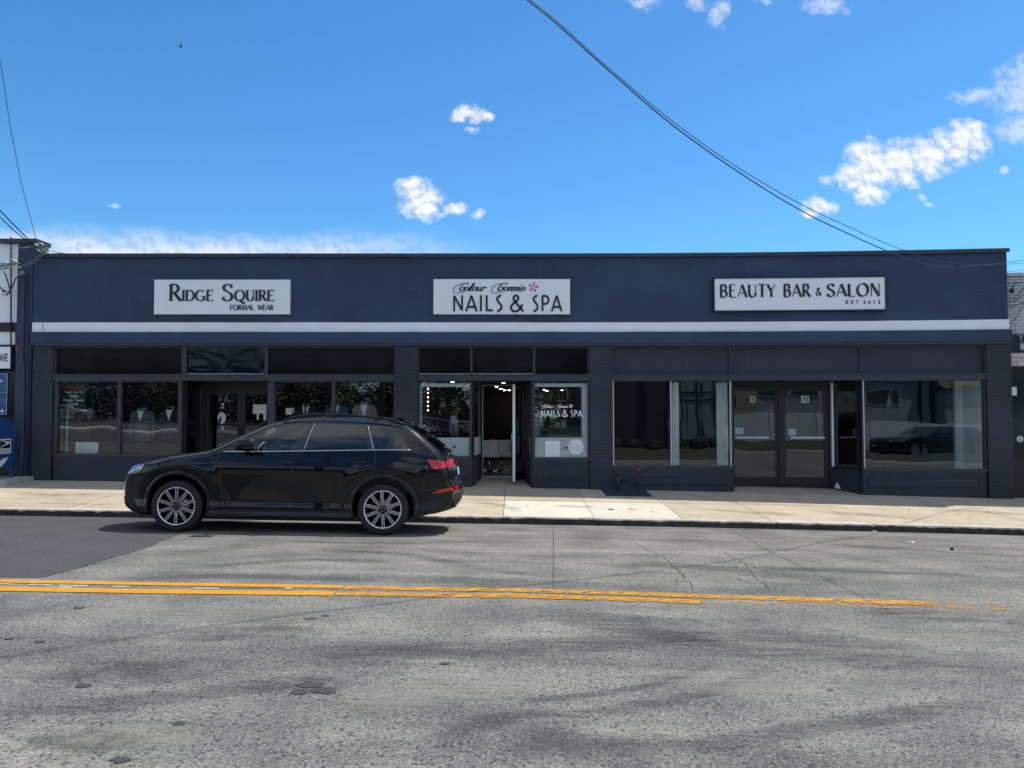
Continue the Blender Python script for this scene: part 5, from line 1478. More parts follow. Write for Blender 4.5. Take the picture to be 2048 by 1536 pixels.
    for (x, y) in ((2.42, -.38), (2.42, .38), (3.28, -.38), (3.28, .38)):
        g = MB(); g.tube([(x-.28, y, .86), (x+.08, y, .84)], [.20, .22], 10); g.tube([(x+.12, y, .86), (x+.22, y, 1.14), (x+.28, y, 1.32)], [.20, .22, .15], 10)
        st = P('seat', g, 'seat_leather' if x < 3 else 'car_plastic', root); g = MB().ball((x+.31, y, 1.44), .07, .13, .10); P('headrest', g, 'seat_leather' if x < 3 else 'car_plastic', st)
    g = MB(); ci = [(1.93+.06*math.sin(a), -.38+.18*math.cos(a), 1.13+.17*math.sin(a)) for a in [2*math.pi*k/20 for k in range(21)]]
    g.tube(ci, .016, 6); g.tube([(1.93, -.56, 1.13), (1.93, -.20, 1.13)], .018, 6); g.tube([(1.93, -.38, 1.13), (1.7, -.38, 1.05)], .03, 6); P('steering_wheel', g, 'seat_leather', root)
    # wheels
    wheels = []
    def wheel(c, s):
        x, y, z = c, s*.958, .372
        tp = [(.272, .0), (.285, -.004), (.320, .006), (.352, .0), (.368, -.018), (.373, -.05), (.374, -.13), (.373, -.21), (.366, -.245), (.33, -.26), (.27, -.25)]
        w = MB().lathe([(r, -s*abs(h)*1 if h < 0 else s*h) for r, h in tp], (x, y, z), 'y', 56); return w, (x, y, z)
    proto = None
    for c in (.93, 3.93):
        for s in (-1, 1):
            w, (x, y, z) = wheel(c, s)
            t = P('wheel', w, 'tyre', root); wheels.append(t)
            o = lambda h: y+s*h
            g = MB().lathe([(.275, -s*.002), (.279, s*.006), (.272, s*.010), (.262, s*.006), (.258, -s*.004)], (x, y, z), 'y', 56); P('rim_edge', g, 'rim_bright', t)
            g = MB().lathe([(.258, -s*.004), (.250, -s*.03), (.238, -s*.12), (.10, -s*.13), (.0, -s*.13)], (x, y, z), 'y', 48); P('rim', g, 'rim_dark', t)
            g = MB().lathe([(.0, -s*.085), (.165, -s*.085), (.165, -s*.10)], (x, y, z), 'y', 40); P('brake_disc', g, 'disc_steel', t)
            g = MB(); g.box(x-.17, x-.09, min(o(-.07), o(-.125)), max(o(-.07), o(-.125)), z-.02, z+.15, 1); P('brake_caliper', g, 'rim_dark', t)
            g = MB().lathe([(.078, -s*.05), (.074, -s*.018), (.045, -s*.012), (.038, -s*.006), (.0, -s*.005)], (x, y, z), 'y', 24); hub = P('hub', g, 'rim_dark', t)
            g = MB().lathe([(.034, -s*.004), (.030, -s*.003), (.030, -s*.006)], (x, y, z), 'y', 20)
            for k in range(5):
                a = R(90+72*k); g.lathe([(.009, -s*.018), (.009, -s*.008), (.0, -s*.007)], (x+.055*math.cos(a), y, z+.055*math.sin(a)), 'y', 8)
            P('wheel_bolts', g, 'disc_steel', t)
            a_off = 90 if c < 2 else 94
            def spoke(nm, prof_in, mat):
                g = MB(); r0, r1 = .066, .262
                for (u0, u1, h0, h1) in prof_in:
                    vs = []
                    for r, hh in ((r0, -.012), (.15, -.004), (r1, .002)):
                        k_ = 1+.25*(r-r0)/(r1-r0)
                        for (u, h) in ((u0, -.03), (u0, h0), (u1, h0), (u1, -.03)): vs.append((r, u*k_, hh+h))
                    fs = [(i*4+j, (i+1)*4+j, (i+1)*4+j+1, i*4+j+1) for i in range(2) for j in range(3)]+[(0, 1, 2, 3), (8, 11, 10, 9)]
                    g.add(vs, fs)
                return g
            for k in range(10):
                a = R(a_off+36*k); ca, sa = math.cos(a), math.sin(a)
                def place(g): g.v = [Vector((x+p.x*ca-p.y*sa, y+s*p.z, z+p.x*sa+p.y*ca)) for p in g.v]; return g
                sp = P('spoke', place(spoke('spoke', [(-.018, .018, -.002, 0)], 'rim_dark')), 'rim_dark', t)
                # bright machined faces, two to a spoke, sit proud of it
                g = place(spoke('f', [(-.0172, -.0072, .001, 0), (.0072, .0172, .001, 0)], 'rim_bright'))
                q = P('spoke_face', g, 'rim_bright', t)
    root.location = loc; root.rotation_euler = rot
    return root
zc = (road_z(-4.9, 11.25)+road_z(-1.9, 11.25))/2
# wheels: front axle at x=-4.886, viewer's side at y about 11.2
car = build_car('parked_car', 'shiny black estate car parked at the kerb in front of the left shop', (0, 0, 0), (0, 0, 0))
CX, CY = -5.816, 12.17
car.rotation_euler = (-.022, .0165, 0)
pv = Vector((2.43, -.958, 0)); rot = car.rotation_euler.to_matrix()
car.location = Vector((CX+2.43, 11.22, zc+.002)) - rot @ pv
# ------------------------------------------------------------------ neighbours
XN = wx(67)
lb = thing('corner_building', 'taller pale panelled shop building with dark end pier left of the navy shops', 'building', (-13, WALL, 0))
bl_ = lambda name, a, mat, parent, **k: obj(name, MB().box(*a, **k), M[mat], parent)
zq = lambda py, px=20: on_wall(px, py)[1]
bl_('pier', (wx(31), XL-.012, WALL-.012, WALL+.42, -.2, zq(487)), 'navy_brick', lb)
bl_('wall', (-24, wx(31)-.002, WALL+.30, WALL+9, -.2, zq(487)), 'navy_brick', lb)
bl_('pier', (XL-.010, XN, WALL+.365, WALL+.46, Z_COP0-.3, zq(487)), 'concrete_pad', lb)
bl_('coping', (-24, XN+.03, WALL-.05, WALL+.50, zq(486.5), zq(478)), 'navy_frame', lb)
bl_('facade_panel', (-24, wx(30.5), WALL+.02, WALL+.29, zq(644.5), zq(487.5)), 'sign_white', lb)
bl_('fascia_band', (-24, wx(30.6), WALL-.0, WALL+.29, zq(663), zq(645)), 'dark_frame', lb)
bl_('facade_panel', (-24, wx(26), WALL+.03, WALL+.29, zq(689), zq(663.5)), 'sign_white', lb)
bl_('fascia_band', (-24, wx(26), WALL+.0, WALL+.29, zq(693), zq(689.5)), 'dark_frame', lb)
bl_('storefront_panel', (-24, wx(30), WALL+.12, WALL+.28, .1, zq(741)), 'dark_frame', lb)
pane(-15, wx(27), .45, zq(748), WALL+.10, 'house_glass', lb, 0, 'window')
t = thing('street_sign', 'white board with black letters AVE at the left edge', 'sign', (-12, WALL, zq(737)))
bl_('board', (-13.6, wx(20.5), WALL-.03, WALL-.002, zq(737), zq(694)), 'sign_white', t)
x0, x1, z0, z1 = pxbox(1, 707.5, 17, 723.5)
obj('lettering', plain_text('AVE', x0, x1, z0, z1, WALL-.031, .004, .02), M['sign_black'], t)
t = thing('window_poster', 'blue poster with white edge in the far left shop window', 'poster', (-12, WALL+.06, 1.6))
x0, x1, z0, z1 = pxbox(-14, 748, 12, 828, WALL+.06)
bl_('sheet', (x0, x1, WALL+.066, WALL+.074, z0, z1), 'poster_blue', t); bl_('border', (x0-.012, x1+.012, WALL+.075, WALL+.08, z0-.012, z1+.012), 'paper', t)
a0, a1, b0, b1 = pxbox(-8, 758.5, 5.5, 764, WALL+.06); obj('lettering', plain_text('RA', a0+.06, a1, b0, b1, WALL+.065, .002, .02), M['white_paint'], t)
cx_, cz_ = on_wall(4, 822, WALL+.06); obj('emblem', MB().prism([(cx_+.045*math.cos(k*math.pi/2), cz_+.045*math.sin(k*math.pi/2)) for k in range(4)], WALL+.062, WALL+.065), M['paper'], t)
a0, a1, b0, b1 = pxbox(-14, 783, 11, 790, WALL+.06); obj('printed_wave', MB().prism([(a0, b0), (a0+.12, b0+.02), (a1, b1-.03), (a1, b1), (a0+.15, b0+.06), (a0, b0+.05)], WALL+.062, WALL+.065), M['lamp_sky_blue'], t)

# right neighbour: pale painted brick, every brick of the visible strip its own piece
YR = WALL+.22
rb = thing('brick_building', 'pale blue painted brick building with stone sill at the right edge', 'building', (13, YR, 0))
xr0 = XR+.012; zr = lambda py: on_wall(2035, py, YR)[1]
bl_('wall', (xr0, 22, YR+.012, YR+8, -.9, zr(553)), 'pale_brick', rb)
bl_('coping', (xr0, 22, YR-.05, YR+.3, zr(553)+.003, zr(546)), 'galvanised', rb)
bl_('fascia', (xr0, 22, YR-.02, YR+.01, zr(706), zr(668.5)), 'navy_panel', rb)
bl_('stone_band', (xr0, 22, YR-.07, YR+.01, zr(715), zr(706.5)), 'kerb_pale', rb)
for i in range(8):
    for k in range(2):
        z1 = zr(715.5)-.087*k; x = xr0-.05+.20*i+.10*k
        if x+.19 > xr0: bl_('stone_block', (max(xr0, x), x+.19, YR-.05, YR+.01, z1-.08, z1), 'kerb_pale', rb)
bl_('shop_window', (xr0+.12, 20, YR-.004, YR+.01, .12, zr(733)), 'house_glass', rb)
bl_('window_frame', (xr0, xr0+.118, YR-.03, YR+.01, -.6, zr(733)), 'dark_frame', rb)
bl_('kick_plate', (xr0+.12, 20, YR-.03, YR+.01, -.6, .118), 'dark_frame', rb)
rr = random.Random(5); z = zr(554); k = 0
while z > zr(668)+.03:
    x = xr0-(.105 if k % 2 else 0)-.06
    while x < xr0+1.3:
        a, b = max(x, xr0+.002), x+.20
        if b-a > .03:
            p = rr.uniform(-.004, .004); c = .005; mb = MB()
            y0 = YR-.012+p
            vs = [(a, YR+.011, z-.058), (b, YR+.011, z-.058), (b, YR+.011, z), (a, YR+.011, z), (a+c, y0, z-.058+c), (b-c, y0, z-.058+c), (b-c, y0, z-c), (a+c, y0, z-c)]
            mb.add(vs, [(4, 5, 6, 7), (0, 1, 5, 4), (1, 2, 6, 5), (2, 3, 7, 6), (3, 0, 4, 7)])
            obj('brick', mb, M['pale_brick'], rb)
        x += .211
    z -= .069; k += 1
cx_, cz_ = on_wall(2039.5, 878, YR); t = thing('window_sticker', 'small round white sticker with dark marks on the far right window', 'sticker', (cx_, YR-.01, cz_))
obj('disc', MB().lathe([(0, -.004), (.066, -.004), (.066, 0)], (cx_, YR-.006, cz_), 'y', 28, False), M['paper'], t)
for dx in (-.018, .018): bl_('mark', (cx_+dx-.009, cx_+dx+.009, YR-.0125, YR-.0105, cz_+.008, cz_+.042), 'sign_black', t)
bl_('mark', (cx_-.027, cx_+.027, YR-.0125, YR-.0105, cz_-.035, cz_-.008), 'sign_black', t)
x0, x1, z0, z1 = pxbox(2022, 774, 2033, 791, YR); t = tag(bl_('paper_notice', (x0, x1, YR-.009, YR-.006, z0, z1), 'paper', None), 'pale paper notice taped to the far right window', 'notice')
# meter box with a forked conduit
mb = MB(); cx_, cz_ = on_wall(2038.5, 694, YR); t = thing('electric_box', 'small grey electric box under forked conduit on right building', 'electric box', (cx_, YR-.1, cz_-.07))
bl_('box', (cx_-.04, cx_+.04, YR-.11, YR-.025, cz_-.07, cz_+.07), 'galvanised', t)
mb.tube([(cx_, YR-.06, cz_+.07), (cx_, YR-.06, cz_+.20), (cx_-.06, YR-.06, cz_+.30), (cx_-.14, YR-.06, cz_+.33)], .012, 7); mb.tube([(cx_, YR-.062, cz_+.20), (cx_+.05, YR-.06, cz_+.29), (cx_+.16, YR-.06, cz_+.32)], .012, 7)
obj('conduit', mb, M['galvanised'], t)

# ------------------------------------------------------------------ pipes and cables on the left
def px3(px, py, y): x, z = on_wall(px, py, y); return (x, y, z)
t = thing('service_conduit', 'thin black conduit clipped up the pale panels at far left', 'conduit', px3(22, 690, WALL-.02))
obj('pipe', MB().tube([px3(22, 690, WALL-.03), px3(22, 560, WALL-.03), px3(22, 476, WALL-.03)], .016, 8), M['cable_black'], t)
obj('bracket', MB().tube([px3(20, 474.5, WALL-.04), px3(29, 478, WALL-.04)], .022, 6), M['galvanised'], t)
t = thing('drain_pipe', 'navy painted service pipe with bent foot on the left pier', 'pipe', px3(46, 950, WALL-.05))
obj('pipe', MB().tube([px3(46.5, 548, WALL-.09), px3(46, 640, WALL-.09), px3(44, 700, WALL-.09), px3(44, 722, WALL-.09), px3(47, 742, WALL-.08), px3(46, 800, WALL-.08), px3(43.5, 920, WALL-.08), px3(41, 958, WALL-.08)], .035, 10), M['navy_frame'], t)
obj('weather_cap', MB().ball(px3(45, 546, WALL-.1), .05, .06, .06).tube([px3(45, 546, WALL-.11), px3(39, 550, WALL-.16)], .035, 8), M['cable_grey'], t)
obj('red_tag', MB().box(wx(38.5), wx(42.5), WALL-.16, WALL-.13, zq(702), zq(693), 1), M['red_paint'], t)
t = thing('drain_pipe', 'slim navy pipe beside the bent service pipe on the left pier', 'pipe', px3(55, 950, WALL-.04))
obj('pipe', MB().tube([px3(53.5, 553, WALL-.05), px3(54, 700, WALL-.05), px3(55, 955, WALL-.05)], .022, 8), M['navy_frame'], t)
obj('cap', MB().ball(px3(53.5, 553, WALL-.05), .03), M['navy_frame'], t)
def sag(a, b, drop, n=16):
    a, b = Vector(a), Vector(b); return [a+(b-a)*t+Vector((0, 0, -4*drop*t*(1-t))) for t in [i/n for i in range(n+1)]]
def cable(label, pts, r=.011, mat='cable_black', group=None, name='overhead_cable', cat_='cable'):
    mb = MB().tube(pts, r, 6); o = obj(name, mb, M[mat]); return tag(o, label, cat_, group)
E2 = px3(82, 494, WALL-.15)
cable('thin black wire rising steeply from the cable cluster to the upper left', [px3(-24, 10, 13.5), px3(2, 130, 14.3), px3(20, 250, 15.0), px3(42, 365, 15.8), px3(72, 478, 17.0)], .006)
cable('upper of two thick wires reaching the left roof corner', [px3(-120, 320, 14.0), px3(-40, 390, 15.2), px3(0, 421, 15.8), px3(34, 456, 16.4), px3(66, 488, 17.05)], .013)
cable('lower of two thick wires reaching the left roof corner', [px3(-120, 345, 13.9), px3(-40, 405, 15.1), px3(0, 434, 15.7), px3(30, 463, 16.3), px3(68, 492, 17.08)], .011)
cable('slack grey wire drooping in front of the left coping', [px3(-20, 478, 16.4), px3(10, 491, 16.7), px3(30, 496, 16.8), px3(48, 496, 16.9), px3(70, 492, 17.1)], .007, 'cable_grey')
cable('pale wire looping from the roof corner down to the insulator', [px3(92, 499, WALL-.13), px3(78, 511, WALL-.15), px3(62, 524, WALL-.16), px3(42, 533, WALL-.18)], .008, 'cable_grey')
cable('second pale wire looping down to the insulator on the pier', [px3(95, 502, WALL-.12), px3(80, 515, WALL-.13), px3(64, 528, WALL-.15), px3(40, 535, WALL-.17)], .007, 'cable_grey')
cable('thin wire lying along the roof edge from the left cluster', [px3(88, 500, WALL-.1), px3(104, 503, WALL-.08), px3(120, 506, WALL-.07), px3(140, 507.5, WALL-.06)], .007)
cable('black drip loop hanging from the weather cap at far left', [px3(41, 548, WALL-.16), px3(31, 558, WALL-.2), px3(24, 575, WALL-.22), px3(16, 587, WALL-.22), px3(4, 578, WALL-.2), px3(-8, 566, WALL-.2)], .014)
cable('black loop dropping from the far left insulators', [px3(8, 543, WALL-.2), px3(14, 558, WALL-.22), px3(19, 576, WALL-.22), px3(21, 582, WALL-.22), px3(14, 590, WALL-.22), px3(6, 588, WALL-.2)], .014)
t = thing('cable_cluster', 'tangle of taped cable splices at the left roof corner', 'cable splice', E2); rq = random.Random(2)
g = MB()
for k in range(9):
    a = px3(rq.uniform(68, 80), rq.uniform(484, 500), WALL-rq.uniform(.1, .2)); b = px3(rq.uniform(82, 96), rq.uniform(490, 503), WALL-rq.uniform(.08, .2)); g.tube(sag(a, b, rq.uniform(-.04, .05), 6), rq.uniform(.007, .013), 6)
obj('wires', g, M['cable_grey'], t)['kind'] = 'stuff'
for k, (px, py) in enumerate([(74, 490), (80, 495), (86, 498), (78, 501), (88, 492), (83, 488)]):
    p = Vector(px3(px, py, WALL-.16)); obj('splice', MB().tube([p+Vector((-.05, 0, .03)), p, p+Vector((.055, 0, -.03))], [.012, .022, .012], 7), M[['flower_white', 'leaf_mid', 'galvanised'][k % 3]], t)
t = thing('cable_insulators', 'bundle of cables and pale insulators in front of the far left panels', 'cable splice', px3(12, 535, WALL-.2)); g = MB()
for k in range(8): g.tube(sag(px3(-14, 520+k*4, WALL-.3), px3(20+rq.uniform(-4, 22), 528+rq.uniform(-4, 8), WALL-.2), rq.uniform(-.05, .06), 6), rq.uniform(.008, .014), 6)
obj('wires', g, M['cable_grey'], t)['kind'] = 'stuff'
for k, (px, py, r) in enumerate([(26, 521, .035), (31, 524, .03), (14, 526, .026), (8, 546, .022), (39, 535, .022), (25, 531, .02), (4, 530, .024), (8, 582, .03), (14, 580, .028), (24, 580, .018)]):
    obj('insulator', MB().ball(px3(px, py, WALL-.21), r*1.5, r, r, 8, 6, .12), M[['galvanised', 'galvanised', 'flower_white', 'flower_white', 'galvanised', 'flower_white', 'leaf_mid', 'leaf_mid', 'flower_white', 'galvanised'][k]], t)
# long service wires crossing the sky to the right, on poles out of view
dA = [6.4, 7.5, 8.0, 8.6, 9.2, 9.9, 10.8, 12.2, 13.6, 14.9, 16.7, 17.3]
pA = [px3(a, b, d) for (a, b), d in zip([(715,-240),(1055,0),(1205,130),(1345,250),(1480,346),(1600,420),(1700,469),(1790,508),(1870,533),(1940,533),(2020,524),(2090,514)], dA)]
pB = [px3(a, b, d+.04) for (a, b), d in zip([(710,-242),(1058,-2),(1208,128),(1348,245),(1482,339),(1605,410),(1700,455),(1790,494),(1870,521),(1945,530),(2020,528),(2090,522)], dA)]
def smooth3(P, n=5):
    Q = [P[0]]+P+[P[-1]]; out = []
    for i in range(1, len(Q)-2):
        p0, p1, p2, p3 = [Vector(q) for q in Q[i-1:i+3]]
        for k in range(n):
            t = k/n; out.append(.5*((2*p1)+(p2-p0)*t+(2*p0-5*p1+4*p2-p3)*t*t+(3*p1-p0-3*p2+p3)*t**3))
    return out+[Vector(P[-1])]
cable('heavier black service wire sagging across the sky to the right roof end', smooth3(pA), .0072)
cable('lighter service wire running just above the heavier sagging one', smooth3(pB), .0048)
for k, (l, P) in enumerate([('straight black wire reaching the brick building just below its coping', [(2000, 564), (2035, 564), (2075, 562)]), ('black wire with splice curving down beside the right roof end', [(2034, 565), (2026, 572), (2022, 583)]), ('upper slack wire in front of the pale bricks', [(1996, 597), (2022, 597), (2036, 590), (2046, 578), (2060, 560)]), ('middle slack wire in front of the pale bricks', [(1996, 604), (2022, 603), (2034, 599), (2050, 587), (2066, 570)]), ('lowest slack wire in front of the pale bricks', [(1996, 612), (2024, 612), (2036, 609), (2052, 602), (2070, 590)]), ('thin wire falling across the bricks to the white band', [(2021, 648), (2034, 632), (2046, 610), (2056, 588)]), ('thin wire crossing the gap just above the brick coping', [(1990, 545), (2018, 543), (2060, 538)])]):
    cable(l, smooth3([px3(a, b, WALL+.1) for a, b in P]), .010 if k < 5 else .006)
tag(obj('cable_clamp', MB().ball(px3(2024, 581, WALL+.08), .05, .04, .055, 8, 6, .15), M['cable_black']), 'black clamp hanging on the wire by the right roof end', 'cable splice')

# ------------------------------------------------------------------ letter box on its pad
t = thing('mail_box', 'blue steel letter collection box on concrete pad at left edge', 'mailbox', (-11.2, 16.8, .25))
mx0, mx1, my0, my1 = -11.52, -11.0, 16.42, 17.02; mz0, mz1 = .50, 1.27; ym = (my0+my1)/2
pr = [(my0, mz0), (my1, mz0), (my1, mz1)] + [(ym+.30*math.cos(R(a)), mz1+.285*math.sin(R(a))) for a in range(8, 173, 8)] + [(my0, mz1)]
def prism_x(poly, x0, x1):
    m = MB().prism(poly, x0, x1); m.v = [Vector((p.y, p.x, p.z)) for p in m.v]; m.f = [list(f)[::-1] for f in m.f]; return m
obj('body', prism_x(pr, mx0, mx1), M['mail_blue'], t)
obj('edge_bead', MB().tube([(mx1+.002, my0, mz0)]+[(mx1+.002, ym+.30*math.cos(R(a)), mz1+.285*math.sin(R(a))) for a in range(180, -1, -8)]+[(mx1+.002, my1, mz0)], .010, 6), M['mail_blue'], t)
obj('pull_door', MB().box(mx0+.05, mx1-.05, my0-.03, my0-.002, 1.12, 1.36, 1), M['mail_blue'], t)
for x in (mx0+.03, mx1-.03):
    for y in (my0+.03, my1-.03): obj('leg', MB().box(x-.025, x+.025, y-.025, y+.025, .25, .502, 1), M['mail_blue'], t)
lq = (my0+.10, my1-.10); lz0, lz1 = .80, 1.12; h, w_ = lz1-lz0, lq[1]-lq[0]; qx = lambda u: lq[0]+w_*u; qz = lambda v: lz0+h*v
obj('logo_plate', prism_x([(lq[0], lz0), (lq[1], lz0), (lq[1], lz1), (lq[0], lz1)], mx1+.001, mx1+.004), M['paper'], t)
obj('eagle_emblem', prism_x([(qx(.08), qz(.36)), (qx(.92), qz(.36)), (qx(.92), qz(.93)), (qx(.08), qz(.93))], mx1+.0042, mx1+.0055), M['sign_black'], t)
obj('emblem_stroke', prism_x([(qx(.10), qz(.40)), (qx(.60), qz(.60)), (qx(.88), qz(.66)), (qx(.82), qz(.82)), (qx(.40), qz(.88)), (qx(.10), qz(.90)), (qx(.55), qz(.76)), (qx(.62), qz(.70)), (qx(.40), qz(.62))], mx1+.0057, mx1+.007), M['paper'], t)
for tx, za, zb_ in (('UNITED STATES', .20, .29), ('POSTAL SERVICE', .07, .16)):
    m = plain_text(tx, qx(.08), qx(.92), qz(za), qz(zb_), 0, .001, .02); m.v = [Vector((mx1+.0045-p.y, p.x, p.z)) for p in m.v]; obj('lettering', m, M['sign_black'], t)
obj('wave_decal', prism_x([(my0+.01, .52), (my0+.16, .52), (my0+.30, .60), (my0+.42, .72), (my0+.26, .70), (my0+.01, .60)], mx1+.001, mx1+.004), M['paper'], t)
pd = MB().slopebox(-13.5, wx(46, 960, 16.9), 16.35, 17.27, lambda x, y: walk_z(x, y)-.05, lambda x, y: .25+(.02 if y > 17 else 0)-.0165*(x+11)*.3); o = obj('concrete_pad', pd, M['concrete_pad']); tag(o, 'raised concrete pad under the blue letter box', 'pad')

# ------------------------------------------------------------------ small things along the front
t = thing('stand_pipe', 'short navy vent pipe with bent top before the right shop bulkhead', 'pipe', px3(1235, 978, WALL-.06))
obj('pipe', MB().tube([px3(1236, 984, WALL-.08), px3(1235.5, 962, WALL-.08), px3(1235, 950, WALL-.08)], .028, 10), M['navy_frame'], t)
obj('elbow', MB().tube([px3(1235, 951, WALL-.08), px3(1235.5, 946, WALL-.09), px3(1237.5, 943.5, WALL-.12)], [.036, .038, .034], 10), M['navy_frame'], t)
cx_, cz_ = on_wall(1247, 962, WALL+.02); tag(obj('wall_vent', MB().lathe([(.052, -.006), (.046, -.028), (.040, -.028), (.036, -.004), (0, -.004)], (cx_, WALL+.024, cz_), 'y', 20), M['black_metal']), 'round black vent in the bulkhead beside the short pipe', 'vent')
t = thing('tap_pipe', 'slim standpipe with small red tap before the right shop window', 'tap', px3(1275, 982, WALL-.05))
obj('pipe', MB().tube([px3(1275, 985, WALL-.05), px3(1274, 960, WALL-.05), px3(1274, 937.5, WALL-.05)], .012, 8), M['navy_frame'], t)
obj('tap', MB().tube([px3(1273, 937.5, WALL-.05), px3(1280, 938, WALL-.09)], .014, 8).ball(px3(1279.5, 938.5, WALL-.1), .03, .02, .03), M['red_paint'], t)
hp = [on_ground(px, py, walk_z, 16) for px, py in [(1206, 981), (1288, 981), (1306, 993), (1214, 992)]]
t = thing('cellar_hatch', 'navy steel cellar hatch lying flat at the foot of the right shop', 'hatch', (hp[0][0], hp[0][1]-.2, walk_z(*hp[0])))
hx0, hx1, hy0, hy1 = hp[3][0]-.01, hp[1][0]+.02, hp[3][1], WALL-.01
obj('frame', MB().slopebox(hx0, hx1, hy0, hy1, lambda x, y: walk_z(x, y)-.01, lambda x, y: walk_z(x, y)+.012, 4), M['navy_frame'], t)
xm_ = (hx0+hx1)/2
for a, b in ((hx0+.02, xm_-.006), (xm_+.006, hx1-.02)): obj('leaf', MB().slopebox(a, b, hy0+.02, hy1-.02, lambda x, y: walk_z(x, y)+.011, lambda x, y: walk_z(x, y)+.022, 3), M['navy_panel'], t)
def flat_blob(name, px, py, rx, ry, mat, label, cat_, zf=road_z, h=.004, seed=0, n=9, lift=.002):
    x, y = on_ground(px, py, zf, 12); r = random.Random(seed); mb = MB(); P = []
    for k in range(n):
        a = 2*math.pi*k/n; j = r.uniform(.6, 1.15); P.append((x+rx*j*math.cos(a), y+ry*j*math.sin(a)))
    vs = [(a, b, zf(a, b)+lift) for a, b in P]+[(x+(a-x)*.8, y+(b-y)*.8, zf(a, b)+lift+h*r.uniform(.5, 1.6)) for a, b in P]+[(x, y, zf(x, y)+lift+h)]
    fs = [(k, (k+1) % n, n+(k+1) % n, n+k) for k in range(n)]+[(n+k, n+(k+1) % n, 2*n) for k in range(n)]
    return tag(obj(name, mb.add(vs, fs), M[mat]), label, cat_)
flat_blob('litter', 1824, 1086, .05, .04, 'litter_white', 'white scrap of paper lying on the road at right', 'litter', h=.016, seed=1)
flat_blob('litter', 1981, 1101, .018, .02, 'litter_white', 'tiny pale scrap on the road nearest the right edge', 'litter', h=.02, seed=2)
flat_blob('fallen_leaf', 1904, 1100.5, .022, .035, 'soot', 'dark leaf lying on the road right of the white scrap', 'leaf', h=.03, seed=3)
flat_blob('litter', 1748, 1063, .05, .03, 'litter_white', 'cream wrapper in the gutter under the kerb at right', 'litter', h=.012, seed=4)
flat_blob('fallen_leaf', 1222, 1019.5, .06, .035, 'leaf_litter', 'brown leaf on the pale pavement slab near the orange mark', 'leaf', walk_z, .012, 5)
for k, (px, w) in enumerate([(1256, .03), (1261, .05), (1266, .04), (1270, .04)]):
    pass
om = MB(); x_, y_ = on_ground(1263, 1018.5, walk_z, 14)
for dx, dy, w, l in [(-.05, .0, .03, .10), (-.01, .02, .03, .12), (.03, -.01, .03, .11), (.065, .01, .025, .12), (-.005, -.04, .13, .025), (.005, .05, .13, .02)]:
    a = (x_+dx-w/2, y_+dy-l/2); b = (x_+dx+w/2, y_+dy+l/2); om.add([(a[0], a[1], walk_z(*a)+.0055), (b[0], a[1], walk_z(b[0], a[1])+.0055), (b[0]+.01, b[1], walk_z(*b)+.0055), (a[0]+.01, b[1], walk_z(a[0], b[1])+.0055)], [(0, 1, 2, 3)])
o = obj('utility_mark', om, M['orange_mark'], walk)
x_, z_ = on_wall(1675, 971, D3-.35); tag(obj('paper_scrap', MB().add([(x_-.05, D3-.3, z_-.06), (x_+.05, D3-.42, z_-.075), (x_+.06, D3-.30, z_+.01), (x_+.015, D3-.28, z_+.07), (x_-.0, D3-.4, z_+.02)], [(0, 1, 4), (1, 2, 4), (2, 3, 4), (3, 0, 4), (0, 3, 2, 1)]), M['litter_white']), 'crumpled white paper in the corner of the recessed salon entry', 'litter')
# bird far up
bp = Vector(px3(361, 91, 52.0)); g = MB(); s_ = .12
g.tube([bp+Vector((-.16, 0, .02))*1, bp, bp+Vector((.14, 0, -.03))], [.012, .04, .008], 8)
g.add([bp+Vector((-.05, -.02, 0)), bp+Vector((.02, -.03, .05)), bp+Vector((.06, -.05, .20)), bp+Vector((.0, -.04, .16))], [(0, 1, 2, 3)]); g.add([bp+Vector((-.05, .02, -.01)), bp+Vector((.05, .03, -.03)), bp+Vector((.09, .06, -.18)), bp+Vector((.0, .05, -.15))], [(0, 1, 2, 3)])
tag(obj('bird', g, M['black_metal'], curve=False), 'tiny dark bird gliding high in the blue sky at upper left', 'bird')

# ------------------------------------------------------------------ what hangs in the windows
YW = WALL+.24
def sheet_thing(name, label, cat_, box, y, mat, lean=0):
    x0, x1, z0, z1 = pxbox(*box, y); return tag(obj(name, MB().box(x0, x1, y, y+.006, z0, z1, 1), M[mat]), label, cat_), (x0, x1, z0, z1)
x0, x1, z0, z1 = pxbox(119, 766, 171, 814, YW)
t = thing('tailor_notice', 'dark notice reading Alterations Open To The Public Master Tailor Carlos', 'notice', ((x0+x1)/2, YW, z0))
bl_('board', (x0, x1, YW, YW+.006, z0, z1), 'sign_black', t)
for tx, bxs, mat in [('Alterations', (125.5, 771, 170.5, 778.5), 'red_paint'), ('Open To The', (130, 782, 167, 787.5), 'paper'), ('Public', (139, 789.3, 157, 794.8), 'paper'), ('Master Tailor', (126, 797.5, 168, 803), 'paper'), ('Carlos', (136, 805, 156.5, 810.5), 'paper')]:
    a0, a1, b0, b1 = pxbox(*bxs, YW); obj('lettering', plain_text(tx, a0, a1, b0, b1, YW-.001, .002, .012), M[mat], t)
o, (x0, x1, z0, z1) = sheet_thing('picture_card', 'white card with a faint line drawing low in the left window', 'card', (151, 884.5, 196, 907), YW+.05, 'paper')
g = MB().tube([(x0+.14+.05*math.cos(a)*(1+.3*math.sin(3*a)), YW+.047, z0+.14+.09*math.sin(a)) for a in [k*.4 for k in range(17)]], .0035, 5).tube([(x0+.08, YW+.047, z0+.02), (x0+.2, YW+.047, z0+.10), (x0+.42, YW+.047, z0+.03)], .0035, 5)
obj('drawing', g, M['cable_grey'], o)
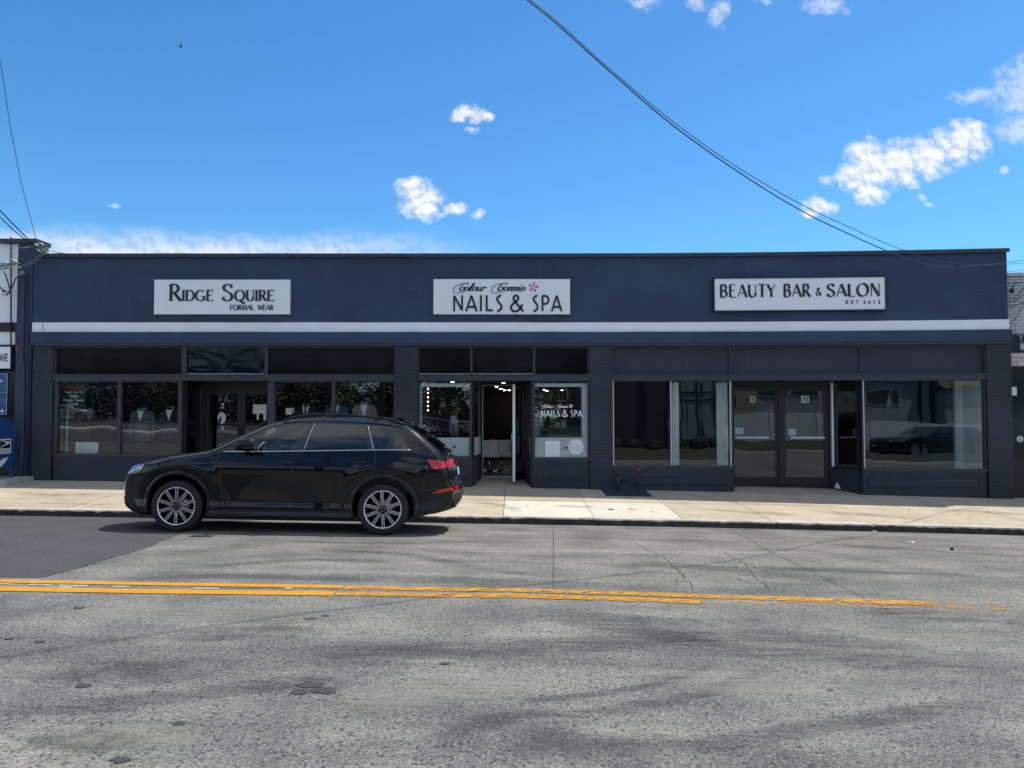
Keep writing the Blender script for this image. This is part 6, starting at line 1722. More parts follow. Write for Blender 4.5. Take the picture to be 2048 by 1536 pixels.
JS = [(0,.062,.058),(-.025,.085,.075),(-.05,.15,.095),(-.085,.205,.112),(-.14,.222,.122),(-.28,.205,.128),(-.48,.185,.122),(-.62,.205,.128),(-.76,.215,.13)]
def mannequin(label, px, py, jacket, tie, V, scale=1.0, y=WALL+.62, stand=.76):
    cx, cz = on_wall(px, py, y)
    t = thing('suit_mannequin', label, 'mannequin', (cx, y, stand), 'dressed mannequins in the shop windows')
    ry = lambda z: lerp_tab([(-q[0], q[2]) for q in JS], -z); rx = lambda z: lerp_tab([(-q[0], q[1]) for q in JS], -z)
    zs = [0, -.012, -.025, -.04, -.05, -.07, -.085, -.11, -.14, -.2, -.28, -.38, -.48, -.55, -.62, -.69, -.76]
    g = MB().grid(lambda u, v: (cx+rx(v)*scale*math.cos(u), y-ry(v)*scale*math.sin(u), cz+v*scale), frange(0, 2*math.pi, 28), zs, True)
    jk = obj('jacket', g, M[jacket], t)
    for s in (-1, 1):
        obj('sleeve', MB().tube([(cx+s*.17*scale, y, cz-.095*scale), (cx+s*.225*scale, y, cz-.16*scale), (cx+s*.262*scale, y+.01, cz-.42*scale), (cx+s*.262*scale, y-.04, cz-.70*scale)], [.055, .066, .056, .045], 10), M[jacket], jk)
    def patch(poly, off, mat, nm):
        P = dense(poly, .02); g = MB(); V_ = [(cx+p.x*scale, y-(ry(p.y)*math.sqrt(max(.05, 1-(p.x/max(.01, rx(p.y)))**2))+off)*scale, cz+p.y*scale) for p in P]
        tri = tessellate_polygon([[Vector((p.x, p.y, 0)) for p in P]]); fs = []
        for a, b, c in tri: fs.append((a, b, c) if (P[b]-P[a]).cross(P[c]-P[a]) > 0 else (a, c, b))
        g.add(V_, fs); return obj(nm, g, M[mat], t)
    w, d = V
    patch([(-w, .0), (-w*.98, -.05), (-.008, -d), (.008, -d), (w*.98, -.05), (w, .0), (0, -.02)], .010, 'shirt', 'shirt')
    for s in (-1, 1):
        q = [(s*w*.95, .005), (s*(w+.045), -.05), (s*(w+.03), -.16), (s*.012, -d-.01), (s*w*.95, -.055)]
        patch(q if s > 0 else q[::-1], .012, jacket, 'lapel')
    if tie == 'bow': patch([(-.05, -.035), (-.012, -.045), (.012, -.045), (.05, -.035), (.05, -.07), (.012, -.058), (-.012, -.058), (-.05, -.07)], .022, 'suit_black', 'bow_tie')
    elif tie == 'tie': patch([(-.022, -.03), (.022, -.03), (.016, -.06), (.03, -.30), (0, -.34), (-.03, -.30), (-.016, -.06)], .018, 'suit_black', 'tie')
    obj('neck_stump', MB().lathe([(.05, -.02), (.052, .03), (.044, .07), (0, .075)], (cx, y, cz), n=16), M['suit_black'], t)
    obj('stand', MB().tube([(cx, y, stand+.01), (cx, y, cz-.6)], .018, 8).lathe([(.16, 0), (.15, .02), (0, .025)], (cx, y, stand), n=20), M['black_metal'], t)
mannequin('mannequin in grey plaid jacket and black bow tie in the left window', 286, 816, 'suit_grey', 'bow', (.085, .30))
mannequin('mannequin in black dinner jacket at the right side of the left window', 343, 814, 'suit_black', 'bow', (.085, .30))
mannequin('mannequin in black suit and dark tie, leftmost behind the car roof', 614, 807.5, 'suit_black', 'tie', (.085, .36))
mannequin('mannequin in blue suit and dark tie behind the window mullion', 674, 807.5, 'suit_blue', 'tie', (.08, .34))
mannequin('mannequin in pinkish jacket and open white collar behind the car roof', 730, 804, 'suit_pink', None, (.085, .34))
for k, (bxs, lab) in enumerate([((571.5, 816, 583.5, 829.5), 'bright white sheet taped in the window above the car bonnet'), ((585.3, 815.5, 587.8, 826), 'narrow white strip beside the bright sheet above the car bonnet')]):
    sheet_thing('window_sheet', lab, 'notice', bxs, YW, 'paper')
x0, x1, z0, z1 = pxbox(344-.0, 902, 349, 907, YW); 
# on the doors
yd = D1-.004
x0, x1, z0, z1 = pxbox(439.5, 806.5, 448.5, 816.5, yd); tag(obj('door_number', plain_text('2', x0, x1, z0, z1, yd, .003, .01, .2), M['paper']), 'white numeral 2 on the left shop door', 'number')
cx_, cz_ = on_wall(443.5, 836, yd); t = thing('door_emblem', 'oval pale emblem with dark figure on the left shop door', 'sticker', (cx_, yd, cz_))
obj('oval', MB().prism([(cx_+.098*math.cos(R(a)), cz_+.140*math.sin(R(a))) for a in range(0, 360, 15)], yd-.002, yd), M['paper'], t)
obj('figure', MB().prism([(cx_-.085, cz_-.05), (cx_-.03, cz_-.15), (cx_-.01, cz_-.09), (cx_-.012, cz_+.0), (cx_-.03, cz_+.05), (cx_-.05, cz_+.02), (cx_-.055, cz_-.02)], yd-.004, yd-.0022), M['sign_black'], t)
sheet_thing('door_sticker', 'small blue and white card under the oval emblem', 'sticker', (443, 851.5, 448.5, 860), yd, 'plate_blue'); sheet_thing('door_sticker', 'small dark blue card beside the blue and white one', 'sticker', (438.5, 851.5, 442.6, 859), yd, 'poster_blue')
t = thing('paper_notice', 'white paper sheet with two hanging strips on the formal wear shop door', 'notice', px3(519, 827, yd))
for nm, bxs in (('sheet', (506, 809, 533, 827.5)), ('strip', (513.5, 827.7, 517.5, 839.5)), ('strip', (527, 827.7, 532.5, 840.5))):
    x0, x1, z0, z1 = pxbox(*bxs, yd); bl_(nm, (x0, x1, yd-.003, yd, z0, z1), 'paper', t)
for tx, bxs, lab in (('8', (1500.5, 792.5, 1510, 804.5), 'white label with black numeral eight on the left salon door'), ('10', (1602.5, 792.5, 1617.5, 804.8), 'white label with black numeral ten on the right salon door')):
    y3 = D3-.004; x0, x1, z0, z1 = pxbox(*bxs, y3); t = thing('door_number', lab, 'number', (x0, y3, z0)); bl_('label_plate', (x0-.004, x1+.004, y3-.002, y3, z0-.004, z1+.004), 'paper', t)
    if tx == '8': obj('digit', plain_text('8', x0+.02, x1-.012, z0+.012, z1-.012, y3-.002, .002, .03), M['sign_black'], t)
    else:
        obj('digit', plain_text('1', x0+.034, x0+.060, z0+.012, z1-.012, y3-.002, .002, .03), M['sign_black'], t); obj('digit', plain_text('0', x0+.085, x1-.015, z0+.012, z1-.012, y3-.002, .002, .03), M['sign_black'], t)
for k, (bxs, lab) in enumerate([((1471, 855.5, 1487, 868), 'pale square notice low in the left glass door of the beauty salon'), ((1577, 858, 1592, 871), 'pale square notice low in the right glass door of the beauty salon')]):
    x0, x1, z0, z1 = pxbox(*bxs, D3+.05); tag(bl_('paper_notice', (x0, x1, D3+.05, D3+.055, z0, z1), 'paper', None), lab, 'notice')
# salon window lettering and stickers
yg = YG-.002
t = thing('window_lettering', 'white lettering Colour Connie NAILS & SPA on the salon window', 'lettering', px3(1123, 834, yg))
for tx, a_, b_ in (('NAILS', 1082, 1119.5), ('&', 1124.5, 1136), ('SPA', 1141.5, 1164.5)):
    x0, x1, z0, z1 = pxbox(a_, 820.5, b_, 833.3, yg); obj('lettering', letter_mesh(tx, DECO, x0, x1, z0, z1, yg, .002, thick=.15, thin=.14, track=.17), M['white_paint'], t)
x0, x1, z0, z1 = pxbox(1082, 809, 1108, 815.5, yg); obj('lettering', letter_mesh('Colour', SCR, x0, x1, z0, z1, yg, .002, thick=.16, thin=.06, nib=R(15), slant=.28, track=0), M['white_paint'], t)
x0, x1, z0, z1 = pxbox(1111, 809, 1137, 815.5, yg); obj('lettering', letter_mesh('Connie', SCR, x0, x1, z0, z1, yg, .002, thick=.16, thin=.06, nib=R(15), slant=.28, track=0), M['white_paint'], t)
x0, z0 = on_wall(1142, 812, yg); obj('flower_emblem', flower(MB(), x0, z0, yg, .044), M['white_paint'], t)
t = thing('window_lettering', 'small black script Connie with flower on the left frosted band', 'lettering', px3(905, 902, yg))
x0, x1, z0, z1 = pxbox(890, 896.5, 905, 900.5, yg); obj('lettering', letter_mesh('Connie', SCR, x0, x1, z0, z1, yg, .002, thick=.2, thin=.10, nib=R(15), slant=.28, track=0), M['sign_black'], t)
x0, z0 = on_wall(909, 893.5, yg); obj('flower_emblem', flower(MB(), x0, z0, yg, .036), M['sign_black'], t)
sheet_thing('white_card', 'white card standing before the frosted band of the salon window', 'card', (1090, 882, 1120, 914), yg-.006, 'paper')
cx_, cz_ = on_wall(1152, 894, yg); t = thing('round_notice', 'round pale notice with faint print on the frosted salon window', 'notice', (cx_, yg, cz_))
obj('disc', MB().lathe([(0, -.004), (.172, -.004), (.176, 0)], (cx_, yg-.001, cz_), 'y', 40, False), M['paper'], t)
rq = random.Random(9)
for k in range(9):
    u, v = rq.uniform(-.1, .1), rq.uniform(-.10, .10); bl_('printed_line', (cx_+u-.02, cx_+u+.02, yg-.0065, yg-.0052, cz_+v, cz_+v+.008), 'cable_grey', t)
x0, x1, z0, z1 = pxbox(1128, 894.5, 1137, 896.5, yg); tag(bl_('door_slot', (x0, x1, yg-.004, yg-.001, z0, z1), 'sign_black', None), 'short black strip left of the round pale notice', 'sticker')
x_ = 0

# ------------------------------------------------------------------ the salon inside
FZ = .17
def chair(label, px, y, rot):
    x = wx(px, 900, y); t = thing('salon_chair', label, 'chair', (x, y, FZ), 'cream salon chairs'); c = Vector((x, y, FZ))
    g = MB().tube([c+Vector((0, .0, .42)), c+Vector((0, .0, .54))], [.27, .27], 4); q = MB().box(x-.25, x+.25, y-.26, y+.26, FZ+.42, FZ+.54, 1); obj('seat', q, M['chair_cream'], t)
    q = MB(); vs = []
    for k in range(9):
        a = R(200+140*k/8); vs += [(x+.30*math.cos(a), y+.30*math.sin(a), FZ+.44), (x+.31*math.cos(a), y+.31*math.sin(a), FZ+.84), (x+.25*math.cos(a), y+.25*math.sin(a), FZ+.84), (x+.25*math.cos(a), y+.25*math.sin(a), FZ+.44)]
    q.add(vs, [(i*4+k, (i+1)*4+k, (i+1)*4+(k+1) % 4, i*4+(k+1) % 4) for i in range(8) for k in range(4)]+[(0, 1, 2, 3), (35, 34, 33, 32)]); obj('backrest', q, M['chair_cream'], t)
    obj('column', MB().tube([c+Vector((0, 0, .06)), c+Vector((0, 0, .42))], .028, 10), M['chrome'], t)
    for k in range(5):
        a = R(20+72*k); obj('leg', MB().tube([c+Vector((0, 0, .09)), c+Vector((.28*math.cos(a), .28*math.sin(a), .045)), c+Vector((.30*math.cos(a), .30*math.sin(a), .02))], [.02, .016, .02], 7), M['chrome'], t)
chair('cream salon chair just inside the open door, left one', 979, WALL+2.0, 0)
chair('cream salon chair just inside the open door, right one', 1003, WALL+2.15, 0)
yc = WALL+2.0; x0, x1 = wx(1096, 860, yc), wx(1172, 860, yc); zt_ = on_wall(1130, 853, yc)[1]
t = thing('reception_counter', 'speckled stone reception counter behind the salon window lettering', 'counter', ((x0+x1)/2, yc, FZ)); bl_('front', (x0+.02, x1-.02, yc, yc+.5, FZ, zt_-.04), 'stone_counter', t); bl_('top', (x0, x1, yc-.03, yc+.55, zt_-.039, zt_), 'stone_counter', t)
def bouquet(name, label, px, y, z0, r, n, leaf, flw, cat_, vase='paper', seed=1):
    x = wx(px, 850, y); rr = random.Random(seed); t = thing(name, label, cat_, (x, y, z0))
    obj('vase', MB().lathe([(0, 0), (.06, .0), (.085, .06), (.06, .16), (.055, .17)], (x, y, z0), n=16), M[vase], t)
    g, f = MB(), MB()
    for k in range(n):
        d = Vector((rr.gauss(0, 1), rr.gauss(0, 1), rr.gauss(.5, .8))).normalized()*r*rr.uniform(.4, 1); p = Vector((x, y, z0+.20+r*.5))+d
        a = Vector((rr.uniform(-1, 1), rr.uniform(-1, 1), rr.uniform(-1, 1))).normalized(); b = a.cross(d).normalized(); l = rr.uniform(.03, .06)
        (f if rr.random() < .4 and flw else g).add([p-a*l, p-b*l*.5, p+a*l, p+b*l*.5], [(0, 1, 2, 3)])
    o = obj('foliage', g, M[leaf], t); o['kind'] = 'stuff'
    if flw: o = obj('blossom', f, M[flw], t); o['kind'] = 'stuff'
bouquet('flower_vase', 'orange flowers in a vase on the salon counter', 1129, yc+.15, zt_, .17, 160, 'leaf_mid', 'flower_orange', 'flowers', seed=4)
bouquet('potted_plant', 'dark bushy plant at the right end of the salon counter', 1157, yc+.15, zt_-.08, .24, 320, 'leaf_dark', None, 'plant', 'black_metal', seed=5)
bouquet('flower_display', 'large white flower arrangement in the left salon window', 850, WALL+.85, .98, .24, 330, 'leaf_dark', 'flower_white', 'flowers', seed=6)
tag(bl_('flower_plinth', (wx(842, 870, WALL+.85), wx(858, 870, WALL+.85), WALL+.75, WALL+.95, FZ, .98), 'wall_white', None), 'white plinth under the white flowers', 'plinth')
sheet_thing('open_brochure', 'folded white brochure standing on the salon counter', 'brochure', (1109, 845, 1119, 852.5), yc, 'paper')
# mirror lights and slatted shelf at the left
yl = WALL+1.7; t = thing('mirror_lights', 'vertical row of small lit bulbs in the left salon window', 'lamp', px3(856, 830, yl))
x0 = wx(856.5, 800, yl); bl_('rail', (x0-.03, x0+.03, yl+.03, yl+.06, .9, 2.35), 'dark_frame', t)
for k in range(6):
    p = px3(856, 777.5+8.6*k, yl); obj('bulb', MB().ball(p, .017, n=10, m=6), M['lamp_warm'], t)
ysn = WALL+1.9; t = thing('wall_shelf', 'stack of pale wall shelves behind the white flowers', 'shelf', px3(848, 830, ysn))
for k in range(6):
    p = px3(848, 783+9*k, ysn); bl_('shelf_board', (wx(837, 800, ysn), wx(854, 800, ysn), ysn, ysn+.25, p[2]-.03, p[2]), 'wall_white', t)
def skinned(name, verts, edges, radii, mat, parent, sub=2):
    me = bpy.data.meshes.new(name); me.from_pydata(verts, edges, []); o = bpy.data.objects.new(name, me); COL.objects.link(o)
    o.modifiers.new('skin', 'SKIN'); sv = me.skin_vertices[0].data
    for v, r in zip(sv, radii): v.radius = (r, r) if not isinstance(r, tuple) else r
    sv[0].use_root = True
    m = o.modifiers.new('sub', 'SUBSURF'); m.levels = sub
    dg = bpy.context.evaluated_depsgraph_get(); m2 = bpy.data.meshes.new_from_object(o.evaluated_get(dg)); bpy.data.objects.remove(o)
    mb = MB(); mb.add([v.co.copy() for v in m2.vertices], [tuple(p.vertices) for p in m2.polygons], True)
    return obj(name, mb, M[mat], parent, curve=False)
def person(label, base, J, shirt, pants, hair, face_dir):
    """J: joints relative to the base, in metres"""
    t = thing('person', label, 'person', base); b = worg(t)
    V, E_, Rr, ix = [], [], [], {}
    def v(k, p, r, par=None):
        ix[k] = len(V); V.append(b+Vector(p)); Rr.append(r)
        if par: E_.append((ix[par], ix[k]))
    v('pelvis', J['pelvis'], (.15, .12)); v('waist', J['waist'], (.13, .10), 'pelvis'); v('chest', J['chest'], (.155, .12), 'waist'); v('neck', J['neck'], .055, 'chest')
    H = Vector(J['head']); v('jaw', H+Vector((0, 0, -.075)), (.065, .075), 'neck'); v('skull', H+Vector((0, 0, .02)), (.080, .095), 'jaw'); v('crown', H+Vector((0, 0, .085)), .06, 'skull')
    for s in ('l', 'r'):
        v('sh'+s, J['sh'+s], .062, 'chest'); v('el'+s, J['el'+s], .042, 'sh'+s); v('wr'+s, J['wr'+s], .028, 'el'+s)
        w_, e_ = Vector(J['wr'+s]), Vector(J['el'+s]); d = (w_-e_).normalized(); sd = d.cross(Vector((0, 1, 0))).normalized() if abs(d.y) < .9 else Vector((1, 0, 0))
        v('pm'+s, w_+d*.075, (.036, .018), 'wr'+s)
        for k, (o, l) in enumerate([(-.030, .062), (-.010, .080), (.010, .074), (.030, .056)]):
            v('f%d%s' % (k, s), w_+d*(.105+l*.45)+sd*o*1.1, .0085, 'pm'+s); v('g%d%s' % (k, s), w_+d*(.10+l)+sd*o*1.1+Vector((0, 0, -.018)), .007, 'f%d%s' % (k, s))
        v('t'+s, w_+d*.07+sd*-.05, .010, 'pm'+s)
        v('hp'+s, J['hp'+s], .085, 'pelvis'); v('kn'+s, J['kn'+s], .055, 'hp'+s); v('an'+s, J['an'+s], .038, 'kn'+s); v('to'+s, Vector(J['an'+s])+Vector(face_dir)*.16+Vector((0, 0, -.05)), .035, 'an'+s)
    body = skinned('body', V, E_, Rr, 'skin', t)
    g = lambda k: b+Vector(J[k])
    up = lambda a, c, u: g(a)+(g(c)-g(a))*u
    skinned('shirt', [g('chest'), g('waist'), g('pelvis')+Vector((0, 0, .02)), g('chest')+(g('neck')-g('chest'))*.55, g('shl'), up('shl', 'ell', .62), g('shr'), up('shr', 'elr', .62)], [(0, 1), (1, 2), (0, 3), (0, 4), (4, 5), (0, 6), (6, 7)], [(.175, .14), (.155, .125), (.165, .135), .085, .082, .068, .082, .068], shirt, t)
    skinned('trousers', [g('pelvis'), g('hpl'), g('knl'), g('anl'), g('hpr'), g('knr'), g('anr')], [(0, 1), (1, 2), (2, 3), (0, 4), (4, 5), (5, 6)], [(.165, .13), .10, .072, .06, .10, .072, .06], pants, t)
    f = Vector(face_dir); h = b+H
    hr = MB().ball(h-f*.025+Vector((0, 0, .045)), .098, .098, .098, 14, 10); 
    if hair == 'bun': hr.ball(h-f*.11+Vector((0, 0, .06)), .05)
    obj('hair', hr, M['hair_dark'], t, curve=False)
    obj('nose', MB().ball(h+f*.098+Vector((0, 0, -.015)), .014, .014, .02), M['skin'], body, curve=False)
    sd = Vector((0, 0, 1)).cross(f)
    for s in (-1, 1):
        obj('ear', MB().ball(h+sd*s*.085+Vector((0, 0, -.005)), .012, .012, .03), M['skin'], body, curve=False); obj('eye', MB().ball(h+sd*s*.032+f*.083+Vector((0, 0, .012)), .010), M['sign_black'], body, curve=False)
    obj('mouth', MB().ball(h+f*.088+Vector((0, 0, -.06)), .008, .022 if abs(f.x) > .5 else .008, .006), M['red_paint'], body, curve=False)
yp = WALL+1.45; xp = wx(908, 850, yp)
person('person in white t-shirt standing in the left salon window, facing right', (xp, yp, FZ), dict(pelvis=(0, 0, .95), waist=(.0, 0, 1.08), chest=(-.015, 0, 1.34), neck=(.02, 0, 1.50), head=(.06, 0, 1.62),
    shr=(-.01, -.19, 1.40), elr=(-.0, -.24, 1.12), wrr=(.10, -.20, .90), shl=(.0, .19, 1.40), ell=(.06, .24, 1.16), wrl=(.28, .16, 1.22), hpl=(0, .09, .88), knl=(.02, .10, .48), anl=(-.02, .10, .07), hpr=(0, -.09, .88), knr=(.02, -.10, .48), anr=(-.02, -.10, .07)), 'tshirt', 'jeans', 'short', (1, 0, 0))
yp = WALL+1.5; xp = wx(1077, 850, yp)
person('person in pale top bending over papers beside the salon counter', (xp, yp, FZ), dict(pelvis=(-.05, 0, .92), waist=(-.03, 0, 1.05), chest=(.02, 0, 1.30), neck=(.07, 0, 1.45), head=(.13, 0, 1.56),
    shr=(.03, -.19, 1.36), elr=(.08, -.23, 1.08), wrr=(.30, -.15, 1.12), shl=(.03, .19, 1.36), ell=(.10, .22, 1.08), wrl=(.32, .12, 1.14), hpl=(-.05, .09, .86), knl=(-.02, .10, .47), anl=(-.05, .10, .07), hpr=(-.05, -.09, .86), knr=(-.02, -.10, .47), anr=(-.05, -.10, .07)), 'tshirt', 'jeans', 'bun', (1, 0, 0))
# ------------------------------------------------------------------ the other side of the street, seen in the shop glass and the car's paint
OG = prof(-2.5)
def gz(x): return slope(x)+OG+.05
rt = random.Random(21)
LEAFM = None
def leaf_cloud(rx, rz, n, seed, size=.16):
    r = random.Random(seed); mb = MB(); cl = []
    for _ in range(34):
        d = Vector((r.gauss(0, 1), r.gauss(0, 1), r.gauss(0, 1))).normalized()*r.uniform(.35, 1.0); cl.append((Vector((d.x*rx, d.y*rx, d.z*rz)), r.uniform(.22, .42)*rx))
    for k in range(n):
        c, cr = cl[k % len(cl)]; d = Vector((r.gauss(0, 1), r.gauss(0, 1), r.gauss(0, 1))).normalized()*cr*r.uniform(.6, 1)
        p = c+d; a = Vector((r.uniform(-1, 1), r.uniform(-1, 1), r.uniform(-.6, .6))).normalized(); b = a.cross(Vector((r.uniform(-1, 1), r.uniform(-1, 1), 1))).normalized(); l = size*r.uniform(.6, 1.4)
        mb.add([p-a*l, p-b*l*.6, p+a*l, p+b*l*.6], [(0, 1, 2, 3)])
    return mb
CL = [leaf_cloud(3.4, 2.8, 2600, s) for s in (1, 2)]
cl_me = []
def tree(label, x, y, h, k, sc):
    t = thing('street_tree', label, 'tree', (x, y, gz(x)), 'trees across the street'); t.location.y = y; ORG[t.name] = Vector((x, y, gz(x))); b = ORG[t.name]
    g = MB().tube([b+Vector((0, 0, -.3)), b+Vector((.1, 0, h*.25)), b+Vector((-.05, .1, h*.45)), b+Vector((.1, 0, h*.75))], [.28, .2, .16, .05], 9)
    for q in range(6):
        a = q*1.05+k; g.tube([b+Vector((0, 0, h*(.35+.05*q))), b+Vector((.9*math.cos(a), .9*math.sin(a), h*(.45+.05*q))), b+Vector((2.0*math.cos(a), 2.0*math.sin(a), h*(.55+.05*q)))], [.10, .07, .03], 6)
    obj('trunk', g, M['bark'], t, curve=False)
    c = MB(); src = CL[k % 2]; c.f = src.f; c.sm = src.sm; off = b+Vector((0, 0, h*.64)); c.v = [off+v*sc for v in src.v]
    o = obj('crown', c, M['leaf_dark' if k % 3 else 'leaf_mid'], t, curve=False); return t
for i, (x, y, h, sc, lab) in enumerate([(-52, -40, 6, 1.3, 'broad dark tree at the far end of the parking lot'), (-45, -41, 5.8, 1.2, 'second dark tree from the far end of the lot'), (-39, -43, 6.2, 1.3, 'dark tree behind the silver car'), (-33, -41, 5.5, 1.1, 'low dense tree left of the traffic island'), (-27, -40, 6.4, 1.2, 'bushy tree straight behind the traffic island'), (-22, -42, 6, 1.25, 'wide tree right of the traffic island'), (-17.5, -40, 5.6, 1.1, 'dense tree left of the tan garage'), (-13, -43, 7, 1.3, 'tall dense tree in front of the tan garage'), (-7.5, -40, 6, 1.2, 'dense tree right of the tan garage'), (-2, -38, 6.2, 1.25, 'tree in the gap beside the lot corner'), (3, -33, 6, 1.1, 'tree left of the dark boarded office'), (33, -30, 7, 1.3, 'tree at the right end of the white fence'), (-3.4, -7.0, 7.5, .62, 'young street tree on the near pavement across the road'), (5.2, -26, 5.5, .8, 'low tree at the corner of the dark office')]):
    tree(lab, x, y, h, i, sc)
def house(label, x0, x1, y0, y1, h, wall, win, roof=2.2, cat_='house', nm='frame_house'):
    """front faces +y (towards the shops)"""
    cx = (x0+x1)/2; z = gz(cx)-.3; t = thing(nm, label, cat_, (0, 0, 0)); t.location = (cx, (y0+y1)/2, z); ORG[t.name] = Vector(t.location)
    K = lambda n_, mb, m, p=t: obj(n_, mb, M[m], p, curve=False)
    K('wall', MB().box(x0, x1, y0, y1, z, z+h, 1), 'dark_frame' if wall == 'siding_dark' else wall)
    if roof:
        g = MB(); e = .4; g.add([(x0-e, y1+e, z+h), (x1+e, y1+e, z+h), (x1+e, y0-e, z+h), (x0-e, y0-e, z+h), (x0-e, (y0+y1)/2, z+h+roof), (x1+e, (y0+y1)/2, z+h+roof)], [(1, 0, 4, 5), (3, 2, 5, 4), (0, 3, 4), (2, 1, 5), (0, 1, 2, 3)]); K('roof', g, 'shingle')
    for (a, b, c, d) in win:
        w = K('window', MB().box(x0+a, x0+b, y1+.02, y1+.10, z+c, z+d, 1), 'fence_white'); K('pane', MB().box(x0+a+.09, x0+b-.09, y1+.105, y1+.115, z+c+.09, z+d-.09, 1), 'house_glass', w)
    return t, K
house('pale two storey house with twin windows behind the white fence', 15, 26, -46, -36, 6.2, 'siding_pale', [(1.5, 3.2, 3.9, 5.3), (3.6, 5.3, 3.9, 5.3), (2, 3.6, 1.0, 2.5), (7, 8.2, 1.0, 2.4), (7.5, 9.2, 3.9, 5.3)])
house('grey house at the right beyond the white fence', 26.6, 40, -44, -34, 5.5, 'siding_pale', [(2, 3.5, 3.4, 4.7), (6, 7.5, 3.4, 4.7), (3, 5, .9, 2.3)])
house('tan garage building at the edge of the parking lot', -17, -9, -58, -50, 3.4, 'siding_tan', [(1, 2.2, 1, 2.2), (4, 5.2, 1, 2.2), (6, 7, 1, 2.2)], 1.2, 'garage', 'garage')
house('pale porch house at the far side of the parking lot', -34, -23, -66, -56, 5.8, 'siding_pale', [(1.5, 3, 3.6, 5), (5, 6.5, 3.6, 5), (2, 4, .8, 2.2), (7, 9, .8, 2.2)])
house('long pale house at the far left of the parking lot', -58, -40, -74, -62, 6.0, 'siding_pale', [(2, 3.6, 3.6, 5), (6, 7.6, 3.6, 5), (10, 11.6, 3.6, 5), (14, 15.6, 3.6, 5)])
# dark boarded office with a tall glazed bay
t, K = house('dark boarded office building with a tall glazed bay across the street', 4.2, 13.6, -30, -21, 7.5, 'siding_dark', [], 0, 'office', 'office_building')
zb = gz(9)-.3
for k in range(42): K('board', MB().box(4.2, 9.2, -20.995, -20.90, zb+.15+.17*k, zb+.27+.17*k, 1), 'siding_dark')
K('downpipe', MB().box(7.6, 7.75, -20.89, -20.78, zb, zb+7.3, 1), 'dark_frame')
K('glazed_bay', MB().box(9.6, 12.3, -20.99, -20.9, zb+.2, zb+7.2, 1), 'curtain_teal')
for x in (9.62, 10.5, 11.5, 12.3): K('mullion', MB().box(x-.06, x+.06, -20.89, -20.8, zb+.2, zb+7.2, 1), 'dark_frame')
for z in (1.2, 4.0, 4.6, 6.4): K('transom', MB().box(9.6, 12.3, -20.89, -20.82, zb+z, zb+z+.08, 1), 'dark_frame')
K('corner_panel', MB().box(12.4, 13.6, -20.99, -20.85, zb, zb+7.4, 1), 'siding_tan'); K('corner_panel', MB().box(9.22, 9.56, -20.99, -20.7, zb, zb+7.4, 1), 'siding_pale')
# clipped balls of box along its foot
for k in range(9):
    x = 5.0+1.0*k; b = Vector((x, -18.6, gz(x)+.0)); mb = MB(); r = random.Random(k)
    for _ in range(260):
        d = Vector((r.gauss(0, 1), r.gauss(0, 1), r.gauss(0, 1))).normalized(); p = b+Vector((0, 0, .62))+d*r.uniform(.42, .5); a = Vector((r.uniform(-1, 1), r.uniform(-1, 1), r.uniform(-1, 1))).normalized(); c = a.cross(d).normalized()
        mb.add([p-a*.09, p-c*.07, p+a*.09, p+c*.07], [(0, 1, 2, 3)])
    mb.ball(b+Vector((0, 0, .60)), .42, n=10, m=7)
    tag(obj('box_shrub', mb, M['leaf_dark'], curve=False), ['first', 'second', 'third', 'fourth', 'fifth', 'sixth', 'seventh', 'eighth', 'last'][k]+' clipped round box shrub from the left before the dark office', 'shrub', 'clipped shrubs before the office')
# white board fence
t = thing('board_fence', 'white vinyl board fence along the far grass verge', 'fence', (0, 0, 0)); t.location = (24, -13.4, gz(24)); ORG[t.name] = Vector(t.location)
for k in range(18):
    x = 10.6+2.0*k
    obj('post', MB().box(x-.06, x+.06, -13.46, -13.34, gz(x)-.2, gz(x)+2.0, 1), M['fence_white'], t, curve=False); obj('panel', MB().box(x+.062, x+1.938, -13.42, -13.38, gz(x)+.05, gz(x)+1.9, 1), M['fence_white'], t, curve=False)
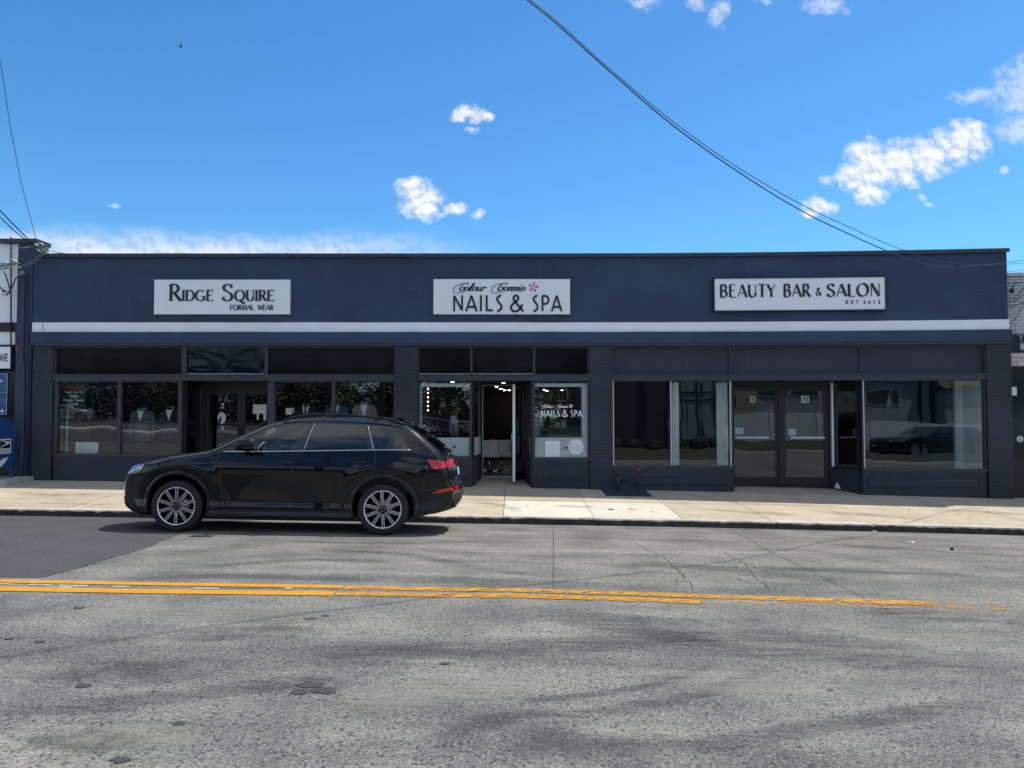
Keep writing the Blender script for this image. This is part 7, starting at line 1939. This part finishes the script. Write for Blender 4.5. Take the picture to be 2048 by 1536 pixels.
# utility pole on the far side that carries the service wires
pq = Vector((-2.2, 4.4)); 
t = thing('utility_pole', 'brown wooden utility pole on the far pavement', 'pole', (0, 0, 0)); t.location = (-6.4, -3.2, gz(-6)); ORG[t.name] = Vector(t.location); b = ORG[t.name]
obj('shaft', MB().tube([b+Vector((0, 0, -.5)), b+Vector((0, 0, 5)), b+Vector((.05, 0, 10.5))], [.16, .14, .11], 10), M['bark'], t, curve=False); obj('cross_arm', MB().box(b.x-1.1, b.x+1.1, b.y-.06, b.y+.06, b.z+9.6, b.z+9.75, 1), M['bark'], t, curve=False)
# cars over there
def other_car(src, label, x, y, rz, mat=None):
    c = copy_tree(src); c.rotation_euler = (0, 0, rz); c.location = (x, y, gz(x)); c['label'] = label; c['group'] = 'cars parked along the street'
    if mat:
        for k in c.children:
            for s in k.material_slots:
                if s.material == M['car_black']: s.link = 'OBJECT'; s.material = M[mat]
            for q in k.children:
                for s in q.material_slots:
                    if s.material == M['car_black']: s.link = 'OBJECT'; s.material = M[mat]
    return c
t_ = NT('car_silver'); t_.bsdf(Base_Color=(.42, .44, .46), Metallic=.7, Roughness=.3, Coat_Weight=1); M['car_silver'] = t_.m
car['group'] = 'cars parked along the street'
other_car(car, 'silver car standing in the parking lot across the street', -37.4, -34, R(160), 'car_silver')
other_car(car, 'dark car parked before the white fence', 16.5, -12.0, R(-24))

# clipped hedge along the back of the lot, too dense to count
mb = MB(); r = random.Random(77)
for _ in range(9000):
    x = r.uniform(-62, 2); p = Vector((x, -47.5+r.uniform(-1, 1), gz(x)+r.uniform(.1, 2.7)**1.0)); a = Vector((r.uniform(-1, 1), r.uniform(-1, 1), r.uniform(-1, 1))).normalized(); c = a.cross(Vector((r.uniform(-1, 1), 1, r.uniform(-1, 1)))).normalized()
    mb.add([p-a*.22, p-c*.15, p+a*.22, p+c*.15], [(0, 1, 2, 3)])
tag(obj('hedge', mb, M['leaf_dark'], curve=False), 'long dark hedge along the back of the parking lot', 'hedge', kind='stuff')
